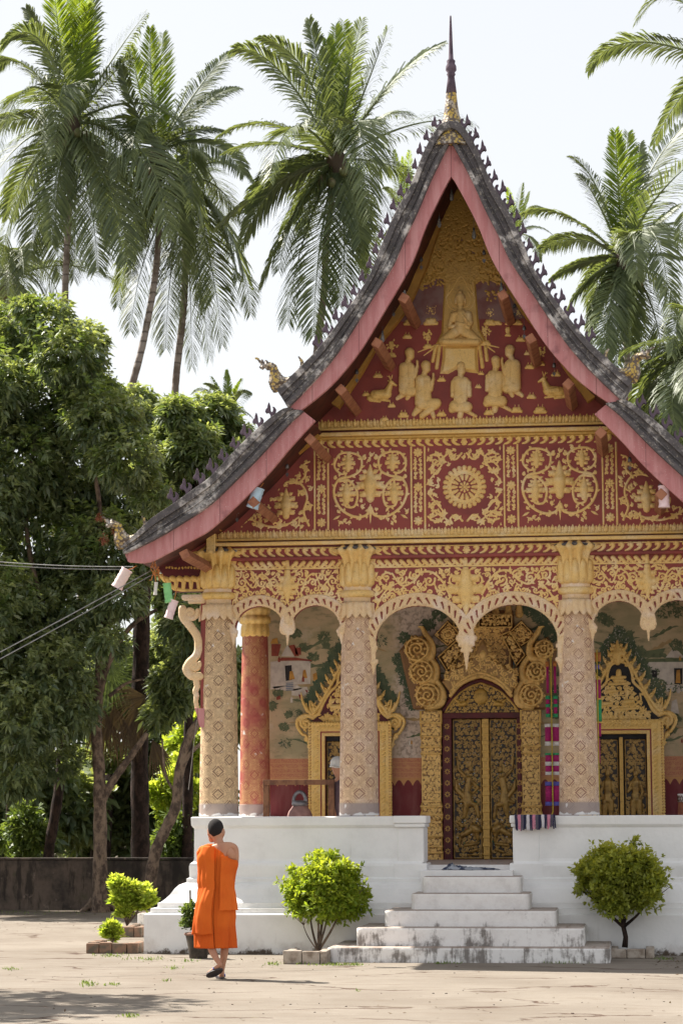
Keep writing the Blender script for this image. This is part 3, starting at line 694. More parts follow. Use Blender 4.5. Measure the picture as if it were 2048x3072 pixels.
# --- ornament panels of the frieze
def fill_gaps(R, inside, radii, w, tries, seed, margin=.012):
    rn = random.Random(seed)
    for r in radii:
        m = int(r / R.res)
        for _ in range(tries):
            i, j = rn.randrange(m, max(m + 1, R.nx - m)), rn.randrange(m, max(m + 1, R.nz - m)); x, z = R.x0 + i * R.res, R.z0 + j * R.res
            if not inside(x, z): continue
            if (R.H[max(0, j - m):j + m, max(0, i - m):i + m] > 0).mean() > .12: continue
            R.curl(x, z, r * .82, rn.uniform(0, 6.28), rn.uniform(.9, 1.3), rn.choice((-1, 1)), w, .7, leaf=False)
            for _k in range(2): a = rn.uniform(0, 6.28); R.leaf(x + r * .7 * math.cos(a), z + r * .7 * math.sin(a), a + 1, r * .9, w * .9)
z0, z1 = ZR(1578), ZR(1339)
def panel_scroll(R, x0, x1, z0, z1):
    cx = (x0 + x1) / 2; w = (x1 - x0) / 2; h = z1 - z0; wd = .012
    for s in (-1, 1):
        X = lambda u: cx + s * u * w; Z = lambda v: z0 + v * h
        wd = .0155
        R.scroll([(X(.02), Z(.24)), (X(.12), Z(.14)), (X(.45), Z(.13)), (X(.80), Z(.25)), (X(.95), Z(.45)), (X(.82), Z(.62)), (X(.5), Z(.66)), (X(.26), Z(.74)), (X(.24), Z(.90)), (X(.5), Z(.97)), (X(.80), Z(.95)), (X(.93), Z(.80)), (X(.78), Z(.70)), (X(.62), Z(.70))], wd, nleaf=22, seed=3)
        R.scroll([(X(.8), Z(.60)), (X(.55), Z(.60)), (X(.34), Z(.45)), (X(.40), Z(.27)), (X(.62), Z(.26)), (X(.70), Z(.34))], wd, nleaf=6)
        R.fleur(X(.62), Z(.30), h * .30); R.fleur(X(.58), Z(.73), h * .24)
        R.curl(X(.14), Z(.90), .03, 1.5, .8, -s, wd * .8, leaf=False)
        R.leaf(X(.24), Z(.62), math.radians(90 + s * 70), .10, .014); R.leaf(X(.8), Z(.14), math.radians(90 - s * 120), .09, .015)
        R.leaf(X(.93), Z(.9), math.radians(-90), .10, .014); R.curl(X(.28), Z(.10), .028, 0 if s > 0 else 3.14, .8, s, wd * .8, leaf=False); R.curl(X(.9), Z(.64), .022, 1.5, .8, -s, wd * .7, leaf=False)
    R.fleur(cx, z0 + h * .34, h * .46, .8); R.cap(cx, z0 + h * .34, .03, cx, z0 + h * .52, .05, .7); R.leaf(cx, z0 + h * .28, -math.pi / 2, h * .25, .016)
for s in (-1, 1):
    xa, xb = sorted((s * .635, s * 1.585)); R = Relief(xa, z0, xb, z1, .006); panel_scroll(R, xa + .02, xb - .02, z0 + .02, z1 - .02); fill_gaps(R, lambda x, z: xa + .03 < x < xb - .03 and z0 + .04 < z < z1 - .03, (.034, .024), .0075, 60, 3)
    R.build('scroll_panel', 'gold_pale', YP, ped)
# centre: rosette with corner scrolls
R = Relief(-.46, z0, .46, z1, .006); zc = (z0 + z1) / 2 - .01
for sx in (-1, 1):
    for sz in (-1, 1):
        X = lambda u: sx * u; Z = lambda v: zc + sz * v
        for u_, v_, r_ in ((.12, .36, .035), (.25, .30, .04), (.38, .20, .04), (.40, .33, .035), (.31, .40, .035), (.40, .06, .03), (.20, .42, .03)): R.curl(X(u_), Z(v_), r_, u_ * 40, 1.1, sx * sz, .0105)
        R.scroll([(X(.03), Z(.40)), (X(.10), Z(.33)), (X(.17), Z(.37)), (X(.15), Z(.43)), (X(.24), Z(.36)), (X(.33), Z(.30)), (X(.40), Z(.22)), (X(.33), Z(.16)), (X(.28), Z(.22))], .012, nleaf=8, seed=5)
        R.scroll([(X(.40), Z(.38)), (X(.30), Z(.40)), (X(.24), Z(.31)), (X(.40), Z(.10)), (X(.42), Z(.04)), (X(.36), Z(.02))], .011, nleaf=6)
        R.curl(X(.34), Z(.31), .055, 0, 1.1, sx * sz, .011); R.leaf(X(.42), Z(.43), math.radians(90) * sz, .05, .01)
fill_gaps(R, lambda x, z: math.hypot(x, z - zc) > .30 and abs(x) < .43 and z0 + .03 < z < z1 - .03, (.032, .024), .0075, 60, 4); R.build('corner_scrolls', 'gold_pale', YP, ped)
R = Relief(-.29, zc - .29, .29, zc + .29, .006)
for i in range(24):
    a = i * math.pi / 12; R.cap(.232 * math.cos(a), zc + .232 * math.sin(a), .026, .205 * math.cos(a), zc + .205 * math.sin(a), .02, .8)
    a0 = a + math.pi / 24
R.path([(.165 * math.cos(a), zc + .165 * math.sin(a)) for a in np.linspace(0, 2 * math.pi, 60)], .012, .012, .5)
R.path([(.19 * math.cos(a), zc + .19 * math.sin(a)) for a in np.linspace(0, 2 * math.pi, 60)], .014, .014, .3)
for i in range(14):
    a = i * 2 * math.pi / 14; R.cap(.09 * math.cos(a), zc + .09 * math.sin(a), .012, .132 * math.cos(a), zc + .132 * math.sin(a), .023, .7)
for i in range(8):
    a = i * 2 * math.pi / 8; R.cap(.03 * math.cos(a), zc + .03 * math.sin(a), .008, .052 * math.cos(a), zc + .052 * math.sin(a), .014, .7)
R.cap(0, zc, .018, k=1); R.build('rosette', 'gold_pale', YP, ped)
# strips with florets
for xm in (-1.69, -.545, .545, 1.69):
    R = Relief(xm - .09, z0 - .02, xm + .09, z1 + .01, .0055)
    for d in (-.08, .08): R.cap(xm + d, z0 - .02, .011, xm + d, z1 + .01, .011, .7)
    hz = z1 - z0; fl = [z0 + .07, (z0 + z1) / 2, z1 - .06]
    for zf in fl:
        for i in range(8):
            a = i * math.pi / 4; R.cap(xm + .02 * math.cos(a), zf + .02 * math.sin(a), .01, xm + .042 * math.cos(a), zf + .042 * math.sin(a), .013, .8)
        R.cap(xm, zf, .016, k=1.)
    rn = random.Random(int(xm * 100)); z = z0 + .14
    while z < z1 - .12:
        if min(abs(z - f) for f in fl) > .075:
            for s in (-1, 1): R.curl(xm + s * .03, z, .024, rn.uniform(0, 6), 1.1, s, .0062, leaf=False); R.leaf(xm + s * .02, z + .02, 1.57 - s * 1, .035, .007)
        z += .05
    R.build('floret_strip', 'gold_pale', YP, ped)
# triangular ends
for s in (-1, 1):
    xa, xb = sorted((s * 1.78, s * 2.86)); R = Relief(xa, z0, xb, z1, .006); X = lambda u: s * (1.8 + u); Z = lambda v: z0 + v
    wd = .013
    R.scroll([(X(.04), Z(.04)), (X(.10), Z(.20)), (X(.06), Z(.38)), (X(.14), Z(.54)), (X(.30), Z(.56)), (X(.50), Z(.44)), (X(.58), Z(.26)), (X(.48), Z(.10)), (X(.30), Z(.06)), (X(.16), Z(.14))], wd, nleaf=13, seed=8)
    R.fleur(X(.31), Z(.14), .34); R.scroll([(X(.16), Z(.54)), (X(.08), Z(.64)), (X(.10), Z(.76)), (X(.03), Z(.80))], wd, nleaf=4)
    R.scroll([(X(.30), Z(.05)), (X(.48), Z(.03)), (X(.68), Z(.10)), (X(.80), Z(.20)), (X(.90), Z(.10)), (X(.84), Z(.04))], wd, nleaf=6)
    R.curl(X(.72), Z(.14), .05, 0, 1.1, 1, .011); R.curl(X(.98), Z(.05), .04, 0, 1.1, 1, .01)
    for u_, v_, r_ in ((.05, .26, .045), (.12, .42, .045), (.22, .58, .04), (.42, .52, .04), (.55, .38, .04), (.52, .16, .04), (.20, .07, .045), (.40, .04, .03), (.62, .06, .04), (.08, .70, .035), (.12, .10, .04), (.82, .12, .04)): R.curl(X(u_), Z(v_), r_, u_ * 30, 1.15, s, .012)
    pass; R.leaf(X(.3), Z(.6), 1.6, .1, .014); R.leaf(X(.46), Z(.5), 1.2 if s > 0 else 1.9, .09, .013)
    fill_gaps(R, lambda x, z: z0 + .02 < z < z1 - .02, (.04, .028), .0085, 90, 6)
    H_ = R.H; lim = np.interp(np.abs(R.X), [p[0] for p in lw[::-1]][::-1], [p[1] for p in lw[::-1]][::-1])
    H_[R.Z[:, None] > lim[None, :] - .12] = -1
    R.build('corner_scroll_panel', 'gold_pale', YP, ped)

# --- tympanum relief scene (traced in photo pixels from the 1180,780 zoom, 3.409x)
def T4(x, y): return xz(1180 + x / 3.409, 780 + y / 3.409, YP)
PX = 1 / 3.409 / 260.
def fig(name, ops, bx, mat='gold', k=.75, res=.0055, par=None):
    if k > 1: ops = [(o[:7] + ((o[7] if len(o) > 7 else .75) * 1.2, (o[8] if len(o) > 8 else 0) + .02)) if o[0] == 'c' else o for o in ops]
    a = T4(bx[0], bx[3]); b_ = T4(bx[2], bx[1]); R = Relief(a[0], a[1], b_[0], b_[1], res)
    for op in ops:
        if op[0] == 'c':
            _, x, y, r, x2, y2, r2 = op[:7]; kk = op[7] if len(op) > 7 else k; bs = op[8] if len(op) > 8 else 0
            p, q = T4(x, y), T4(x2, y2); R.cap(p[0], p[1], r * PX, q[0], q[1], r2 * PX, kk, bs)
        elif op[0] == 'p': R.plate([T4(*q) for q in op[1]], op[2], 1.0)
        elif op[0] == 'l': R.leaf(*T4(op[1], op[2]), math.radians(op[3]), op[4] * PX, op[5] * PX, .8)
        elif op[0] == 'w': R.path([T4(*q) for q in smooth2(op[1], 5)], op[2] * PX, op[3] * PX, .7, op[4] if len(op) > 4 else 0)
    return R.build(name, mat, YP, par or ped)
fig('relief_throne', [('p', [(500, 880), (860, 880), (870, 1160), (790, 1150), (640, 1120), (560, 1165), (475, 1160), (500, 1000)], .035)] +
    [('c', a, 885, 18, b, c, 20, .9) for a, b, c in ((430, 400, 1030), (470, 440, 1100), (880, 910, 1090), (940, 955, 1020))] +
    [('c', 430, 870, 10, 250, 940, 5), ('c', 440, 880, 10, 310, 975, 5), ('c', 940, 860, 10, 1075, 892, 5), ('c', 950, 875, 10, 1035, 940, 5), ('c', 425, 870, 12, 960, 862, 12, .9)], (240, 850, 1090, 1180))
tr = [('p', [(520, 0), (880, 0), (900, 130), (845, 220), (865, 500), (880, 700), (960, 850), (430, 860), (490, 740), (500, 480), (515, 160), (480, 120)], .022),
      ('w', [(520, 120), (420, 100), (310, 115)], 26, 10), ('w', [(860, 200), (940, 180), (1100, 250)], 26, 12)]
rn = random.Random(4)
for (cx, cy, r_) in ((330, 200, 70), (300, 250, 50), (1010, 350, 60), (1060, 130, 50), (960, 120, 50), (1120, 340, 40), (420, 50, 70), (950, 60, 60)):
    for i in range(16): tr.append(('l', cx + rn.uniform(-r_, r_), cy + rn.uniform(-r_, r_) * .8, rn.uniform(180, 360), 40, 15))
relief_tree = fig('relief_tree', tr, (230, -10, 1180, 880), 'gold_deep')
# canopy of small leaves above
R = Relief(-.82, ZR(860), .82, ZR(540), .006); rn = random.Random(9)
for i in range(3000):
    v = rn.random(); zz = ZR(850) + v * (ZR(550) - ZR(850)); hw = .66 * (1 - v) + .10; x = rn.uniform(-hw, hw)
    if v < .12 and abs(x) > .3 and rn.random() < .6: continue
    if i < 160: R.cap(x * .86, zz + .03, .09, k=.13)
    R.leaf(x, zz, rn.uniform(3.4, 6.0), .055, .014, .5, .018)
R.build('relief_canopy', 'gold_deep', YP, ped)
# buddha
fig('relief_halo', [('w', [(540, 380), (560, 470), (640, 520), (740, 520), (810, 470), (830, 380), (770, 300), (690, 170), (600, 300), (540, 380)], 9, 9, .02), ('c', 685, 120, 10, 685, 170, 16), ('c', 580, 250, 8, 545, 380, 8, .8, .02), ('c', 790, 250, 8, 825, 350, 8, .8, .02),
     ('w', [(580, 400), (620, 480), (750, 480), (790, 400), (760, 330)], 7, 7, .02)], (510, 90, 850, 540), 'gold')
fig('relief_seated_figure', [('c', 685, 345, 26, 685, 345, 26, .9, .05), ('c', 686, 385, 50, 686, 450, 38, .8, .035), ('c', 686, 450, 28, 686, 530, 30, .8, .03), ('c', 690, 560, 60, 690, 700, 70, .55, .035), ('c', 620, 570, 42, 610, 620, 30, .8, .03), ('c', 765, 570, 44, 775, 640, 36, .8, .03),
     ('c', 600, 590, 28, 575, 690, 22, .9, .03), ('c', 585, 690, 20, 650, 680, 18, .9, .04), ('c', 785, 640, 34, 760, 710, 26, .9, .03), ('c', 770, 700, 22, 700, 680, 20, .9, .05), ('c', 655, 660, 18, 720, 670, 18, .9, .07),
     ('c', 640, 740, 60, 500, 830, 36, .7, .02), ('c', 740, 740, 60, 870, 830, 38, .7, .02), ('c', 520, 840, 34, 860, 842, 34, .9, .03), ('c', 630, 850, 16, 740, 850, 16, .9, .05),
     ('c', 678, 420, 5, 684, 455, 6, 1, .075), ('c', 636, 400, 8, 638, 455, 8, .9, .03), ('c', 735, 400, 8, 734, 455, 8, .9, .03), ('c', 640, 545, 6, 760, 690, 6, .9, .075), ('c', 690, 545, 6, 780, 660, 6, .9, .075)], (440, 310, 930, 890), 'gold_pale', k=1.15)
def kneeler(name, hx, hy, dx=0, sh=100, H2=560, back=False, flip=1, leg=True):
    f = flip; X = lambda v: hx + f * v
    o = [('c', hx, hy - 10, 48, X(6), hy + 45, 40, .85, .02), ('c', X(-4), hy + 60, 28, X(-4), hy + 115, 34, .8, .02), ('c', X(-30), hy + 150, 60, X(-10), hy + 330, 66, .6, .03), ('c', X(35), hy + 155, 55, X(15), hy + 320, 55, .6, .03),
         ('c', X(-75), hy + 160, 32, X(-85), hy + 290, 26, .9, .02), ('c', X(75), hy + 165, 32, X(88), hy + 290, 24, .9, .02),
         ('c', X(-60), hy + 400, 62, X(60), hy + 410, 58, .6, .03), ('c', X(-60), hy + 400, 55, X(-90), hy + 430, 40, .6, .02)]
    for i in range(5): o.append(('w', [(X(-60 + i * 8), hy + 160 + i * 40), (X(0), hy + 190 + i * 42), (X(60), hy + 180 + i * 40)], 4, 3, .06))
    for i in range(4): o.append(('w', [(X(-70 + i * 40), hy + 330), (X(-75 + i * 45), hy + 440)], 5, 3, .055))
    if leg: o += [('c', X(60), hy + 450, 22, X(150), hy + 500, 16, .8), ('c', X(0), hy + 440, 34, X(-10), hy + 500, 30, .8)]
    return fig(name, o, (min(X(-170), X(200)), hy - 90, max(X(-170), X(200)), hy + 560), 'gold_pale')
kneeler('relief_kneeling_figure', 690, 1095)
def praying(name, hx, hy, f, sit=0):
    X = lambda v: hx + f * v
    o = [('c', hx, hy, 50, X(6), hy + 40, 44, .85, .02), ('c', X(-10), hy + 70, 28, X(-20), hy + 120, 36, .8, .02), ('c', X(-50), hy + 160, 60, X(-50), hy + 380, 64, .55, .03), ('c', X(0), hy + 150, 50, X(10), hy + 340, 50, .6, .03),
         ('c', X(20), hy + 150, 34, X(50), hy + 250, 26, .9, .03), ('c', X(55), hy + 240, 24, X(80), hy + 130, 14, .9, .03), ('c', X(78), hy + 90, 12, X(80), hy + 150, 14, .9, .03)]
    if sit: o += [('c', X(-40), hy + 400, 62, X(110), hy + 390, 50, .6, .03), ('c', X(110), hy + 400, 46, X(-40), hy + 520, 30, .7, .02), ('c', X(-60), hy + 430, 50, X(-120), hy + 500, 24, .7), ('c', X(60), hy + 470, 24, X(80), hy + 530, 22, .8)]
    else: o += [('c', X(-40), hy + 380, 62, X(30), hy + 400, 50, .6, .03), ('c', X(-60), hy + 420, 34, X(-125), hy + 470, 20, .8), ('c', X(0), hy + 420, 34, X(-25), hy + 470, 20, .8)]
    for i in range(6): o.append(('w', [(X(-95), hy + 170 + i * 40), (X(-40), hy + 205 + i * 38), (X(15), hy + 170 + i * 38)], 4, 3, .06))
    return fig(name, o, (min(X(-160), X(190)), hy - 80, max(X(-160), X(190)), hy + 560), 'gold_pale')
praying('relief_kneeling_figure', 165, 945, 1); praying('relief_sitting_figure', 330, 1075, 1, 1); praying('relief_kneeling_figure', 1190, 915, -1)
kneeler('relief_sitting_figure', 1045, 1035, flip=1)
def deer(name, f, ox, oy):
    X = lambda v: ox + f * v; o = [('c', X(0), oy, 52, X(120), oy - 10, 52, .7, .01), ('c', X(120), oy - 10, 46, X(165), oy - 120, 24, .8, .01), ('c', X(165), oy - 130, 24, X(215), oy - 100, 11, .8, .02),
         ('c', X(-10), oy + 10, 44, X(-60), oy + 30, 26, .7), ('c', X(-60), oy + 15, 12, X(-95), oy - 5, 5, .8), ('c', X(-50), oy + 50, 16, X(50), oy + 66, 11, .8), ('c', X(60), oy + 45, 15, X(150), oy + 60, 10, .8),
         ('c', X(160), oy - 145, 7, X(145), oy - 200, 4), ('c', X(160), oy - 145, 7, X(178), oy - 205, 4), ('c', X(150), oy - 180, 4, X(125), oy - 195, 3), ('c', X(150), oy - 140, 10, X(130), oy - 150, 4), ('c', X(20), oy - 10, 30, X(100), oy, 26, .5, .045)]
    fig(name, o, (min(X(-110), X(240)), oy - 220, max(X(-110), X(240)), oy + 90), 'gold')
deer('relief_deer', 1, -190, 1295 + 85); deer('relief_deer', -1, 1700, 1270 + 75)
def mound(x, y, w=60, tree=0):
    o = [('c', x - w * .6, y - 4, w * .22, x + w * .6, y - 4, w * .22, .8)] + [('c', x + d, y - w * .35, w * .3, x + d, y - w * .3, w * .3, .8) for d in (-w * .3, 0, w * .3)]
    rn = random.Random(int(x * 7 + y))
    if tree:
        o.append(('c', x, y - w * .4, 7, x, y - tree, 5, .9))
        for i in range(30):
            a = rn.uniform(0, 6.28); r_ = rn.uniform(0, tree * .42); o.append(('l', x + math.cos(a) * r_, y - tree + math.sin(a) * r_ * .9, rn.uniform(0, 360), 28, 9))
    else: o += [('c', x - w * .25, y - w * .7, 4, x - w * .25, y - w * .95, 3), ('c', x + w * .25, y - w * .7, 4, x + w * .28, y - w * .95, 3)]
    return fig('relief_tree' if tree else 'relief_mound', o, (x - max(w, tree * .6) - 20, y - max(w, tree * 1.5) - 20, x + max(w, tree * .6) + 20, y + 20), 'gold')
for a in ((160, 655, 75, 140), (380, 650, 95, 140), (140, 795, 60), (350, 895, 60, 130), (-20, 985, 60, 120), (-160, 1195, 60), (-280, 1385, 50), (-20, 1500, 50), (100, 1600, 70), (490, 1590, 62), (975, 1575, 65), (1260, 1550, 75), (1500, 1555, 85), (490, 1235, 55), (895, 1170, 38), (865, 1305, 40),
          (1410, 1410, 60), (1390, 1105, 60), (1370, 965, 45), (1500, 1070, 60, 130), (1170, 775, 40, 60), (1300, 825, 60), (1400, 805, 50), (985, 655, 80, 120), (1060, 655, 60), (1180, 655, 50), (1270, 655, 60, 110), (945, 860, 60, 130), (-90, 1640, 50), (1660, 1180, 60)):
    mound(*a)

# --- arcade slab with cusped double arches
YA = .76                                       # front face of arcade
def A7(px, py): return xz(px, py, YA)
ztop = A7(1400, 1672)[1]
colX = [(xz(661, 2440, YC)[0]), xz(1079, 2440, YC)[0], xz(1727, 2440, YC)[0], 2.93]
colX = [-2.93, -1.275, 1.275, 2.93]
zA = {0: (A7(795, 1816)[1], A7(872, 1852)[1], A7(872, 1935)[1], A7(730, 1902)[1]), 1: (A7(1266, 1815)[1], A7(1403, 1915)[1], A7(1403, 2008)[1], A7(1160, 1990)[1])}
arc_in = []
def bay_outline(xa, xb, kind, grow=0.):
    """bottom contour of the slab from xa to xb"""
    zap, zj, zt, zl = zA[kind]; xm = (xa + xb) / 2; pts = []
    for (u, v, first) in ((xa, xm, 1), (xm, xb, 0)):
        c = (u + v) / 2; hw = (v - u) / 2 - (.03 if kind == 0 else .045); zc_ = zap - hw * (.85 if kind else .95)
        A = []
        if first: A += [(u, zl - .02), (u + .03, zl)]
        for i in range(0, 21):
            a = math.pi * (1 - i / 20); A.append((c + (hw - grow) * math.cos(a), zc_ + (zap - zc_ + grow) * math.sin(a) ** .85 if 0 < i < 20 else zc_))
        if first: A += [(xm - .03, zj - .01)]
        else: A = [(xm + .03, zj - .01)] + A + [(v - .03, zl), (v, zl - .02)]
        pts += A
    return pts
arcade = MB(); polys = []
bays = [(colX[0], colX[1], 0), (colX[1], colX[2], 1), (colX[2], colX[3], 0)]
first_arch = None
for bi, (xa, xb, kd) in enumerate(bays):
    pts = bay_outline(xa + .16, xb - .16, kd); top_ = [(x, ztop) for x, z in pts]
    b = MB(); b.strip(top_, pts, YA, YA + .22); arc = b.build('arch_spandrel', 'red', temple)
    # scalloped band following the arches
    R = Relief(xa + .1, zA[kd][2] - .35, xb - .1, ztop, .0065); zap, zj, zt, zl = zA[kd]; xm = (xa + xb) / 2
    for (u, v) in ((xa + .16, xm), (xm, xb - .16)):
        c = (u + v) / 2; hw = (v - u) / 2 - (.03 if kd == 0 else .045); zc_ = zap - hw * (.85 if kd else .95); bw = .062 if kd == 0 else .074
        arcp = [(c + (hw + bw * .9) * math.cos(a), zc_ + (zap - zc_ + bw * .9) * math.sin(a)) for a in np.linspace(math.pi, 0, 33)]
        R.path(arcp, bw, bw, .28)
        arco = [(c + (hw + bw * 1.75) * math.cos(a), zc_ + (zap - zc_ + bw * 1.75) * math.sin(a)) for a in np.linspace(math.pi, 0, 33)]
        R.path(arco, .014, .014, .9, .012)
        n = 19 if kd else 13
        for i in range(n):
            t = (i + .5) / n; a = math.pi * (1 - t); s = -1 if t < .5 else 1
            p = (c + (hw + bw * .25) * math.cos(a), zc_ + (zap - zc_ + bw * .25) * math.sin(a)); q = (c + (hw + bw * 1.4) * math.cos(a + s * .10), zc_ + (zap - zc_ + bw * 1.4) * math.sin(a + s * .10))
            R.cap(p[0], p[1], .012, q[0], q[1], .020, .7, .018)
            # open slots between the leaves show red
            a2 = math.pi * (1 - (i + 1) / n) if i < n - 1 else None
            if a2 is not None:
                for tt in np.linspace(0, 1, 6):
                    rr = bw * (.35 + .75 * tt); aa = a2 + s * .09 * tt
                    x_, z_ = c + (hw + rr) * math.cos(aa), zc_ + (zap - zc_ + rr) * math.sin(aa)
                    i0, i1, j0, j1 = R._win(x_ - .012, x_ + .012, z_ - .012, z_ + .012); XX, ZZ = np.meshgrid(R.X[i0:i1], R.Z[j0:j1]); R.H[j0:j1, i0:i1][np.hypot(XX - x_, ZZ - z_) < .0075 + .006 * tt] = -.01
    # leg pendants beside the columns and the centre pendant
    for s, xx in ((1, xa + .185), (-1, xb - .185)):
        zz = zc_
        R.cap(xx, zz, .035, xx, zl, .028, .6); R.cap(xx, zl, .045, xx, zl - .03, .03, .7); R.cap(xx + s * .03, zl + .02, .028, k=.7); R.cap(xx, zl - .03, .03, xx, zl - .13, .004, .7)
        R.cap(xx + s * .02, zz - .06, .03, k=.7)
    zz = zc_
    R.cap(xm, zz + .05, .03, xm, zj + .02, .038 if kd else .03, .6); R.cap(xm, zj, .05 if kd else .035, xm, zj - .05, .05 if kd else .035, .7)
    for s in (-1, 1):
        for hh, rr in ((.0, .036), (.05, .03), (.1, .022)):
            f = 1.0 if kd else .62
            R.cap(xm + s * (.085 - hh * .4) * f, zj - hh * f * 1.4, rr * f, k=.8)
    R.cap(xm, zj - .04, .05 if kd else .03, xm, zt, .004, .7)
    R.H[:, (R.X < xa + .13) | (R.X > xb - .13)] = -1
    par = R.build('arch_band', 'gold_worn' if kd else 'gold_worn', YA, arc, lo=-.012)
    # pendants hang below the slab: give them a body behind
    b = MB(); b.prism([(xm - .03, zj + .01), (xm + .03, zj + .01), (xm + .045 * (1 if kd else .7), zj - .05), (xm, zt + .01), (xm - .045 * (1 if kd else .7), zj - .05)], YA + .002, YA + .10); b.build('pendant', 'gold_worn', arc, bevel=.01)
    # spandrel scrolls
    zt_ = A7(1400, 1702)[1]; R = Relief(xa + .17, zj - .05, xb - .17, zt_, .006)
    inn = []
    w = xb - xa - .34
    for s in (-1, 1):
        X = lambda u: xm + s * u * w / 2
        if kd:
            R.scroll([(X(.05), zt_ - .09), (X(.16), zt_ - .30), (X(.24), zt_ - .17), (X(.34), zt_ - .06), (X(.46), zt_ - .05), (X(.56), zt_ - .16), (X(.68), zt_ - .20), (X(.78), zt_ - .06)], .014, nleaf=16, seed=2)
            for u, v, r_, d in ((.12, .14, .075, 1), (.27, .23, .055, -1), (.385, .15, .07, 1), (.55, .09, .055, -1), (.68, .13, .06, 1), (.84, .10, .06, -1), (.93, .24, .05, 1), (.80, .22, .04, 1), (.95, .38, .035, -1), (.20, .38, .035, 1)):
                R.curl(X(u), zt_ - v, r_, rn.uniform(0, 6), 1.25, d * s, .0125)
            R.scroll([(X(.80), zt_ - .2), (X(.9), zt_ - .34), (X(.96), zt_ - .5)], .012, nleaf=4); R.leaf(X(.47), zt_ - .08, 1.57, .1, .014)
        else:
            R.scroll([(X(.08), zt_ - .09), (X(.22), zt_ - .28), (X(.35), zt_ - .10), (X(.5), zt_ - .05), (X(.62), zt_ - .2), (X(.8), zt_ - .07)], .012, nleaf=12, seed=6)
            for u, v, r_, d in ((.25, .15, .06, 1), (.46, .15, .055, -1), (.62, .09, .05, 1), (.82, .14, .065, -1), (.95, .28, .045, 1), (.10, .2, .035, 1)):
                R.curl(X(u), zt_ - v, r_, rn.uniform(0, 6), 1.25, d * s, .011)
            R.leaf(X(.9), zt_ - .25, -1.3 if s > 0 else -1.84, .14, .014)
    R.fleur(xm, zt_ - .04, (zt_ - zj) * .62, .7, -1); R.leaf(xm - .05, zt_ - .03, 2.6, .12, .02); R.leaf(xm + .05, zt_ - .03, .5, .12, .02); R.cap(xm, zt_ - .02, .035, xm, zt_ - .06, .03, .6)
    # clip to the red field above the bands
    XX, ZZ = np.meshgrid(R.X, R.Z); keep = np.ones_like(XX, bool)
    for (u, v) in ((xa + .16, xm), (xm, xb - .16)):
        c = (u + v) / 2; hw = (v - u) / 2 - (.03 if kd == 0 else .045); zc2 = zap - hw * (.85 if kd else .95); bw = .062 if kd == 0 else .074
        keep &= ((XX - c) / (hw + bw * 1.9)) ** 2 + ((ZZ - zc2) / (zap - zc2 + bw * 1.9)) ** 2 > 1
        keep &= ~((np.abs(XX - c) < hw) & (ZZ < zc2))
    fill_gaps(R, lambda x, z: keep[min(R.nz - 1, int((z - R.z0) / R.res)), min(R.nx - 1, int((x - R.x0) / R.res))], (.05, .036, .026), .0095, 1400, 5)
    R.H[~keep] = -1; R.build('spandrel_scrolls', 'gold_pale', YA, arc)
    acan_par = arc
    z0_, z1_ = A7(1400, 1700)[1], A7(1400, 1673)[1]
    R = Relief(xa + .15, z0_, xb - .15, z1_, .006); x = xa + .2; h = z1_ - z0_; k_ = 0
    while x < xb - .2:
        s = 1 if x > xm else -1
        R.cap(x - s * .03, z0_ + h * .2, .016, x + s * .03, z0_ + h * .75, .026, .8); R.cap(x + s * .035, z0_ + h * .35, .012, k=.8); x += .088
    R.cap(xa, z0_ + .01, .012, xb, z0_ + .01, .012, .7); R.cap(xm, z0_, .03, xm, z1_, .02, .9); R.build('acanthus_row', 'gold_pale', YA, arc)
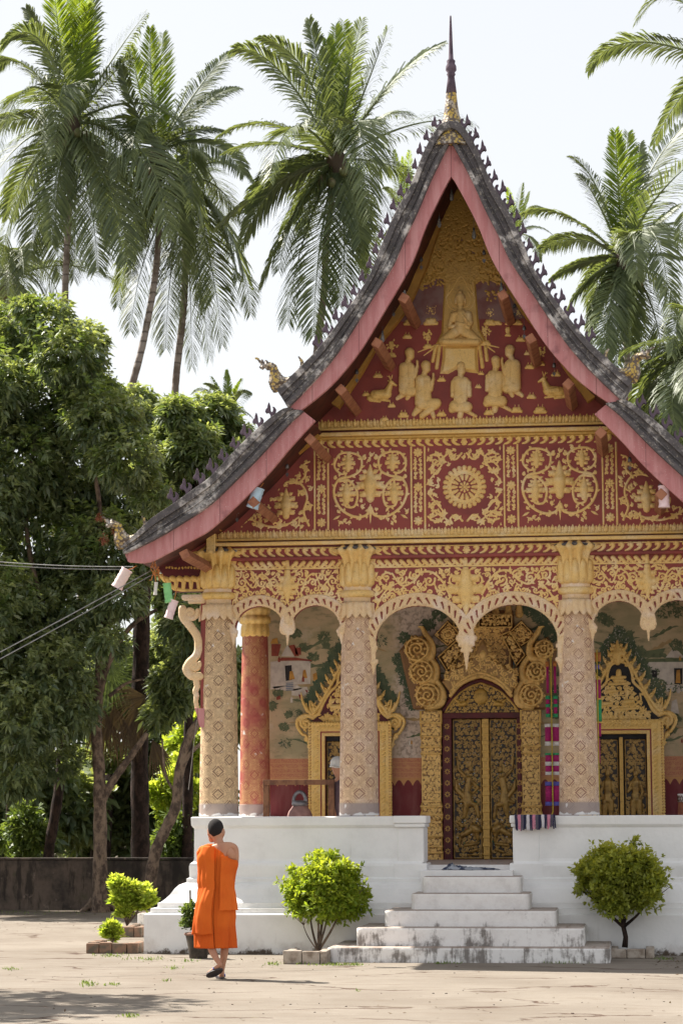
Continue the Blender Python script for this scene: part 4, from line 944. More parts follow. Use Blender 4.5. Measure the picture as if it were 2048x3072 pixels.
# --- columns
zc_ = lambda y: xz(1079, y * D2, YC)[1]
def petal(n, amp, zr=None):
    def m(r, z, a):
        q = abs(math.cos(a * n / 2)); k = (1 - q) ** 1.2
        return r * (1 - amp * k), z
    return m
def make_column(X, Y, mat, zt, k=1., gold='gold_pale', front=True):
    zb_ = H - .03
    b = MB(); r0, r1 = .232 * k, .190 * k
    b.lathe([(r0 * 1.0, 0), (r0, .14), (r0 * .985, .142), (r0 * .97, .5), ((r0 + r1) / 2, 1.5), (r1, zt - zb_)], n=40)
    o = b.build('column', mat, temple, True, loc=(X, Y, zb_), angle=50); c = (X, Y)
    return o
def capital(col_, X, Y, gold, pale, dz=0., k=1.):
    z = lambda y: zc_(y) + dz; c = (X, Y)
    b = MB(); b.lathe([(.188 * k, z(1400)), (.20 * k, z(1352)), (.2 * k, z(1348))], c, 30); b.build('neck', 'p_white' if 0 else pale, col_, True)
    def skirt(r, zz, a):
        q = abs(math.cos(a * 8)); return r * (.97 + .09 * q), zz - (.055 * q if zz < z(1405) else 0)
    b = MB(); b.lathe([(.195 * k, z(1386)), (.225 * k, z(1388)), (.222 * k, z(1396)), (.235 * k, z(1408)), (.235 * k, z(1413)), (.20 * k, z(1410))], c, 96, skirt, close=False); b.build('petal_collar', pale, col_, True)
    b = MB(); b.lathe([(.19 * k, z(1375)), (.215 * k, z(1374)), (.232 * k, z(1370)), (.236 * k, z(1365)), (.225 * k, z(1360)), (.2 * k, z(1358))], c, 36); b.build('torus', gold, col_, True)
    n = 14
    def lotus(r, zz, a):
        q = 1 - abs(math.sin(a * n / 2)) ** 2.2; top = zz > z(1272)
        return r * (.84 + .16 * q), zz + (.06 * q if top else 0) - (.04 * q if (zz > z(1272) and r > .28 * k) else 0)
    b = MB(); b.lathe([(.19 * k, z(1352)), (.215 * k, z(1345)), (.232 * k, z(1325)), (.232 * k, z(1308)), (.236 * k, z(1298)), (.25 * k, z(1288)), (.28 * k, z(1280)), (.315 * k, z(1273)), (.345 * k, z(1270)), (.29 * k, z(1263)), (.2 * k, z(1260))], c, 140, lotus); b.build('lotus_capital', gold, col_, True)
    def low(r, zz, a):
        q = abs(math.sin(a * n / 2)); return r * (1.0 + .045 * q), zz
    b = MB(); bm = [(.20 * k, z(1351)), (.238 * k, z(1344)), (.246 * k, z(1330)), (.238 * k, z(1318)), (.215 * k, z(1313))]
    def low2(r, zz, a):
        q = abs(math.sin(a * n / 2)) ** .6
        return r * (.93 + .10 * q), zz + (.09 * q if zz > z(1322) else 0)
    b.lathe(bm, c, 140, low2); b.build('lower_petals', gold, col_, True)
    b = MB(); b.lathe([(.22 * k, z(1268)), (.285 * k, z(1266)), (.285 * k, z(1262)), (.2 * k, z(1256))], c, 30); b.build('abacus', 'rim', col_, True)
cols = []
for i, X in enumerate(colX):
    o = make_column(X, YC, 'shaft_gold' if i == 0 else 'shaft_pale', zc_(1405)); cols.append(o); capital(o, X, YC, 'gold' if i == 0 else 'gold_pale', 'gold_worn')
o = make_column(-2.93, 3.55, 'shaft_red', 4.0, .86); c = (-2.93, 3.55)
zq = lambda y: xz(770, y, 3.5)[1]
b = MB(); b.lathe([(.165, zq(1912)), (.19, zq(1905)), (.185, zq(1880)), (.175, zq(1874)), (.175, zq(1872)), (.205, zq(1868)), (.205, zq(1852)), (.18, zq(1848)), (.18, zq(1845)), (.2, zq(1838)), (.21, zq(1825)), (.18, zq(1812)), (.18, zq(1760)), (.26, zq(1740))], c, 48, petal(12, .08)); b.build('petal_collar', 'gold', o, True)
o = make_column(2.93, 3.55, 'shaft_red', 4.0, .86); b = MB(); b.lathe([(.19, zq(1905)), (.21, zq(1825)), (.26, zq(1740))], (2.93, 3.55), 40, petal(12, .08)); b.build('petal_collar', 'gold', o, True)

# --- hall walls, porch ceiling, sides
def box(name, x0, x1, y0, y1, z0, z1, mat, par=None, bev=0):
    b = MB(); b.box(x0, x1, y0, y1, z0, z1); return b.build(name, mat, par or temple, bevel=bev)
hall = box('hall_wall', -3.0, 3.0, YW, YW + .25, .9, 4.95, 'wall')
for s in (-1, 1): box('side_wall', *sorted((s * 3.0, s * 2.8)), YW + .25, 12, .9, 4.9, 'white')
box('back_wall', -2.8, 2.8, 11.8, 12, .9, 7.2, 'white'); box('porch_ceiling', -3.1, 3.1, YP + .3, YW, 4.72, 4.80, 'maroon')
box('porch_floor', -2.95, 2.95, .7, YW, .80, .98, 'step')
for s in (-1, 1): box('side_beam', *sorted((s * 3.08, s * 2.85)), YC, YW + .2, 4.35, 4.72, 'red')
# left and right eave brackets in line with the front row
for s in (-1, 1):
    q = lambda px, py: (s * abs(xz(px, py, YA)[0]), xz(px, py, YA)[1])
    b = MB(); b.prism([q(480, 1712), q(520, 1775), q(640, 1775), q(640, 1600), q(600, 1600), q(455, 1690)], YA + .02, YA + .14); br = b.build('eave_bracket', 'maroon', temple)
    R = Relief(*q(478, 1776), *q(625, 1716), .006)
    P = [q(484, 1722), q(522, 1772), q(622, 1774)]
    R.path([q(480, 1726), q(522, 1766), q(560, 1772), q(622, 1772)], .02, .02, .6)
    for i in range(6): a_, c_ = q(503 + i * 23, 1762), q(494 + i * 21, 1735 - (0 if i else -2)); R.path(smooth2([a_, q(505 + i * 22, 1742), c_], 4), .022, .034, .7)
    R.build('bracket_acanthus', 'gold', YA + .02, br)
    R = Relief(*q(490, 1714), *q(625, 1600), .006)
    for (u, v, n) in ((518, 1672, 5), (548, 1662, 5), (573, 1680, 6), (590, 1645, 5), (612, 1620, 4), (610, 1652, 4)):
        x_, z_ = q(u, v)
        for i in range(n): a = i * 2 * math.pi / n; R.cap(x_ + .012 * math.cos(a), z_ + .012 * math.sin(a), .006, x_ + .032 * math.cos(a), z_ + .032 * math.sin(a), .011, .5)
        R.cap(x_, z_, .007, k=1)
    for i in range(14): x_, z_ = q(498 + i * 9.5, 1703); R.curl(x_, z_, .016, i, 1, 1, .005, leaf=False)
    R.build('floral_stencil', 'gold_deep', YA + .02, br)
    # gold post at the corner of the cornice
    p0, p1 = q(627, 1668), q(654, 1604); box('corner_post', *sorted((p0[0], p1[0])), YP - .16, YP - .02, p0[1], p1[1], 'gold', temple, .01)
    # grey scroll bracket beside the outer column
    b = MB(); X0 = s * 3.08
    p0, p1 = q(588, 2240), q(625, 1800)
    pil = box('side_pilaster', *sorted((s * 2.98, s * 3.13)), YA - .02, YC + .1, q(0, 2180)[1], q(0, 1800)[1], 'red')
    R = Relief(*q(530, 2150), *q(630, 1785), .006)
    ss = smooth2([q(588, 1840), q(572, 1852), q(562, 1838), (q(572, 1822)), (q(590, 1826)), q(592, 1850), q(570, 1868)], 6)
    R.curl(*q(572, 1840), .09, 0.3, 1.4, -s * -1, .026, .8, leaf=False)
    R.path(smooth2([q(548, 1828), q(550, 1852), q(572, 1880), q(592, 1910), q(596, 1945), q(588, 1970), q(568, 1990), q(560, 2010), q(575, 2028), q(600, 2030)], 6), .045, .045, .6)
    R.curl(*q(583, 1996), .07, 0.3, 1.4, s, .022, .8, leaf=False); R.path([q(588, 2036), q(592, 2060), q(586, 2075), q(590, 2088), q(588, 2105), q(592, 2128)], .035, .022, .6)
    R.path([q(556, 1792), q(612, 1792)], .04, .04, .6); R.path([q(570, 1806), q(612, 1806)], .02, .02, .6)
    R.build('scroll_bracket', 'gold_worn', YA - .02, pil)
    b = MB(); b.prism([q(584, 2126), q(588, 2130), q(600, 2180), q(615, 2184), q(615, 2126)], YA - .05, YA + .1); b.build('bracket_foot', 'pink', pil)

# --- plinth
def zpl(y): return H - (y - 2440) / 265.5
pf = [(.0, 0.0), (.0, zpl(2742)), (.02, zpl(2738)), (.06, zpl(2738)), (.06, zpl(2724)), (.13, zpl(2723)), (.13, zpl(2708)), (.16, zpl(2706)), (.20, zpl(2698)), (.25, zpl(2684)), (.29, zpl(2668)), (.335, zpl(2656)), (.38, zpl(2651)), (.41, zpl(2649)), (.41, zpl(2638)), (.44, zpl(2634)),
      (.435, zpl(2600)), (.445, zpl(2592)), (.475, zpl(2586)), (.485, zpl(2578)), (.485, zpl(2486)), (.465, zpl(2480)), (.455, zpl(2476)), (.45, zpl(2453)), (.465, zpl(2450)), (.95, zpl(2450)), (.95, .9), (3.5, .9)]
XL, Y0 = xz(431, 2860, 0)[0], 0.0
XR = -XL
gapL = at(1268, 2520, .5)[0]; gapR = at(1541, 2520, .5)[0]
def plinth_side(s, xg, name):
    vs = []; xc = s * XR
    for (o_, z_) in pf:
        oc = min(o_, .95 if o_ < 1 else 3.0)
        vs += [(xg, Y0 + oc, z_), (xc - s * oc, Y0 + oc, z_), (xc - s * oc, 13.0, z_)]
    fs = []
    for i in range(len(pf) - 1):
        for k in range(2): a = 3 * i + k; f = (a, a + 1, a + 4, a + 3); fs.append(f if s > 0 else f[::-1])
    f = tuple(3 * i for i in range(len(pf))); fs.append(f)
    b = MB(); b.add(vs, fs); return b.build(name, 'white', temple, False, bevel=0)
pL = plinth_side(-1, gapL, 'plinth'); pR = plinth_side(1, gapR, 'plinth')
b = MB(); b.box(gapL, gapR, .47, .8, 0, .85); b.build('plinth', 'white', temple)
# end pilasters of the parapet beside the stair
for s, xg, par in ((-1, gapL, pL), (1, gapR, pR)):
    w = .29
    def bx(d, z0_, z1_, ext=0., m='white'):
        b = MB(); xs = sorted((xg - s * ext, xg + s * (w + d))); b.box(xs[0], xs[1], .485 - d - .012, 1.0, z0_, z1_); b.build('end_pier', m, par, bevel=.012)
    bx(.0, zpl(2590), zpl(2484), .012); bx(.03, zpl(2484), zpl(2472), .03); bx(.045, zpl(2472), zpl(2449), .045); bx(.04, zpl(2648), zpl(2592), .05)
# --- stair
st = [(2892, 2845, 750, 1399), (2834, 2785, 817, 1340), (2781, 2733, 882, 1276), (2728, 2682, 943, 1216), (2677, 2631, 970, 1197)]
Ys = [float(gnd(1403, 2890)[1]) + .33 * i for i in range(6)]; stair = empty('tmp', (0, 0, 0)); bpy.data.objects.remove(stair)
stair = None
for i, (yb_, yt_, xl, xr) in enumerate(st):
    Y = Ys[i]; zt = xz(1403, yt_, Y)[1]; x0 = atd(xl, 2100, Y)[0]; x1 = atd(xr, 2100, Y)[0]
    b = MB(); rr = .07; n = 5; P = [(x0 + rr - rr * math.cos(a), Y + rr - rr * math.sin(a)) for a in np.linspace(0, math.pi / 2, n)] + [(x1 - rr + rr * math.sin(a), Y + rr - rr * math.cos(a)) for a in np.linspace(0, math.pi / 2, n)] + [(x1, .6), (x0, .6)]
    m = len(P); b.add([(x, y, 0) for x, y in P] + [(x, y, zt) for x, y in P], [tuple(range(m, 2 * m))] + [(k, (k + 1) % m, (k + 1) % m + m, k + m) for k in range(m)])
    s_ = b.build('stair_step', 'step', temple if stair is None else temple, bevel=.018)
Yl = Ys[5]; zl_ = xz(1403, 2612, Yl)[1]; box('landing', gapL + .0, gapR - .0, Yl, .75, .5, zl_, 'white', None, .01); box('landing', gapL, gapR, .75, 1.2, .5, zl_ - .003, 'step', None)
box('door_sill', -.72, .70, YW - .65, YW, .9, xz(1457, 2582, YW - .65)[1], 'p_tan', None, .01)

# ================================================================== DOORS AND WINDOWS OF THE HALL
def Dq(x, y, Y=YW - .05): return xz(x * D2, y * D2, Y)            # page units
def Z7(x, y, Y=YW - .05): return xz(1180 + x / 3.136, 1800 + y / 3.136, Y)   # door-head zoom
door = box('door_back', *[Dq(x, 1800)[0] for x in (1012, 1203)], YW - .06, YW, Dq(1100, 1985)[1], Dq(1100, 1560)[1], 'maroon')
door.name = 'main_door'
# leaves
def rect(R, x0, z0, x1, z1, w, k=.7, base=0.):
    for a, b in (((x0, z0), (x1, z0)), ((x1, z0), (x1, z1)), ((x1, z1), (x0, z1)), ((x0, z1), (x0, z0))): R.cap(a[0], a[1], w, b[0], b[1], w, k, base)
yd0, yd1 = Dq(1100, 1974)[1], Dq(1100, 1652)[1]
for (xa, xb, s) in ((1040, 1108, 1), (1125, 1190, -1)):
    x0, x1 = Dq(xa, 1800)[0], Dq(xb, 1800)[0]; w = x1 - x0; h = yd1 - yd0
    R = Relief(x0, yd0, x1, yd1, .0062); R.plate([(x0 + .004, yd0 + .004), (x1 - .004, yd0 + .004), (x1 - .004, yd1 - .004), (x0 + .004, yd1 - .004)], .01, 1, g=0.)
    rect(R, x0 + .014, yd0 + .014, x1 - .014, yd1 - .014, .010, .8, .006)
    R.arab(lambda x, z: x0 + .03 < x < x1 - .03 and yd0 + .03 < z < yd1 - .02, .062, .0085, .9, .008, seed=int(xa)); R.G[R.H < .016] = np.minimum(R.G[R.H < .016], 1)
    xc = (x0 + x1) / 2; U = lambda u: (xc + s * u * w); V = lambda v: yd1 - v * h; g_ = dict(k=.95, base=.018)
    # winged dancer: head, torso, hips, arms, legs
    for (u, v, r, u2, v2, r2) in ((.12, .35, .024, .12, .37, .028), (.12, .30, .006, .12, .34, .014), (.06, .43, .04, -.02, .52, .045), (-.02, .53, .05, .02, .60, .055), (.0, .43, .02, -.3, .36, .016), (-.3, .36, .016, -.34, .28, .012), (.12, .44, .02, .36, .49, .017), (.36, .49, .017, .18, .53, .014),
                             (.03, .60, .045, .28, .62, .03), (.28, .62, .03, .36, .70, .02), (-.03, .60, .05, -.12, .70, .02), (-.12, .56, .03, -.36, .50, .03), (-.36, .50, .03, -.40, .44, .012), (-.1, .58, .03, -.34, .60, .012),
                             (.18, .77, .05, .30, .79, .058), (.12, .79, .04, -.2, .83, .035), (-.2, .76, .03, -.3, .74, .02), (.3, .82, .03, .34, .87, .014), (-.24, .84, .02, -.3, .9, .014), (-.1, .9, .02, .3, .89, .02), (.05, .95, .014, .3, .93, .02)):
        R.cap(U(u), V(v), r, U(u2), V(v2), r2, **g_)
    R.cap(xc, yd0 + .055, .012, xc + w * .3, yd0 + .055, .012, **g_)
    lf = R.build('door_leaf', 'gild_door', YW - .09, door)
    rn = random.Random(xa); mb = {k: MB() for k in ('gem_w', 'gem_g', 'gem_r')}
    for i in range(90):
        k = rn.choices(('gem_w', 'gem_g', 'gem_r'), (6, 3, 1))[0]; r = rn.uniform(.004, .008); mb[k].ell((rn.uniform(x0 + .03, x1 - .03), YW - .112, rn.uniform(yd0 + .1, yd1 - .05)), (r, .006, r * 1.2), 6, 4)
    for k in mb: mb[k].build('glass_inlay', k, lf)
x0, x1 = Dq(1109, 1800)[0], Dq(1124, 1800)[0]; b = MB(); b.box(x0, x1, YW - .14, YW - .06, yd0, yd1)
for i in range(16): z = yd0 + .05 + i * (yd1 - yd0) / 16.5; b.box(x0 - .006, x1 + .006, YW - .155, YW - .06, z, z + .03 + .02 * (i % 2))
b.build('door_mullion', 'gild_surround' if 0 else 'gold_deep', door, bevel=.006)
# maroon jambs with stencilled florets
for (xa, xb) in ((1018, 1039), (1189, 1199)):
    x0, x1 = Dq(xa, 1800)[0], Dq(xb, 1800)[0]; j = box('door_jamb', x0, x1, YW - .16, YW - .06, yd0 - .01, Dq(1100, 1640)[1], 'maroon', door, .006)
    R = Relief(x0, yd0, x1, yd1, .005)
    for i in range(12):
        z = yd0 + .1 + i * .145
        for k in range(8): a = k * math.pi / 4; R.cap((x0 + x1) / 2 + .016 * math.cos(a), z + .016 * math.sin(a), .004, (x0 + x1) / 2 + .03 * math.cos(a), z + .03 * math.sin(a), .007, .3)
    R.build('floral_stencil', 'gold_deep', YW - .16, j)
box('door_lintel', Dq(1018, 1800)[0], Dq(1199, 1800)[0], YW - .17, YW - .06, Dq(1100, 1651)[1], Dq(1100, 1638)[1], 'maroon', door, .006)
box('door_threshold', Dq(1020, 1800)[0], Dq(1197, 1800)[0], YW - .2, YW - .06, yd0 - .03, yd0, 'maroon', door, .006)
# lunette with pointed arch
LU = [(485, 1060), (520, 1000), (570, 930), (640, 860), (720, 810), (825, 775), (930, 810), (1020, 860), (1090, 930), (1150, 1000), (1190, 1060)]
R = Relief(*Z7(465, 1095), *Z7(1210, 745), .006); arc_ = [Z7(*p) for p in LU]
R.plate(arc_ + [Z7(1190, 1075), Z7(485, 1080)], .012, g=0.)
R.arab(lambda x, z: True, .055, .008, .8, .008, seed=4)
keepX = [p[0] for p in arc_]; keepZ = [p[1] for p in arc_]
lim = np.interp(R.X, keepX, keepZ); R.H[R.Z[:, None] > lim[None, :] - .012] = -1; R.H[R.Z < Z7(800, 1078)[1], :] = -1
c_ = Z7(825, 900); R.cap(c_[0], c_[1], .085, c_[0], c_[1] - .03, .09, .35, .014); 
for s in (-1, 1):
    p = Z7(825 + s * 150, 980); R.cap(p[0], p[1], .035, p[0] + s * .06, p[1] - .01, .03, .8, .014); q2 = Z7(825 + s * 110, 940); R.cap(p[0], p[1], .02, q2[0], q2[1], .012, .8, .014); R.leaf(p[0] + s * .05, p[1], 1.57 - s * .9, .12, .02, .8, .014)
R.path([(x, z - .015) for x, z in arc_], .013, .013, .8, .012)
R.build('lunette', 'gild_black', YW - .13, door)
R = Relief(*Z7(440, 1095), *Z7(1230, 735), .006); R.path([(Z7(x, y - 14)) for x, y in smooth2(LU, 3)], .032, .032, .5); R.build('arch_moulding', 'maroon', YW - .12, door)
# carved crown above the arch
R = Relief(*Z7(440, 960), *Z7(1210, 330), .0058)
CR_ = [(470, 780), (520, 700), (560, 640), (620, 640), (700, 600), (760, 540), (800, 440), (850, 380), (890, 440), (930, 560), (1000, 600), (1080, 650), (1160, 700), (1170, 780), (1100, 900), (1040, 840), (950, 780), (825, 740), (700, 780), (620, 830), (560, 900)]
R.plate([Z7(*p) for p in CR_], .03, 1.2, g=.4)
inner = smooth2([(545, 905), (620, 815), (720, 755), (825, 725), (930, 755), (1030, 815), (1110, 905)], 5)
R.path([Z7(*p) for p in inner], .022, .022, .7, .02)
R.path([Z7(x, y - 32) for x, y in inner], .014, .014, .8, .03)
for i in range(26):
    p = Z7(*inner[int(i / 26 * (len(inner) - 1))]); R.cap(p[0], p[1], .011, k=1., base=.03)
for i, (x, y) in enumerate([(515, 730), (570, 700), (600, 740), (650, 680), (580, 790), (700, 650), (750, 690), (740, 600), (800, 640), (800, 560), (850, 690), (900, 640), (900, 560), (960, 690), (1000, 640), (960, 600), (1050, 700), (1080, 760), (1110, 680), (1150, 740), (1140, 800), (650, 740), (1030, 760), (850, 600), (560, 650), (690, 590)]):
    p = Z7(x, y); R.curl(p[0], p[1], .045, i * 1.7, 1.2, 1 if x > 830 else -1, .0095, .9, .028, leaf=True)
R.fleur(*Z7(850, 620), .30, .7)
for (x, y) in ((505, 715), (560, 640), (620, 640), (1090, 650), (1160, 690), (745, 545), (960, 560)): p = Z7(x, y); R.curl(p[0], p[1] + .02, .03, 1.5, 1.1, 1 if x > 830 else -1, .009, .9)
R.build('carved_crown', 'gild_surround', YW - .2, door)
# backing boards, rosette squares, slanted boards, top box
R = Relief(*Z7(390, 830), *Z7(1370, -60), .0065)
def quad(P, h, seed, g0=0.): 
    P = [Z7(*p) for p in P]; R.plate(P, h, 1.5, g=0.); A = np.array(P); c = A.mean(0); Q = c + (A - c) * .90
    for a, b in zip(Q, np.roll(Q, -1, 0)): R.cap(a[0], a[1], .008, b[0], b[1], .008, .8, h)
    Q2 = c + (A - c) * .78
    def ins(x, z):
        r = False
        for (xa, za), (xb, zb) in zip(Q2, np.roll(Q2, -1, 0)):
            if (za > z) != (zb > z) and x < (xb - xa) * (z - za) / (zb - za) + xa: r = not r
        return r
    R.arab(ins, .05, .0075, .8, h, seed)
quad([(560, 100), (1120, 100), (1120, 700), (560, 700)], .02, 1)
quad([(380, 330), (510, 190), (640, 330), (510, 440)], .07, 2); quad([(1060, 330), (1200, 190), (1355, 350), (1200, 440)], .07, 3)
for cx, cy in ((515, 325), (1190, 325)):
    p = Z7(cx, cy)
    for r_ in (.085, .055): 
        for i in range(16): a = i * math.pi / 8; R.cap(p[0] + r_ * math.cos(a), p[1] + r_ * math.sin(a), .012, k=1, base=.075)
    R.cap(p[0], p[1], .022, k=.8, base=.08)
quad([(410, 540), (600, 370), (680, 470), (500, 680)], .10, 5); quad([(1010, 320), (1090, 280), (1250, 530), (1160, 640)], .10, 6)
quad([(790, 140), (1130, 140), (1130, 265), (790, 265)], .13, 7); quad([(560, 140), (790, 140), (790, 265), (560, 265)], .13, 8)
for x in (960, 1080, 1180, 640, 740): p, q2 = Z7(x, 130), Z7(x, -30); R.cap(p[0], p[1], .05, q2[0], q2[1], .008, .7, .02)
R.build('carved_board', 'gild_surround', YW - .02, door)
# stacked scroll rolls with naga necks either side
for s, L_ in ((-1, [(330, 900, 105, 0), (270, 680, 100, 1), (230, 470, 105, 2)]), (1, [(1300, 900, 100, 0), (1350, 680, 88, 1), (1420, 470, 80, 2)])):
    R = Relief(*Z7(40 if s < 0 else 1070, 1055), *Z7(560 if s < 0 else 1540, 250), .0062)
    R.plate([Z7(*p) for p in ([(190, 1030), (110, 700), (60, 480), (120, 400), (330, 420), (420, 600), (480, 900), (450, 1040)] if s < 0 else [(1430, 1030), (1530, 700), (1530, 480), (1450, 350), (1330, 420), (1230, 600), (1140, 900), (1200, 1040)])], .02, 1, g=0.)
    for (cx, cy, r, k) in L_:
        p = Z7(cx, cy); rr = r / 3.136 / 236
        R.cap(p[0], p[1], rr, k=.25, base=.05 + .02 * k, g=.42); 
        R.path([(p[0] + rr * math.cos(a), p[1] + rr * math.sin(a)) for a in np.linspace(0, 6.3, 30)], .016, .016, .9, .10 + .02 * k)
        R.curl(p[0], p[1], rr * .72, 2.0 + k, 1.5, s, .015, .9, .13 + .02 * k, leaf=True)
        for i in range(9): a = i * .7; R.curl(p[0] + rr * .7 * math.cos(a), p[1] + rr * .7 * math.sin(a), .022, a, 1, 1, .007, .9, .12 + .02 * k, leaf=False)
        # neck rising to a small head towards the centre
        n0 = (cx - s * 100, cy + 90); n1 = (cx - s * 160, cy + 10); n2 = (cx - s * 75, cy - 130 + 20 * k); n3 = (cx - s * 55, cy - 190)
        pts = [Z7(*q) for q in smooth2([(cx - s * 20, cy + 110), (cx - s * 120, cy + 70), (cx - s * 135, cy - 40), (cx - s * 70, cy - 150), (cx - s * 40, cy - 215)], 6)]
        R.path(pts, .062, .022, .7, .05); e = pts[-1]; R.cap(e[0], e[1], .026, e[0] + s * .04, e[1] + .01, .014, .8, .05)
        R.arab(lambda x, z: math.hypot(x - p[0], z - p[1]) < rr * 1.25 and math.hypot(x - p[0], z - p[1]) > rr, .04, .006, .8, .03, k)
    R.build('scroll_stack', 'gild_surround', YW - .08, door)
    p = Z7(150 if s < 0 else 1420, 850); q2 = Z7(215 if s < 0 else 1370, 1020)
# red backing with dark green painted foliage edge
# pilasters
for s, (xa, xb) in ((-1, (967, 1018)), (1, (1197, 1245))):
    x0, x1 = Dq(xa, 1800)[0], Dq(xb, 1800)[0]; zt, zb2 = Dq(1000, 1634)[1], Dq(1000, 1980)[1]; xc = (x0 + x1) / 2; hw = (x1 - x0) / 2; hh = zt - zb2
    prf = [(1.0, 0), (1.0, .06), (.92, .075), (.95, .10), (.92, .15), (1.0, .17), (.95, .20), (.90, .21), (.97, .24), (.86, .26), (1.0, .285), (1.02, .31), (.9, .34), (.97, .365), (.88, .39), (.84, .40), (.84, .70), (.9, .715), (.86, .74), (.93, .76), (.88, .80), (.95, .83), (.95, .90), (1.0, .92), (1.0, 1.0)]
    b = MB(); V = []; 
    for (u, v) in prf:
        z = zb2 + v * hh; w_ = hw * u; d = .20 * u; V += [(xc - w_, YW - .02, z), (xc - w_, YW - .02 - d, z), (xc + w_, YW - .02 - d, z), (xc + w_, YW - .02, z)]
    fs = []
    for i in range(len(prf) - 1):
        for k in range(3): a = 4 * i + k; fs.append((a, a + 1, a + 5, a + 4))
    fs.append(tuple(4 * (len(prf) - 1) + k for k in range(4))); b.add(V, fs); pil = b.build('pilaster', 'gold_deep', door)
    R = Relief(xc - hw, zb2, xc + hw, zt, .0058)
    vs_ = [v for u, v in prf]
    for j in range(R.nz):
        v = (R.Z[j] - zb2) / hh; u = np.interp(v, vs_, [p[0] for p in prf]); R.B[j, :] = .20 * u
    R.plate([(xc - hw * .82, zb2 + .005), (xc + hw * .82, zb2 + .005), (xc + hw * .82, zt - .005), (xc - hw * .82, zt - .005)], .004, g=0.)
    R.arab(lambda x, z: abs(x - xc) < hw * .78, .045, .0075, .9, .004, seed=3 + s)
    for (u, v) in prf[1:-1:2]: R.cap(xc - hw * .95 * u, zb2 + v * hh, .012, xc + hw * .95 * u, zb2 + v * hh, .012, .9, .010)
    for sg in (-.8, .8): R.cap(xc + sg * hw, zb2 + .4 * hh, .008, xc + sg * hw, zb2 + .7 * hh, .008, .9, .006)
    R.H = np.where(R.H > 0, R.H + R.B - .20 * .84 + .0, R.H)
    R.build('pilaster_carving', 'gild_surround', YW - .02 - .20 * .84 - .002, pil)

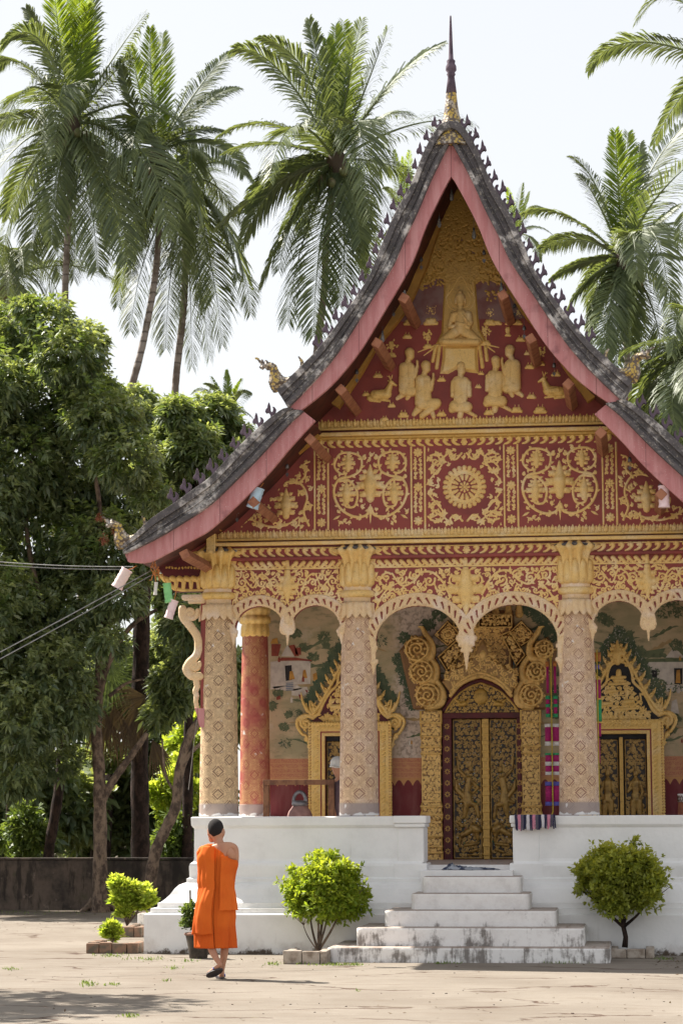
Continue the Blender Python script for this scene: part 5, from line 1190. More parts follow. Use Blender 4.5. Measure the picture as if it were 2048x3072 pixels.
# windows with gilt frames and flame gables
def W8(x, y): return xz(1600 + x / 3.136, 1750 + y / 3.136, YW - .05)
def window(cx):
    ox = cx - W8(820, 1400)[0]; T = lambda x, y: (W8(x, y)[0] + ox, W8(x, y)[1]); xm = T(820, 1400)[0]; MX = lambda p, s: (xm + s * (p[0] - xm), p[1])
    zb_, zt = .98, T(820, 1300)[1]
    hwo = T(1215, 1800)[0] - xm; hwi = T(1068, 1800)[0] - xm; zi = T(820, 1418)[1]
    wn_ = box('window', xm - hwi - .04, xm + hwi + .04, YW - .03, YW, zb_, zi + .03, 'p_black')
    # leaves with a standing figure
    for s in (-1, 1):
        xa, xb = sorted((xm + s * .035, xm + s * (hwi - .005))); za, zc2 = zb_, T(820, 1465)[1]; R = Relief(xa, za, xb, zc2, .006)
        R.plate([(xa + .003, za), (xb - .003, za), (xb - .003, zc2 - .003), (xa + .003, zc2 - .003)], .008, g=0.); rect(R, xa + .014, za, xb - .014, zc2 - .016, .006, .8, .006)
        c = (xa + xb) / 2; zh = T(820, 1775)[1]
        R.arab(lambda x, z: xa + .03 < x < xb - .03 and z < zc2 - .03 and not (abs(x - c) < .07 and z < zh), .056, .008, .8, .007, seed=7)
        for (u, dz, r, u2, dz2, r2) in ((0, .13, .004, 0, .03, .02), (0, 0, .03, 0, -.03, .032), (0, -.07, .02, 0, -.11, .045), (.0, -.14, .055, 0, -.28, .04), (0, -.30, .055, .0, -.36, .055), (-.05, -.13, .02, -.10, -.25, .018), (-.10, -.25, .018, -.04, -.20, .014), (.05, -.13, .02, .09, -.26, .018), (.09, -.26, .018, .05, -.34, .014),
                                        (-.03, -.38, .045, -.04, -.62, .026), (.035, -.38, .045, .05, -.60, .026), (-.04, -.62, .026, -.04, -.85, .02), (.05, -.6, .026, .04, -.85, .02), (.06, -.4, .02, .09, -.5, .004)):
            R.cap(c + s * u, zh + dz, r, c + s * u2, zh + dz2, r2, .75, .012)
        R.build('window_shutter', 'gild_door', YW - .04, wn_)
    b = MB(); b.box(xm - .024, xm + .024, YW - .10, YW - .03, zb_, T(820, 1450)[1]); b.build('window_post', 'gold_deep', wn_, bevel=.006)
    # frame: red board, gold inner cords, zigzag carving, outer beads
    b = MB()
    for s in (-1, 1): b.box(*sorted((xm + s * hwi, xm + s * hwo)), YW - .13, YW, zb_, zi)
    b.box(xm - hwo, xm + hwo, YW - .13, YW, zi + .0005, zt); fr = b.build('window_frame', 'red', wn_)
    R = Relief(xm - hwo - .03, zb_, xm + hwo + .03, zt + .05, .006)
    def ring(o, w, k=.8, base=0.): x_, z_ = hwi + o, zi + o * .95; R.cap(xm - x_, zb_, w, xm - x_, z_, w, k, base); R.cap(xm + x_, zb_, w, xm + x_, z_, w, k, base); R.cap(xm - x_, z_, w, xm + x_, z_, w, k, base)
    wd = hwo - hwi; ring(.016, .014); ring(.036, .006, 1); ring(wd * .36, .008, .9); ring(wd * .76, .008, .9); ring(wd * .56, wd * .17, .12); ring(wd * .86, .012, .6)
    o = wd * .56; x_ = hwi + o; n = int((zi + o - zb_) / .055)
    for i in range(n):
        z = zb_ + .03 + i * .055
        for s in (-1, 1): R.cap(xm + s * x_ - .018, z - .014, .007, xm + s * x_ + .018, z + .014, .010, .9, .01); R.cap(xm + s * x_ + .016, z - .012, .006, k=1, base=.01)
    for i in range(int(2 * x_ / .055)): x = xm - x_ + .03 + i * .055; R.cap(x - .016, zi + o - .014, .007, x + .016, zi + o + .014, .01, .9, .01); R.cap(x + .016, zi + o - .014, .006, k=1, base=.01)
    z = zb_
    while z < zt:
        for s in (-1, 1): R.cap(xm + s * (hwo + .004), z, .017, k=1.1)
        z += .037
    x = xm - hwo
    while x < xm + hwo: R.cap(x, zt + .005, .017, k=1.1); x += .037
    R.build('gilt_border', 'gold', YW - .13, fr)
    # gable
    g = MB(); gp = [(790, 560), (850, 700), (930, 850), (1000, 980), (1060, 1100), (1130, 1200), (1190, 1240), (1190, 1300)]
    P = [T(*p) for p in gp]; g.prism([MX(p, 1) for p in P] + [MX(p, -1) for p in P[::-1][:-1]], YW - .07, YW); gb = g.build('gable_board', 'p_black' if cx > 0 else 'maroon', wn_)
    R = Relief(*MX(T(1360, 1600), -1), *T(1360, 520), .006)
    for s in (-1, 1):
        q = lambda x, y: MX(T(x, y), s)
        R.scroll([q(1180, 1245), q(1120, 1190), q(1070, 1090), q(1010, 1000), (q(940, 930)), q(925, 850), q(890, 770), q(820, 740)], .020, .7, 4, 2.5)
        R.path([q(*p) for p in smooth2([(1175, 1200), (1100, 1100), (1040, 1000), (980, 900), (930, 800), (870, 720), (800, 620)], 5)], .022, .016, .9, .01)
        for i, (x, y) in enumerate(((1160, 1150), (1110, 1060), (1060, 980), (1015, 900), (965, 830), (925, 760), (880, 700), (845, 640))):
            p = q(x, y); R.curl(p[0], p[1], .034, 1.2, .9, s, .011, .9, .02, leaf=False); R.leaf(p[0] + s * .01, p[1] + .01, math.radians(90 - s * 25), .10, .017, .9)
        for (x, y, x2, y2) in ((1170, 1200, 1210, 1080), (1200, 1200, 1240, 1100), (1230, 1170, 1290, 1000), (1180, 1210, 1150, 1090)): R.path([q(*p) for p in smooth2([(x, y), ((x + x2) / 2 + 14, (y + y2) / 2), (x2, y2)], 5)], .024, .004, .9)
        R.curl(*q(1250, 1290), .085, 1.6 if s > 0 else 1.5, 1.5, -s, .020, .8); R.path([q(*p) for p in smooth2([(1190, 1235), (1260, 1215), (1325, 1250), (1335, 1310), (1290, 1390), (1250, 1410), (1230, 1470), (1210, 1560)], 5)], .022, .012, .8)
        R.curl(*q(1250, 1440), .035, .5, 1, s, .012, leaf=False); R.curl(*q(1225, 1510), .028, .5, 1, s, .010, leaf=False)
        for (x, y) in ((700 + 240, 1250), (890, 1260), (1000, 1255), (1080, 1240)): R.curl(*q(x, y), .045, 1.0, 1.2, s, .013, .9)
        R.path([q(*p) for p in ((830, 1160), (950, 1150), (1010, 1100), (1000, 1040))], .014, .010, .8)
    R.fleur(*T(790, 760), T(790, 545)[1] - T(790, 760)[1], .8); R.cap(*T(800, 830), .03, *T(800, 860), .035, .8); R.cap(*T(800, 815), .006, *T(800, 830), .014, .8)
    for (x, y, x2, y2, r) in ((740, 890, 860, 885, .022), (710, 950, 900, 945, .02), (760, 915, 840, 915, .02), (640, 1140, 730, 1130, .03), (720, 1070, 730, 1130, .018), (870, 1000, 880, 1060, .022), (860, 1120, 930, 1110, .034), (880, 1000, 850, 1020, .012), (700, 1020, 760, 1010, .03), (620, 1075, 660, 1070, .014), (930, 1050, 960, 1040, .014), (780, 1190, 950, 1180, .02), (820, 1255, 822, 1290, .04), (640, 1250, 650, 1285, .04), (1000, 1255, 1002, 1285, .035)):
        R.cap(*T(x, y), r, *T(x2, y2), r * .8, .8)
    R.arab(lambda x, z: abs(x - xm) < (T(790, 600)[1] - z) * .52 - .10 and z > T(0, 1290)[1] and z < T(0, 900)[1], .075, .009, .8, 0., 5)
    R.build('gable_carving', 'gold', YW - .07, gb, lo=-.02)
    return xm
xw = W8(820, 1400)[0]; window(xw); window(-xw)

# --- painted murals: flat paint on the wall
def paint(name, mat, polys, Y=YW - .004, par=None):
    if name in ('painted_figures', 'painted_doorway') and len(polys) > 1:
        for q_ in polys: o_ = paint(name[:-1] if name.endswith('s') else name, mat, [q_], Y, par)
        return o_
    b = MB()
    for P in polys: b.prism(P, Y, Y + .003)
    return b.build(name, mat, par or hall)
def M6(x, y): return xz(800 + x / 3.484, 1900 + y / 3.484, YW)
pp = lambda L_: [M6(*p) for p in L_]
m_ = paint('painted_pavilion', 'p_white', [pp([(40, 300), (130, 290), (460, 290), (455, 530), (260, 540), (40, 590)]), pp([(150, 240), (215, 120), (285, 245)]), pp([(60, 560), (320, 540), (370, 580), (300, 600), (100, 600)]), pp([(260, 590), (420, 560), (440, 620), (380, 660), (260, 650)])])
paint('painted_roof', 'p_red', [pp([(50, 115), (150, 115), (120, 240), (50, 240)]), pp([(230, 130), (290, 120), (340, 240), (290, 240)]), pp([(295, 155), (355, 150), (360, 225), (300, 225)]), pp([(110, 290), (160, 255), (300, 255), (470, 280), (470, 295), (330, 285)])], YW - .007, m_)
paint('painted_doorway', 'p_black', [pp([(190, 340), (260, 335), (262, 490), (200, 500)])], YW - .008, m_); paint('painted_stair', 'p_blue', [pp([(200, 520 + i * 18), (275, 516 + i * 18), (278, 524 + i * 18), (203, 529 + i * 18)]) for i in range(5)], YW - .008, m_)
paint('painted_figures', 'p_orange', [pp([(240, 400), (270, 395), (295, 480), (235, 490)]), pp([(380, 390), (405, 380), (425, 470), (370, 470)]), pp([(480, 430), (520, 410), (530, 480), (490, 500)]), pp([(60, 60), (110, 50), (120, 110), (40, 110)])], YW - .009, m_)
paint('painted_ornament', 'p_red', [pp([(100, 670), (140, 650), (145, 690), (105, 700)]), pp([(330, 640), (380, 650), (350, 690)]), pp([(400, 590), (430, 600), (420, 630)])], YW - .0095, m_)
# green pavilion right
G8 = lambda L_: [xz(1600 + x / 3.136, 1750 + y / 3.136, YW) for x, y in L_]
m2 = paint('painted_pavilion', 'p_white', [G8([(1010, 740), (1500, 740), (1500, 950), (1230, 950), (1060, 830)]), G8([(1240, 700), (1320, 600), (1420, 700)]), G8([(1240, 955), (1500, 955), (1500, 1020), (1250, 1020)]), G8([(1300, 1110), (1345, 1090), (1370, 1230), (1290, 1220)])])
paint('painted_roof', 'p_green', [G8([(1000, 700), (1050, 640), (1240, 610), (1200, 700)]), G8([(1030, 715), (1500, 700), (1500, 740), (1040, 742)]), G8([(1330, 600), (1500, 640), (1500, 700), (1420, 700)])], YW - .007, m2)
paint('painted_doorway', 'p_black', [G8([(1320, 800), (1400, 800), (1400, 950), (1325, 950)]), G8([(1110, 820), (1160, 820), (1160, 890), (1115, 880)])], YW - .008, m2); paint('painted_figures', 'p_orange', [G8([(1345, 820), (1375, 815), (1380, 940), (1335, 940)])], YW - .009, m2)
rn = random.Random(12)
def foliage(name, mat, spots, size, n, seed, Y=YW - .005):
    rn = random.Random(seed); b = MB(); k = 0
    for (x, z, r) in spots:
        for i in range(n):
            a = rn.uniform(0, 6.28); rr = r * math.sqrt(rn.random()); cx, cz = x + rr * math.cos(a), z + rr * math.sin(a) * .8; t = rn.uniform(0, 6.28); L_ = size * rn.uniform(.6, 1.3); k += 1
            dx, dz = math.cos(t) * L_, math.sin(t) * L_; y = Y - (k % 37) * .00006
            b.add([(cx - dx, y, cz - dz), (cx - dz * .35, y, cz + dx * .35), (cx + dx, y, cz + dz), (cx + dz * .35, y, cz - dx * .35)], [(0, 1, 2, 3)])
    return b.build(name, mat, hall)
sp = []
for s in (-1, 1):     # garland of leaves around each window gable
    for t in np.linspace(0, 1, 12):
        q = W8(800 + 420 * t ** .85, 450 + 640 * t); sp.append((xw + s * (q[0] - xw), q[1], .07)); sp.append((-xw + s * (q[0] - xw), q[1], .07))
foliage('painted_garland', 'p_dgreen', sp, .035, 60, 1)
def scenery():
    rn = random.Random(31); x0_, x1_ = -2.7, 2.7
    for k, (mat, zc_, amp, th) in enumerate((('p_tan', 3.62, .10, .035), ('p_green', 3.42, .12, .03), ('p_tan', 3.15, .10, .03), ('p_green', 2.98, .08, .022), ('p_tan', 2.72, .08, .03), ('p_green', 2.52, .05, .02), ('p_green', 3.82, .1, .03))):
        for seg in range(7):
            a = x0_ + (x1_ - x0_) * (seg + rn.uniform(.0, .3)) / 7; w = rn.uniform(.3, .7); n = 14; up_ = []; dn_ = []
            for i in range(n + 1):
                u = i / n; x = a + w * u; z = zc_ + amp * math.sin(x * 3.1 + k) + .03 * math.sin(x * 11 + k * 2); t_ = th * math.sin(math.pi * u) * (1 + .5 * math.sin(i * 2.1)) + .002; up_.append((x, z + t_)); dn_.append((x, z - t_ * .4))
            b = MB(); b.strip(up_, dn_, YW - .0022 - k * .00015, YW + .001); b.build('painted_ridge', mat, hall)
    for i in range(46):
        x, z = rn.uniform(x0_, x1_), rn.choice((2.42, 2.6, 2.85, 3.05, 3.3, 3.5)) + rn.uniform(-.06, .06); h_ = rn.uniform(.05, .085); mat = rn.choice(('p_white', 'p_orange', 'p_red', 'p_blue', 'p_white', 'p_tan'))
        P = [(x - h_ * .22, z), (x + h_ * .22, z), (x + h_ * .16, z + h_ * .6), (x + h_ * .25 * rn.uniform(.4, 1.4), z + h_ * .75), (x + h_ * .07, z + h_ * .8), (x + h_ * .06, z + h_), (x - h_ * .06, z + h_), (x - h_ * .07, z + h_ * .8), (x - h_ * .2, z + h_ * .65)]
        b = MB(); b.prism(P, YW - .0105, YW - .008); b.build('painted_figure', mat, hall)
    for i in range(30):
        x, z = rn.uniform(x0_, x1_), rn.uniform(2.4, 4.0); foliage('painted_tree', rn.choice(('p_green', 'p_dgreen')), [(x, z, rn.uniform(.05, .11))], .018, 40, i, YW - .0045)
scenery()
foliage('painted_blossoms', 'p_white', [(x, z, .08) for x, z, r in sp[::2]], .012, 7, 2, YW - .009)
tr_ = []
for (x, y, r) in ((300, 0, 60), (600, 40, 70), (380, 150, 60), (480, 250, 60), (700, 200, 60), (120, 880 - 250, 50), (230, 850, 40), (180, 980, 50), (60, 760, 50), (620, 130, 40), (560, 400, 40)):
    p = M6(x, y); tr_.append((p[0], p[1], r / 3.484 / 236))
for (x, y, r) in ((1230, 250, 100), (1360, 240, 100), (640, 320, 50), (700, 360, 60), (900, 480, 40), (1340, 580, 60), (1000, 640, 50), (1180, 960, 70), (1330, 1280, 60), (1300, 1380, 50)):
    p = xz(1600 + x / 3.136, 1750 + y / 3.136, YW); tr_.append((p[0], p[1], r / 3.136 / 236))
foliage('painted_trees', 'p_green', tr_, .03, 60, 3, YW - .0045)
sp = []                # dark painted foliage edging the carved door head
for s, L_ in ((-1, [(60, 560), (95, 660), (120, 760), (160, 880), (190, 980), (120, 300 + 60), (330, 230), (430, 140)]), (1, [(1220, 60), (1300, 110), (1380, 170), (1440, 260), (1480, 340), (1540, 960), (1530, 1060), (1500, 860)])):
    for p in L_: q = xz(1180 + p[0] / 3.136, 1800 + p[1] / 3.136, YW); sp.append((q[0], q[1], .10))
foliage('painted_foliage', 'p_dgreen', sp, .03, 90, 5, YW - .0055)

# ================================================================== THINGS IN THE PORCH
ZF = .985
# bell frame
fx0, fx1 = xz(790, 2380, 1.75)[0], xz(1003, 2380, 1.75)[0]; zt = xz(890, 2340, 1.75)[1]
fr = empty('bell_frame', ((fx0 + fx1) / 2, 1.75, ZF), 'brown timber frame with a red cord holding up the bell behind the parapet', 'frame')
for x in (fx0 + .035, fx1 - .035): b = MB(); b.box(x - .035, x + .035, 1.72, 1.79, ZF, zt - .06); b.build('post', 'wood', fr, bevel=.006)
b = MB(); b.box(fx0, fx1, 1.70, 1.80, zt - .062, zt); b.build('crossbar', 'wood', fr, bevel=.006)
bx_ = xz(899, 2400, 1.75)[0]; bl = empty('temple_bell', (bx_, 1.75, ZF + .3), 'weathered pinkish bronze bell with a loop on top, hanging under the timber frame', 'bell')
zq_ = lambda y: xz(899, y, 1.75)[1]
b = MB(); b.lathe([(.19, ZF + .25), (.185, ZF + .3), (.165, 1.45), (.15, zq_(2446)), (.135, zq_(2435)), (.10, zq_(2424)), (.085, zq_(2418))], (bx_, 1.75), 28); b.build('bell_body', 'bell', bl, True)
b = MB(); b.lathe([(.085, zq_(2420)), (.10, zq_(2413)), (.09, zq_(2406)), (.06, zq_(2402))], (bx_, 1.75), 24); b.build('shoulder', 'tin', bl, True)
b = MB(); b.tube([(bx_ + .075 * math.cos(a), 1.75, zq_(2404) + .11 * math.sin(a)) for a in np.linspace(-.3, math.pi + .3, 13)], .022, 8); b.build('hanging_loop', 'tin', bl, True)
b = MB(); b.tube([(bx_, 1.75, zq_(2382)), (bx_, 1.75, zt - .05)], .008, 6); b.build('cord', 'maroon', bl)
# water bottle on parapet
p = xz(657, 2445, .75); bt = empty('water_bottle', (p[0], .75, zpl(2449)), 'clear plastic water bottle with a blue cap standing on the parapet corner', 'bottle')
b = MB(); z_ = zpl(2449); b.lathe([(.03, z_), (.034, z_ + .01), (.034, z_ + .06), (.030, z_ + .07), (.034, z_ + .08), (.033, z_ + .12), (.014, z_ + .15), (.013, z_ + .16)], (p[0], .75), 16); b.build('bottle_body', 'plastic', bt, True)
b = MB(); b.lathe([(.015, z_ + .158), (.015, z_ + .178)], (p[0], .75), 12); b.build('cap', 'p_blue', bt, True)
# rag rug over the parapet end
p0, p1 = xz(1543, 2448, .45), xz(1665, 2448, .45); z_ = zpl(2449) + .006; b = MB(); rn = random.Random(3)
n = 26
for i in range(n):
    xa = p0[0] + (p1[0] - p0[0]) * i / n; xb = xa + (p1[0] - p0[0]) / n * .96; L_ = .17 + rn.uniform(-.012, .02) - .03 * (i / n); dx = rn.uniform(-.006, .006) + .012
    V = [(xa, .85, z_), (xb, .85, z_), (xa, .41, z_ + .002), (xb, .41, z_ + .002), (xa + .002, .385, z_ - .02), (xb + .002, .385, z_ - .02), (xa + dx, .385 + rn.uniform(-.008, .004), z_ - L_), (xb + dx, .385 + rn.uniform(-.008, .004), z_ - L_)]
    b.add(V, [(0, 1, 3, 2), (2, 3, 5, 4), (4, 5, 7, 6)])
rg = b.build('rag_rug', 'rug', None); sm = rg.modifiers.new('thickness', 'SOLIDIFY'); sm.thickness = .012; sm.offset = 1
tagobj(rg, 'black, white and pink striped rag rug hung over the parapet right of the door', 'rug')
# crumpled cloth on landing
c0 = xz(1322, 2618, Yl + .15); b = MB(); rn = random.Random(8); nx, ny = 40, 10; V = []
xa, xb = xz(1322, 2615, Yl)[0], xz(1497, 2615, Yl)[0]
for i in range(nx + 1):
    for j in range(ny + 1):
        u, v = i / nx, j / ny; e = min(u, 1 - u, v, 1 - v) * 6; hgt = (.055 * (1 - u) ** 2 + .012) * min(1, e) * (.5 + .5 * math.sin(u * 31 + 5 * math.sin(v * 7)) * math.cos(v * 9 + u * 12))
        V.append((xa + (xb - xa) * u, Yl + .05 + .22 * v + .05 * math.sin(u * 9), zl_ + .006 + abs(hgt) + (.04 if u < .2 else .01) * min(1, e)))
b.add(V, [(i * (ny + 1) + j, (i + 1) * (ny + 1) + j, (i + 1) * (ny + 1) + j + 1, i * (ny + 1) + j + 1) for i in range(nx) for j in range(ny)])
cl = b.build('crumpled_cloth', 'cloth', None, True); tagobj(cl, 'crumpled grey patterned cloth lying on the landing in front of the door', 'cloth')
# hanging cloth streamers (tung)
def lantern_string(name, label, px, ytop, segs, Y, group, w=.045, twin=True):
    t = empty(name, (xz(px, ytop, Y)[0], Y, xz(px, ytop, Y)[1]), label, 'streamer', group); xs = (-1, 1) if twin else (0,)
    for sg in xs:
        x = xz(px, ytop, Y)[0] + sg * w * 1.05
        for (ya, yb, r, m) in segs:
            za, zb3 = xz(px, ya, Y)[1], xz(px, yb, Y)[1]; rn = random.Random(int(ya)); b = MB()
            fr_ = m in ('lcream', 'lgreen', 'lviolet')
            b.lathe([(w * r * (1.1 if fr_ else 1), zb3), (w * r, (za + zb3) / 2), (w * r * (1.1 if fr_ else 1), za)], (x, Y), 14, (lambda q, z, a: (q * (1 + (.14 * math.sin(a * 7) if fr_ else .0)), z)))
            b.build('fringe' if fr_ else 'cloth_tube', m, t, True)
    b = MB(); b.tube([(t.location.x, Y - .06, t.location.z + .02), (t.location.x, Y - .06, xz(px, 2440, Y)[1] + .02), (t.location.x - .03, Y - .05, xz(px, 2455, Y)[1])], .008, 6); b.build('cord', 'yellow', t)
    return t
lantern_string('cloth_streamer', 'magenta cloth streamer with white and green fringes hanging between the door and the right column', 1652, 1975, [(1985, 2000, .5, 'string'), (2000, 2080, .35, 'lmag'), (2088, 2098, .62, 'lgreen'), (2098, 2113, .5, 'lmag'), (2113, 2122, .62, 'lgreen'), (2122, 2142, .5, 'lmag'), (2142, 2152, .62, 'lgreen'), (2172, 2182, .95, 'lcream'), (2182, 2224, .9, 'lmag'), (2226, 2238, .95, 'lcream'),
               (2260, 2266, .95, 'lgreen'), (2266, 2286, .9, 'lmag'), (2286, 2298, .95, 'lcream'), (2298, 2316, .9, 'lmag'), (2316, 2326, .95, 'lcream'), (2346, 2358, 1.05, 'lviolet'), (2358, 2406, 1.0, 'lmag'), (2406, 2418, 1.05, 'lviolet')], 3.2, 'cloth streamers hanging in the porch')
lantern_string('cloth_streamer', 'orange, red and lime streamer half hidden behind the right column', 1790, 1955, [(1958, 1985, 1.2, 'string'), (1995, 2008, .6, 'lviolet'), (2040, 2095, 1.0, 'lmag'), (2100, 2165, 1.1, 'lgreen'), (2170, 2210, .9, 'lmag'), (2215, 2290, .5, 'lmag')], 3.0, 'cloth streamers hanging in the porch', .04, False)
# drum at the right edge
p = xz(2046, 2420, 2.6); dr = empty('drum', (p[0] + .04, 2.6, ZF), 'small terracotta drum with a white latticed rim behind the right parapet', 'drum')
zd = xz(2046, 2382, 2.6)[1]; b = MB(); b.lathe([(.10, ZF), (.10, 1.5), (.088, zd - .09)], (p[0] + .04, 2.6), 24); b.build('drum_body', 'drum', dr, True)
b = MB(); b.lathe([(.094, zd - .10), (.096, zd - .005), (.088, zd), (.0, zd)], (p[0] + .04, 2.6), 24, close=False); b.build('drum_skin', 'lcream', dr, True)
b = MB()
for i in range(24): a = i * math.pi / 12; b.tube([(p[0] + .04 + .098 * math.cos(a + k), 2.6 + .098 * math.sin(a + k), z) for k, z in ((0, zd - .1), (.26, zd - .02))] , .004, 4); b.tube([(p[0] + .04 + .098 * math.cos(a + k), 2.6 + .098 * math.sin(a + k), z) for k, z in ((.26, zd - .1), (0, zd - .02))] , .004, 4)
b.build('lacing', 'wood', dr)

# ================================================================== SMALL HANGING THINGS
def windbell(px, py, Y, i, lab):
    x, z = xz(px, py, Y); t = empty('wind_bell', (x, Y, z), lab, 'wind bell', 'small metal wind bells hanging under the gable')
    b = MB(); b.lathe([(.022, z - .05), (.021, z - .02), (.014, z), (.004, z + .006)], (x, Y), 12); b.build('bell_cup', 'tin', t, True)
    b = MB(); b.prism([(x, z - .155), (x + .02, z - .125), (x + .012, z - .1), (x, z - .108), (x - .012, z - .1), (x - .02, z - .125)], Y - .002, Y + .002); b.build('clapper_leaf', 'tin', t)
    b = MB(); b.tube([(x, Y, z - .1), (x, Y, z + .12)], .0025, 4); b.build('wire', 'tin', t)
c2 = lambda x, y: (900 + x / 1.742, 650 + y / 1.742)
nb = [((632, 210), 'grey wind bell high on the left, above the relief tree branch'), ((488, 455), 'grey wind bell left of the relief bushes, second from the top on that side'), ((296, 800), 'grey wind bell above the left relief deer'), ((960, 175), 'grey wind bell high on the right, beside the relief canopy'),
      ((1120, 455), 'grey wind bell right of the relief bushes, below the right branch'), ((1170, 570), 'small wind bell at the right end of the dusty field'), ((1326, 765), 'grey wind bell above the right relief deer'), ((222, 870), 'wind bell beside the lowest left purlin')]
for i, ((x, y), lab) in enumerate(nb): windbell(*c2(x, y), YP - .35, i, lab)
windbell(861, 1392, YP - .3, 20, 'grey wind bell on the lower left rafter, above the blue lantern'); windbell(711, 1528, YP - .3, 21, 'grey wind bell on the lower left rafter, below the blue lantern'); windbell(1888, 1372, YP - .3, 22, 'grey wind bell on the lower right rafter, above the floret strip'); windbell(1978, 1426, YP - .3, 23, 'grey wind bell on the lower right rafter, above the pink lantern')
def bulb(px, py, Y, lab, h=.11):
    x, z = xz(px, py, Y); t = empty('glass_bulb', (x, Y, z), lab, 'bulb', 'clear glass bulbs hanging under the gable')
    b = MB(); b.lathe([(.004, z - h), (.018, z - h * .9), (.026, z - h * .65), (.02, z - h * .3), (.012, z)], (x, Y), 12); b.build('glass', 'plastic', t, True); b = MB(); b.lathe([(.013, z), (.013, z + .03)], (x, Y), 10); b.build('socket', 'tin', t)
    b = MB(); b.tube([(x, Y, z + .03), (x, Y, z + .16)], .003, 4); b.build('wire', 'tin', t)
for (x, y, lab) in ((1354, 575, 'glass bulb at the very top under the apex of the gable'), (1421, 690, 'glass bulb under the right slope near the apex'), (1317, 655, 'glass bulb under the left slope near the apex'), (1211, 863, 'glass bulb hanging on the left beside the brown purlin'), (1503, 855, 'glass bulb hanging in front of the right relief branch'), (1147, 1000, 'lowest glass bulb on the left slope of the gable')): bulb(x, y, YP - .4, lab)
def lantern(px, py, L_, w, ang, mat, lab, Y=-.7, up=None, rim=None):
    c = at(px, py, Y); t = empty('paper_lantern', tuple(c), lab, 'lantern', 'tube shaped paper lanterns hanging from the eaves'); d = Vector((math.sin(math.radians(ang)), 0, math.cos(math.radians(ang)))); c = Vector(c)
    k = 1 / 273.; a, b_ = c - d * L_ * k / 2, c + d * L_ * k / 2; b = MB(); n = 20
    pts = [a + (b_ - a) * i / 10 for i in range(11)]; rs = [w * k / 2 * (1 + .05 * math.sin(i * 2.5) + (.06 if i in (0, 10) else 0)) for i in range(11)]
    b.tube(pts, rs, 14); b.build('paper_tube', mat, t, True, angle=40)
    for e in (a, b_):
        b = MB(); b.tube([e - d * .006, e + d * .006], w * k / 2 * 1.09, 14); b.build('rim', rim or mat, t)
    if up: u = Vector(at(*up, Y)); b = MB(); b.tube([b_, (b_ + u) / 2 + Vector((0, 0, -.01)), u], .005, 5); b.build('string', 'string', t)
lantern(366, 1736, 62, 34, 30, 'lw', 'cream paper lantern swinging farthest out under the left eave tip', up=(410, 1697), rim='lp')
lantern(467, 1766, 36, 11, 4, 'lcream', 'thin small white lantern beside the green one', up=(462, 1712))
lantern(504, 1779, 56, 25, -8, 'lg', 'pale green paper lantern under the left eave', up=(487, 1722)); lantern(514, 1828, 56, 26, 18, 'lp', 'white paper lantern hanging lowest, below the green one', up=(530, 1765), rim='lw')
lantern(766, 1494, 62, 36, 18, 'lb', 'pale blue paper lantern against the lower left rafter', up=(790, 1448)); lantern(1991, 1490, 62, 32, 0, 'lp', 'pinkish white lantern under the right eave', up=(1991, 1440))
b = MB(); rn = random.Random(2)
for i in range(16):
    p = Vector(at(468 + rn.uniform(-14, 10), 1690 + rn.uniform(0, 40), -.65)); q2 = p + Vector((rn.uniform(-.1, .1), rn.uniform(-.05, .05), rn.uniform(-.12, .12))); b.tube([p, (p + q2) / 2 + Vector((0, 0, -.03)), q2], .006, 5)
tagobj(b.build('tangled_string', 'string', None), 'tangle of orange string tied under the left eave beam', 'string')
def wire(name, A, Bp, sag, lab, r=.012):
    A, Bp = Vector(A), Vector(Bp); pts = [A + (Bp - A) * t + Vector((0, 0, -sag * 4 * t * (1 - t))) for t in np.linspace(0, 1, 24)]; b = MB(); b.tube(pts, r, 5)
    tagobj(b.build(name, 'steel', None), lab, 'cable', 'cables strung to the left eave')
wire('cable', at(452, 1712, -.6), at(-300, 2110, -3), .02, 'upper of the two pale cables slanting down left from the eave', .006); wire('cable', at(460, 1722, -.6), at(-300, 2135, -3), .02, 'lower of the two pale cables slanting down left from the eave', .006)
wire('cable', at(400, 1700, 1), at(-300, 1650, 2), .06, 'upper of two thin level cables left of the eave tip', .005); wire('cable', at(400, 1708, 1), at(-300, 1660, 2), .06, 'lower of two thin level cables left of the eave tip', .005)
wire('cable', at(590, 2160, 1.4), at(565, 2370, 1.4), .0, 'thin wire dangling left of the outer column', .004)

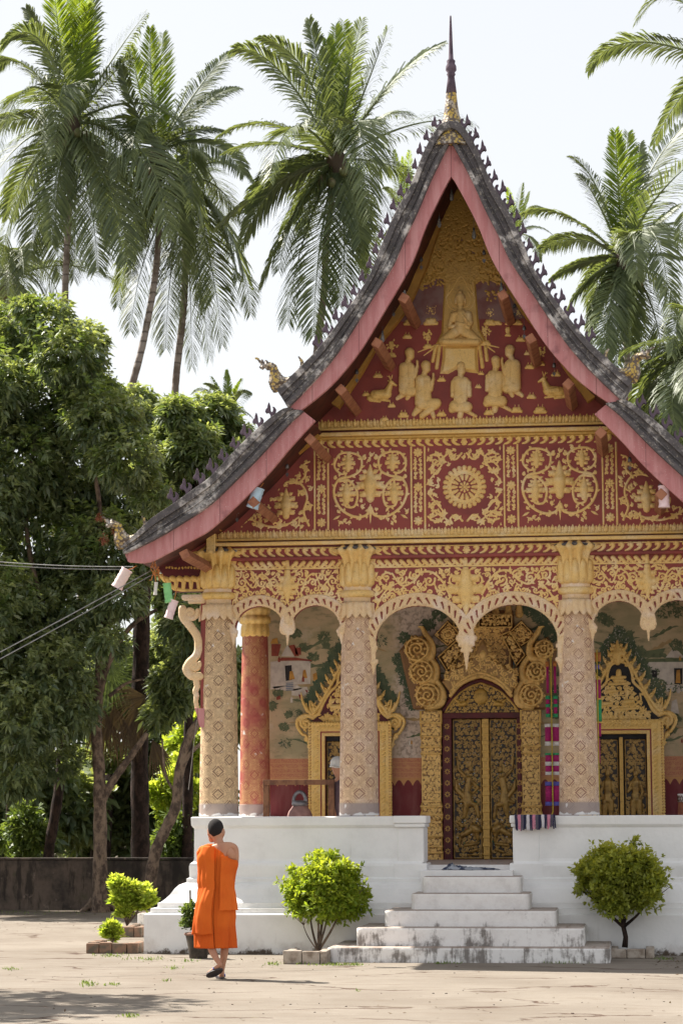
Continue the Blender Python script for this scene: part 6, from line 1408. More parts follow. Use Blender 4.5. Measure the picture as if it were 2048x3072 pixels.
# ================================================================== PEOPLE
def skin_body(name, nodes, edges, parent, mat='skin', lv=2):
    me = bpy.data.meshes.new(name); me.from_pydata([tuple(n[0]) for n in nodes], edges, []); me.materials.append(MT[mat]); o = bpy.data.objects.new(name, me); put(o, parent)
    o.modifiers.new('skin', 'SKIN'); sv = me.skin_vertices[0].data if me.skin_vertices else None
    if sv is None:
        bpy.context.view_layer.objects.active = o
        me.attributes  # noqa
    for i, n in enumerate(nodes):
        r = n[1]; me.skin_vertices[0].data[i].radius = (r, r) if not hasattr(r, '__len__') else r
    me.skin_vertices[0].data[0].use_root = True
    o.modifiers['skin'].use_smooth_shade = True; s_ = o.modifiers.new('sub', 'SUBSURF'); s_.levels = lv; s_.render_levels = lv
    return o
class Body:
    def __init__(s): s.n = []; s.e = []
    def add(s, p, r, parent=None): s.n.append((Vector(p), r)); i = len(s.n) - 1; (parent is not None) and s.e.append((parent, i)); return i
    def chain(s, pts, parent):
        for p, r in pts: parent = s.add(p, r, parent)
        return parent
    def hand(s, wrist_i, d, up, k=1.):
        """palm, four curled fingers and a side thumb"""
        w = s.n[wrist_i][0]; d = Vector(d).normalized(); up = Vector(up); up = (up - d * d.dot(up)).normalized(); sd = d.cross(up)
        palm = s.add(w + d * .045 * k, (.028 * k, .017 * k), wrist_i)
        for j, L_ in enumerate((.052, .06, .056, .044)):
            off = sd * (.021 - .014 * j) * k; a = s.add(w + d * .082 * k + off, .0095 * k, palm); b = s.add(w + d * (.082 + L_ * .55) * k + off * 1.1 - up * .012 * k, .0085 * k, a); s.add(w + d * (.082 + L_ * .85) * k + off * 1.1 - up * .034 * k, .0075 * k, b)
        t = s.add(w + d * .035 * k + sd * .034 * k - up * .01 * k, .011 * k, palm); s.add(w + d * .065 * k + sd * .048 * k - up * .02 * k, .009 * k, t)

Ym = float(gnd(667, 2938)[1]); MPX = 1 / (F / ((Ym + 27.3) * .9925 + .5))
def Q6(x, y, dy=0.): return Vector(at(560 + x / 4.525, 2440 + y / 4.525, Ym + dy))
fx = gnd(667, 2938)
monk = empty('person', (fx[0], fx[1], 0), 'young monk in an orange robe with one shoulder bare, walking away with his head bowed', 'person')
B = Body(); rt = B.add(Q6(430, 1080), (.10, .08)); sp = B.add(Q6(440, 850), (.09, .07), rt); ch = B.add(Q6(450, 620), (.115, .08), sp); uc = B.add(Q6(452, 520, -.005), (.12, .075), ch); B.chain([(Q6(545, 510, -.005), (.085, .075)), (Q6(600, 565, .0), (.078, .07)), (Q6(610, 670, .01), (.06, .06))], uc)
nk = B.add(Q6(440, 425, .01), .048, uc); n2 = B.add(Q6(428, 360, .02), .043, nk)
h1 = B.add(Q6(392, 300, .04), (.060, .066), n2); h2 = B.add(Q6(387, 215, .035), (.078, .088), h1); h3 = B.add(Q6(390, 150, .02), (.055, .062), h2)
fc = B.add(Q6(336, 325, .07), (.044, .045), h1); ns = B.add(Q6(318, 320, .14), .012, fc); chn = B.add(Q6(345, 392, .09), .028, fc)
er = B.add(Q6(492, 285, .02), (.017, .02), h1); er2 = B.add(Q6(512, 272, .0), (.010, .016), er); el = B.add(Q6(300, 285, .03), .015, h1); el2 = B.add(Q6(283, 275, .02), (.009, .014), el)
rs = B.add(Q6(600, 440, 0), .050, uc); r1 = B.add(Q6(655, 470, .01), .043, rs); r2 = B.add(Q6(662, 620, .0), .036, r1); r3 = B.add(Q6(655, 740, .03), .032, r2); r4 = B.add(Q6(560, 660, .17), .026, r3); r5 = B.add(Q6(500, 600, .25), .021, r4); B.hand(r5, (-.9, .2, .3), (0, 1, 0), .85)
ls = B.add(Q6(290, 510, 0), .048, uc); l1 = B.add(Q6(240, 560, .01), .040, ls); l2 = B.add(Q6(225, 740, .03), .033, l1); l3 = B.add(Q6(300, 680, .16), .026, l2); l4 = B.add(Q6(380, 610, .25), .021, l3); B.hand(l4, (.9, .2, .3), (0, 1, 0), .85)
R1 = B.chain([(Q6(500, 1180, .0), .075), (Q6(520, 1500, .0), .055), (Q6(525, 1750, .0), .044), (Q6(510, 1900, 0), .043), (Q6(490, 2050, 0), .030), (Q6(478, 2150, 0), .024), (Q6(474, 2225, -.01), .028)], rt)
B.chain([(Q6(462, 2225, .08), (.034, .018)), (Q6(450, 2222, .16), (.033, .013))], R1)
L1 = B.chain([(Q6(350, 1180, 0), .075), (Q6(330, 1500, .0), .055), (Q6(320, 1740, -.02), .045), (Q6(345, 1870, -.08), .042), (Q6(405, 1985, -.14), .029), (Q6(440, 2040, -.16), .024), (Q6(462, 2062, -.18), .027)], rt)
B.chain([(Q6(395, 2110, -.17), (.028, .022)), (Q6(320, 2160, -.15), (.033, .015)), (Q6(285, 2176, -.13), (.028, .010))], L1)
mb_ = skin_body('body', B.n, B.e, monk)
hair = MB(); V = []; Fq = []; hc = Q6(390, 212, .03); nn, mm = 40, 14
for i in range(mm + 1):
    th = math.radians(112) * i / mm
    for k in range(nn):
        a = 2 * math.pi * k / nn; th = math.radians(104 + 18 * max(0, -math.sin(a)) ** 2 - 26 * abs(math.cos(a)) ** 6 + 4 * math.sin(a * 7) ) * i / mm; d = Vector((math.sin(th) * math.cos(a), math.sin(th) * math.sin(a), math.cos(th)))
        d = Matrix.Rotation(math.radians(18), 3, 'X') @ Matrix.Rotation(math.radians(9), 3, 'Y') @ d
        V.append(tuple(hc + Vector((d.x * .077 * (1 + .03 * math.sin(a * 3)), d.y * .092, d.z * .096))))
for i in range(mm):
    for k in range(nn): Fq.append((i * nn + k, (i + 1) * nn + k, (i + 1) * nn + (k + 1) % nn, i * nn + (k + 1) % nn))
hair.add(V, Fq); hair.build('hair', 'hair', monk, True)
for x in (330, 362): b = MB(); e = Q6(x, 300, .135); b.ell(e, (.009, .006, .006), 8, 6); b.build('eye', 'hair', monk, True)
from mathutils import noise as _noise
def loft(name, mat, rows, ytop, ybot, a0, a1, bfrac, parent, fold=(.012, 5, .01, 11), grow=0., closed=False, nu=110, nv=60, tw=0., edge=0., zig=0.):
    """cloth around the body: rows = (y, xl, xr) in zoom units, angles a0..a1 in degrees (270 = towards the camera)"""
    ys = [r[0] for r in rows]; V = []; seed_ = len(name) * 3.3
    for j in range(nv + 1):
        v = j / nv
        for i in range(nu + 1):
            u = i / nu; a = math.radians(a0 + (a1 - a0) * u); y0 = rows[0][0] + (rows[-1][0] - rows[0][0]) * v
            xl, xr = np.interp(y0, ys, [r[1] for r in rows]), np.interp(y0, ys, [r[2] for r in rows]); cx, hw = (xl + xr) / 2, (xr - xl) / 2
            x = cx + hw * math.cos(a); yt = ytop(x) if callable(ytop) else ytop; yb = ybot(x) if callable(ybot) else ybot
            y = yt + (yb - yt) * v
            f = fold[0] * (.25 + .75 * v) * math.sin(fold[1] * a + tw * v * 3 + 1.3 * math.sin(a * 2 + v * 2)) + fold[2] * (.2 + .8 * v) * math.sin(fold[3] * a + 2.3 * v + 1.7)
            q_ = Vector((u * 7 * (a1 - a0) / 360 + seed_, v * 1.1, .3)); f += .040 * _noise.noise(q_) * (.4 + .6 * v) + .010 * _noise.noise(q_ * 3.1) + .004 * _noise.noise(q_ * 8)
            f += .004 * math.sin(v * 23 + a * 3) * (1 - v) + .006 * math.sin(a * 3.1 + 4 * v + 2 * math.sin(v * 5)) + .003 * math.sin(a * 21 + 6 * v) * v
            r_ = 1 + (f + grow) / (hw / 4.525 * MPX)
            p = Q6(cx + hw * math.cos(a) * r_, y + zig * math.sin(a * 9 + 1) * v, 0); p.y += hw / 4.525 * MPX * bfrac * math.sin(a) * r_
            V.append(tuple(p))
    b = MB(); w = nu + 1; b.add(V, [(j * w + i, j * w + i + 1, (j + 1) * w + i + 1, (j + 1) * w + i) for j in range(nv) for i in range(nu)])
    o = b.build(name, mat, parent, True); m = o.modifiers.new('thickness', 'SOLIDIFY'); m.thickness = .006; return o
rowsA = [(430, 235, 660), (560, 200, 668), (700, 205, 660), (860, 195, 645), (1000, 190, 640), (1150, 150, 655), (1300, 125, 655), (1450, 118, 650), (1600, 120, 665), (1830, 125, 683)]
ytA = lambda x: 452 + max(0, 300 - x) * .35 if x < 390 else 452 + (x - 390) * .70
loft('robe', 'robe', rowsA, ytA, lambda x: 1832, -90, 270, .62, monk, (.010, 4, .007, 9), -.012)
rowsB = [(435, 190, 640), (560, 165, 655), (700, 185, 650), (900, 185, 640), (1000, 200, 640), (1200, 140, 650), (1400, 108, 655), (1640, 102, 690)]
loft('robe_drape', 'robe', rowsB, lambda x: 447 + max(0, 260 - x) * .5, lambda x: 1640 - max(0, x - 400) * .2, 100, 268, .70, monk, (.012, 5, .006, 13), .014, tw=2.6, zig=7)
rowsC = [(600, 200, 664), (1010, 200, 646), (1020, 190, 650), (1320, 150, 668)]
loft('robe_sash', 'robe', rowsC, lambda x: 560 + max(0, x - 480) * .45, 1318, 284, 350, .70, monk, (.003, 3, .002, 7), .018, nu=40)
b = MB(); b.tube([Q6(400, 450, -.02), Q6(300, 462, -.03), Q6(215, 500, -.02), Q6(178, 545, .0), Q6(175, 620, .03), Q6(190, 700, .05), Q6(196, 820, .05), Q6(200, 930, .04)], [.022, .034, .040, .034, .026, .022, .018, .012], 12); b.build('robe_roll', 'robe', monk, True)
def sole(p, d, up, L_, w, name='sandal', strap=True):
    d = d.normalized(); up = (up - d * d.dot(up)).normalized(); s_ = d.cross(up); V = []; n = 24
    for k in range(n):
        a = 2 * math.pi * k / n; r = w * (1 + .18 * math.cos(a)); V.append(p + d * math.cos(a) * L_ / 2 + s_ * math.sin(a) * r / 2)
    b = MB(); b.add([tuple(v) for v in V] + [tuple(v - up * .016) for v in V], [tuple(range(n)), tuple(range(2 * n - 1, n - 1, -1))] + [(k, n + k, n + (k + 1) % n, (k + 1) % n) for k in range(n)])
    o = b.build(name, 'rubber', monk)
    b = MB(); t0 = p + d * L_ * .22 + up * .045
    for sg in (-1, 1): b.tube([p + d * L_ * .30 + up * .01, t0, p - d * L_ * .05 + s_ * sg * w * .48 + up * .02, p - d * L_ * .08 + s_ * sg * w * .5], .007, 6)
    b.build('strap', 'blue', o, True)
fp = gnd(667, 2938); sole(Vector((fp[0] - .03, fp[1] + .06, .018)), Vector((-.25, 1, 0)), Vector((0, 0, 1)), .23, .085)
pa, pb = Q6(498, 2110, -.20), Q6(262, 2215, -.14); sole((pa + pb) / 2, pb - pa, Vector((-.15, .75, .75)), .19, .082)

# --- bystander behind the middle-left column
Yp = 1.9; pc = at(1022, 2440, Yp); P2 = lambda px, py, dy=0.: Vector(at(px, py, Yp + dy))
ps = empty('person', (pc[0], Yp, ZF), 'stooping person in a white cap and grey-purple shirt, mostly hidden behind the middle left column', 'person')
B = Body(); rt = B.add(P2(1035, 2440), (.12, .09)); sp = B.add(P2(1033, 2400), (.115, .09), rt); ch = B.add(P2(1030, 2360), (.12, .09), sp); nk = B.add(P2(1022, 2332, .0), .05, ch); hd = B.add(P2(1015, 2312), (.07, .075), nk); h2 = B.add(P2(1012, 2292), (.075, .08), hd); B.add(P2(1008, 2280), .05, h2); B.add(P2(1000, 2318, -.03), .02, hd)
a = B.chain([(P2(1006, 2350, -.05), .045), (P2(1008, 2410, -.07), .04), (P2(1012, 2460, -.1), .032), (P2(1012, 2500, -.12), .025)], ch); B.hand(a, (0, -.3, -1), (0, -1, 0), .8)
a = B.chain([(P2(1058, 2350, .05), .045), (P2(1060, 2410, .05), .04), (P2(1060, 2470, 0), .03)], ch); B.hand(a, (0, 0, -1), (0, -1, 0), .8)
zf = Vector((0, 0, ZF))
for dx in (-22, 22): B.chain([(P2(1038 + dx, 2490), .075), (P2(1038 + dx, 2560), .055), (Vector((P2(1038 + dx, 2560).x, Yp, ZF + .04)), .035), (Vector((P2(1038 + dx, 2560).x, Yp - .14, ZF + .025)), .03)], rt)
skin_body('body', B.n, B.e, ps)
b = MB(); q = [P2(1030, 2338), P2(1028, 2352), P2(1027, 2380), P2(1030, 2420), P2(1034, 2460), P2(1035, 2480)]; b.tube(q, [.07, .135, .15, .145, .15, .155], 20); b.tube([P2(1006, 2350, -.05), P2(1006, 2380, -.06), P2(1008, 2412, -.07)], [.06, .056, .05], 12); b.build('shirt', 'shirt', ps, True)
b = MB(); b.ell(P2(1012, 2290), (.088, .095, .085), 20, 12); b.tube([P2(1012, 2293), P2(1012, 2302)], [.091, .088], 20); b.ell(P2(1002, 2300, -.07), (.06, .07, .012), 14, 6); b.build('cap', 'hat', ps, True)

# ================================================================== VEGETATION
def leaves(P, D, L_, W_, droop, rg, curl=.3):
    """diamond leaves folded along the midrib: P base, D unit direction (n,3)"""
    n = len(P); up = rg.normal(size=(n, 3)) * .5 + np.array([0, 0, 1.]); Sd = np.cross(D, up); Sd /= np.linalg.norm(Sd, axis=1)[:, None] + 1e-9
    L_ = (np.ones(n) * L_)[:, None]; W_ = (np.ones(n) * W_)[:, None]; dn = np.array([0, 0, -1.]) * droop
    mid = P + D * L_ * .5 + dn * L_ * .12; tip = P + D * L_ + dn * L_ * .5; nrm = np.cross(Sd, D)
    a = mid + Sd * W_ - nrm * W_ * curl; b = mid - Sd * W_ - nrm * W_ * curl
    V = np.stack([P, a, tip, b], 1).reshape(-1, 3); Qd = np.arange(n * 4).reshape(-1, 4); return V, Qd
def crown(name, blobs, per_blob, per, L_, W_, mat, parent, seed, droop=.6, shell=.35, up=.3, flat=.9, spread=.9, tone=(0., 1.), wild=.12):
    rg = np.random.default_rng(seed); PP = []; DD = []; TT = []
    rs = np.array([b[1] for b in blobs]); zmx = max(b[0][2] + b[1] for b in blobs); zmn = min(b[0][2] - b[1] for b in blobs)
    for (c, r) in blobs:
        n = int(per_blob * (r / rs.mean()) ** 2); d = rg.normal(size=(n, 3)); d /= np.linalg.norm(d, axis=1)[:, None]
        rad = r * (1 - shell * rg.random(n) ** 1.5 + wild * rg.normal(size=n)); p = np.array(c) + d * rad[:, None] * np.array([1, 1, flat])
        ax = d + np.array([0, 0, up]) + rg.normal(size=(n, 3)) * .25; ax /= np.linalg.norm(ax, axis=1)[:, None]
        q = rg.normal(size=(n, per, 3)); q -= (q * ax[:, None, :]).sum(-1, keepdims=True) * ax[:, None, :]; q /= np.linalg.norm(q, axis=-1, keepdims=True)
        dd = ax[:, None, :] * (1 - spread * rg.random((n, per, 1)) * .8) + q * spread; dd /= np.linalg.norm(dd, axis=-1, keepdims=True)
        st = ax[:, None, :] * (rg.random((n, per, 1)) - .6) * L_ * .9
        PP.append((p[:, None, :] + st).reshape(-1, 3)); DD.append(dd.reshape(-1, 3))
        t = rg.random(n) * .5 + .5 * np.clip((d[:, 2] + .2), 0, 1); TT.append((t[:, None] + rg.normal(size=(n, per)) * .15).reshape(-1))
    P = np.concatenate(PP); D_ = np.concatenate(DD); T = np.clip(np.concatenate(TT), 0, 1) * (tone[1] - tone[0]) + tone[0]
    V, Qd = leaves(P, D_, L_ * rg.uniform(.65, 1.25, len(P)), W_ * rg.uniform(.8, 1.2, len(P)), droop, rg)
    return quadmesh(name, V, Qd, mat, parent, np.repeat(T, 4))
def wpt(x, y, Y): return tuple(atd(x, y, Y))
def blobs_at(L_, Y, rg, dy=.8):
    k = D2 / pxm(Y); return [((lambda p: (p[0], p[1], p[2]))(atd(x, y, Y + rg.uniform(-dy, dy))), r * k) for x, y, r in L_]
rg0 = random.Random(77)
# big broadleaf tree on the left
Yt = float(gnd(300, 2738)[1])
t1 = empty('broadleaf_tree', tuple(gnd(300, 2735)), 'large leafy tree filling the left side, its mottled trunk in front of the wall', 'tree')
bl = [(40, 760, 62), (115, 735, 60), (60, 700, 30), (20, 840, 90), (160, 820, 80), (205, 775, 45), (195, 900, 85), (90, 930, 120), (235, 970, 90), (300, 950, 45), (50, 1070, 130), (170, 1090, 120), (290, 1060, 75), (270, 1150, 90), (350, 1135, 45), (100, 1230, 140), (240, 1260, 100), (320, 1230, 60), (-60, 900, 120), (-80, 1150, 150), (-60, 1400, 150),
      (60, 1390, 120), (170, 1400, 100), (270, 1370, 60), (110, 1540, 100), (40, 1640, 110), (170, 1620, 60), (130, 1740, 50), (20, 1500, 110), (-80, 1650, 140), (-220, 1500, 130), (-230, 1700, 120), (-330, 1650, 130), (-120, 1800, 80), (-300, 1830, 80), (-200, 1850, 60), (250, 1470, 40), (330, 1300, 40), (30, 1780, 60)]
bb = blobs_at(bl, Yt, rg0, 1.1)
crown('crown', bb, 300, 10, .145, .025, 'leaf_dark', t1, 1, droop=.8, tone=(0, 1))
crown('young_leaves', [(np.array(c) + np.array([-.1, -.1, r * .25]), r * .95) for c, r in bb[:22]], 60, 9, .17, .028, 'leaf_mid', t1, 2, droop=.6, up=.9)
crown('rusty_seed_clusters', blobs_at([(232, 1185, 6), (262, 1215, 5), (238, 1235, 6)], Yt - 1.2, rg0, .1), 14, 4, .08, .010, 'leaf_rust', t1, 5, droop=1.2)
def tr(pts, Y, dy=0.): return [wpt(x, y, Y + dy) for x, y in pts]
def limbs(name, L_, mat, parent, Y, n=12):
    b = MB()
    for pts, r0, r1 in L_:
        P = smooth2([np.array(wpt(x, y, Y + (d[0] if d else 0))) for x, y, *d in pts], 6); m = len(P)
        rr = [(r0 + (r1 - r0) * i / (m - 1)) * D2 / pxm(Y) * (1 + .06 * math.sin(i * 1.7)) for i in range(m)]; b.tube(P, rr, n)
    return b.build(name, mat, parent, True)
limbs('trunk', [([(229, 2102), (229, 2060), (230, 1900), (228, 1780), (222, 1680), (228, 1560), (236, 1480), (265, 1400), (320, 1340)], 19, 6), ([(228, 1850), (262, 1790), (300, 1738), (338, 1685)], 11, 6), ([(226, 1600), (250, 1520), (300, 1440), (360, 1400)], 9, 4), ([(224, 1680), (170, 1560), (100, 1400), (60, 1200), (80, 1000)], 11, 4), ([(228, 1550), (235, 1350), (220, 1100), (150, 900)], 10, 3),
                ([(250, 1600), (290, 1570), (330, 1560)], 5, 2)], 'bark', t1, Yt)
b = MB()
for a in range(7): p = Vector(gnd(300, 2735)); b.tube([p + Vector((0, 0, .35)), p + Vector((.16 * math.cos(a * .9), .16 * math.sin(a * .9), .1)), p + Vector((.34 * math.cos(a * .9), .34 * math.sin(a * .9), -.03))], [.07, .07, .03], 8)
b.build('roots', 'bark', t1, True)
# second broadleaf tree behind
Y2 = Yt + 4
t2 = empty('broadleaf_tree', (wpt(440, 1500, Y2)[0], Y2, 0), 'smaller dark leafy tree rising behind the lower left eave of the temple', 'tree')
bl2 = blobs_at([(425, 960, 45), (490, 950, 50), (395, 1010, 50), (450, 1030, 60), (530, 1000, 45), (400, 945, 35), (310, 925, 40), (350, 960, 40), (480, 1090, 60), (420, 1120, 70), (560, 1060, 50), (360, 1080, 60), (380, 1200, 60), (440, 1250, 80), (520, 1180, 60), (400, 1350, 60), (430, 1450, 60), (380, 1500, 45), (440, 1560, 50)], Y2, rg0, 1.0)
crown('crown', bl2, 230, 10, .17, .026, 'leaf_dark', t2, 11, droop=.7); crown('young_leaves', bl2[:10], 45, 9, .2, .03, 'leaf_mid', t2, 12, up=.9)
limbs('trunk', [([(430, 2080), (432, 1700), (440, 1400), (450, 1150), (470, 980)], 14, 4), ([(438, 1400), (400, 1200), (380, 1020)], 7, 3)], 'bark_dark', t2, Y2)
# leaning trunk
Y3 = Yt - .3; t3 = empty('leaning_tree', tuple(wpt(345, 2060, Y3)), 'tree with a curved trunk leaning right towards the outer temple column', 'tree'); t3.location.z = 0
limbs('trunk', [([(342, 2070), (346, 2020), (358, 1955), (385, 1895), (404, 1850), (412, 1770), (432, 1700), (462, 1650), (520, 1590)], 15, 9), ([(412, 1790), (430, 1740), (470, 1700)], 7, 4), ([(408, 1830), (380, 1780), (372, 1700)], 4, 2)], 'bark', t3, Y3)
crown('crown', blobs_at([(520, 1560, 70), (470, 1500, 50), (400, 1600, 40), (440, 1430, 60), (380, 1560, 30), (360, 1640, 25), (425, 1530, 35)], Y3 + .6, rg0, .8), 150, 9, .20, .03, 'leaf_dark', t3, 13, droop=.7)
# fan palms with dead skirts
def fanleaf(b, c, d, L_, n=22, spread=1.1, rn=random):
    d = Vector(d).normalized(); s_ = d.cross(Vector((0, 1, 0))); s_ = s_.normalized() if s_.length > .1 else Vector((1, 0, 0)); w = s_.cross(d)
    for i in range(n):
        a = (i / (n - 1) - .5) * 2 * spread; e = (d * math.cos(a) + s_ * math.sin(a)).normalized(); e = (e + w * rn.uniform(-.1, .1)).normalized(); l = L_ * (1 - .25 * abs(a) / spread) * rn.uniform(.85, 1.05)
        side = (s_ * math.cos(a) - d * math.sin(a)) * .012; c_ = Vector(c); m1 = c_ + e * l * .55; m2 = c_ + e * l * .85 + Vector((0, 0, -.10 * l)); t = c_ + e * l + Vector((0, 0, -.25 * l))
        b.add([tuple(c_ - side * .3), tuple(c_ + side * .3), tuple(m1 + side), tuple(m1 - side), tuple(m2 + side * .6), tuple(m2 - side * .6), tuple(t)], [(0, 1, 2, 3), (3, 2, 4, 5), (5, 4, 6)], tint=rn.random())
for (X, y0, wd, lab, sd_) in ((320, 1330, 22, 'dark fibrous palm trunk with hanging dry fan leaves between the two mottled trunks', 1), (122, 1500, 13, 'thin dark leaning palm trunk behind the wall at the far left', 2)):
    Yf = Yt + 1.6 if sd_ == 1 else Yt + 3; rn = random.Random(sd_); f = empty('fan_palm', (wpt(X, 2050, Yf)[0], Yf, 0), lab, 'palm')
    tp = [(X + 3, 2095), (X + 2, 1900), (X, 1700), (X + 4, 1500), (X + 8, y0)] if sd_ == 1 else [(105, 2100), (112, 1960), (130, 1850), (140, 1750), (150, 1500)]
    limbs('trunk', [(tp, wd, wd * .85)], 'bark_dark', f, Yf)
    if sd_ == 1:
        for (cx, cy, dx, dz, L_, nm) in ((335, 1600, -.8, -.35, .75, 'dry_fan_leaf'), (240, 1630, .0, -1, .95, 'dry_fan_leaf'), (262, 1620, .15, -1, .9, 'dry_fan_leaf'), (335, 1610, -.35, -.9, .7, 'dry_fan_leaf'), (350, 1700, .35, -.9, .7, 'dry_fan_leaf'), (300, 1640, -.1, -1, .8, 'dry_fan_leaf'), (372, 1560, .3, -.9, .7, 'dry_fan_leaf')):
            b = MB(); fanleaf(b, wpt(cx, cy, Yf - .5), (dx, -.1, dz), L_, spread=.5 if dz < -.8 else .9, rn=rn); b.build(nm, 'leaf_dead', f)
    for i in range(11):
        a = i * .57 + sd_; b = MB(); c = Vector(wpt(tp[-1][0], tp[-1][1] - 10, Yf)); d = Vector((math.cos(a), .6 * math.sin(a), .55 * math.sin(a * 1.7))).normalized(); q = c + d * .9; b.tube([c, q], [.02, .012], 5); fanleaf(b, q, d, .8, 26, 1.9, rn); b.t = []; o_ = b.build('fan_leaf', 'leaf_palm', f)
# coconut palms
def frond(name, C0, via, tip, mat, parent, seed, n=100, k=1., w=.021, roll=None, dro=1., up_=0.):
    rn = random.Random(seed); C0, via, tip = Vector(C0), Vector(via), Vector(tip); ctrl = via * 2 - (C0 + tip) * .5
    R_ = [C0 * (1 - t) ** 2 + ctrl * 2 * t * (1 - t) + tip * t * t for t in np.linspace(0, 1, n)]; Ln = sum((R_[i + 1] - R_[i]).length for i in range(n - 1))
    b = MB(); b.tube(R_[::3] + [R_[-1]], [max(.008, .045 * (1 - i / (n / 3)) * k) for i in range(len(R_[::3]) + 1)], 5); b.t.append(np.full(b.n, .9))
    roll = rn.uniform(-.6, .6) if roll is None else roll; Lm = (.20 * Ln + .26) * k
    V = []; Qd = []; T = []
    for i in range(5, n):
        t = i / (n - 1); p = R_[i]; tg = (R_[min(i + 1, n - 1)] - R_[i - 1]).normalized(); sd_ = tg.cross(Vector((0, 0, 1)))
        sd_ = sd_.normalized() if sd_.length > .25 else tg.cross(Vector((.2, 1, .2))).normalized(); nu = sd_.cross(tg); sd_ = sd_ * math.cos(roll) + nu * math.sin(roll)
        L_ = Lm * (math.sin(math.pi * (.10 + .86 * t)) ** .55) * (1 - .35 * t)
        for s in (-1, 1):
            if rn.random() < .05: continue
            l = L_ * rn.uniform(.8, 1.1); e = (tg * (.75 + .5 * t) + sd_ * s * 1.0 + nu * .12 + Vector((rn.uniform(-.12, .12), rn.uniform(-.12, .12), rn.uniform(-.12, .12)))).normalized()
            dr = dro * rn.uniform(.25, .60); q1 = p + e * l * .4 + Vector((0, 0, -.06 * l * dr)); q2 = p + e * l * .74 + Vector((0, 0, -.30 * l * dr)); q3 = p + e * l * .93 + Vector((0, 0, -.72 * l * dr)); ww = w * k * rn.uniform(.8, 1.2); wv = tg.cross(e); wv = (e.cross(wv)); wv = (tg - e * tg.dot(e)); wv = wv.normalized() if wv.length > .05 else nu
            wv = (wv * .8 + nu * s * .5 + Vector((0, .3, 0))).normalized() * ww
            m = len(V); V += [p - wv * .35, p + wv * .35, q1 + wv, q1 - wv, q2 + wv * .8, q2 - wv * .8, q3 + wv * .1, q3 - wv * .1]; Qd += [(m, m + 1, m + 2, m + 3), (m + 3, m + 2, m + 4, m + 5), (m + 5, m + 4, m + 6, m + 7)]; T += [rn.random()] * 8
    m0 = b.n; b.v.append(np.array([tuple(v) for v in V])); b.f += [tuple(i + m0 for i in q) for q in Qd]; b.n += len(V); b.t.append(np.array(T)); return b.build(name, mat, parent)
def palm(lab, c, trunk, fr, Y, seed, young=(), k=1., nuts=8, tw=(9, 6), extra=3, dead=()):
    rn = random.Random(seed); base = wpt(trunk[-1][0], trunk[-1][1], Y); P0 = empty('coconut_palm', (base[0], Y, 0), lab, 'palm tree')
    Cc = Vector(wpt(c[0], c[1], Y)); tp = [np.array(Cc)] + [np.array(wpt(x, y, Y)) for x, y in trunk]
    last, prev = tp[-1], tp[-2]; d = (last - prev) / max(.01, prev[2] - last[2]); g = last + d * last[2]; g[2] = 0; g[0] = last[0] + (g[0] - last[0]) * .8; P = smooth2(tp, 8); e_ = np.array(P[-1]) - np.array(P[-3]); e_ = e_ / max(.01, -e_[2]); e_[0] *= .9; P = P + [tuple(last + e_ * last[2] * t) for t in (.2, .4, .6, .8, 1.)]; b = MB(); m = len(P); b.tube(P, [(tw[1] + (tw[0] - tw[1]) * (i / m) ** .6) * D2 / pxm(Y) * (1 + .04 * math.sin(i * 2.1)) for i in range(m)], 12); b.build('trunk', 'palmbark', P0, True)
    for i, f in enumerate(fr):
        tx, ty, vx, vy = f[:4]; dy = f[4] if len(f) > 4 else rn.uniform(-2.2, 1.8); frond('frond', Cc + Vector((0, 0, .05)), wpt(vx, vy, Y + dy * .55), wpt(tx, ty, Y + dy), 'leaf_palm', P0, seed * 100 + i, k=k, dro=1.)
    for i, f in enumerate(young): tx, ty, vx, vy = f[:4]; frond('frond', Cc, wpt(vx, vy, Y), wpt(tx, ty, Y + rn.uniform(-.8, .8)), 'leaf_palm_y', P0, seed * 100 + 50 + i, k=k * .9, dro=.15, roll=rn.uniform(-.3, .3))
    L0 = 330 * D2 / pxm(Y) * k if extra else 0
    for i in range(extra):   # fronds pointing away and towards the camera
        a = rn.uniform(0, 6.28); tipv = Cc + Vector((math.cos(a) * .35, (1 if i % 2 else -1) * .8, -.25 - .4 * rn.random())) * L0 * .9; via = Cc + Vector((math.cos(a) * .2, (1 if i % 2 else -1) * .42, .12)) * L0; frond('frond', Cc, via, tipv, 'leaf_palm', P0, seed * 100 + 80 + i, k=k)
    for i in range(nuts): a = i * .9; b = MB(); r = .14 * k; b.ell(Cc + Vector((math.cos(a) * .38 * k, math.sin(a) * .38 * k - .1, -.35 * k - .18 * (i % 3))), (r * .85, r * .85, r), 12, 8); b.build('coconut', 'coconut', P0, True)
    b = MB(); b.ell(Cc + Vector((0, 0, -.1)), (.26 * k, .26 * k, .5 * k), 14, 8); b.build('crown_shaft', 'frondstem' if 0 else 'leaf_dead', P0, True)
    return P0
Yp_ = 44.
palm('tallest coconut palm at the top left corner, with brown sheaths and long hanging fronds', (167, 285), [(162, 420), (152, 600), (148, 715), (140, 900)], [
    (5, 100, 95, 95), (-10, 160, 60, 150), (-30, 290, 70, 270), (-20, 420, 60, 320), (0, 600, 60, 420), (70, 590, 100, 430), (140, 640, 130, 460), (170, 640, 172, 460), (225, 620, 205, 450), (290, 600, 250, 430), (335, 30, 262, 130), (300, 130, 240, 190), (420, 285, 310, 235), (385, 540, 320, 340), (60, 20, 100, 110), (215, -20, 200, 120), (330, 420, 270, 310), (20, 500, 70, 380), (250, 560, 230, 380), (120, 560, 130, 400)], Yp_, 1,
    young=[(125, -20, 140, 110), (155, -40, 155, 100), (185, -25, 178, 110), (200, 10, 185, 130)], k=1.15)
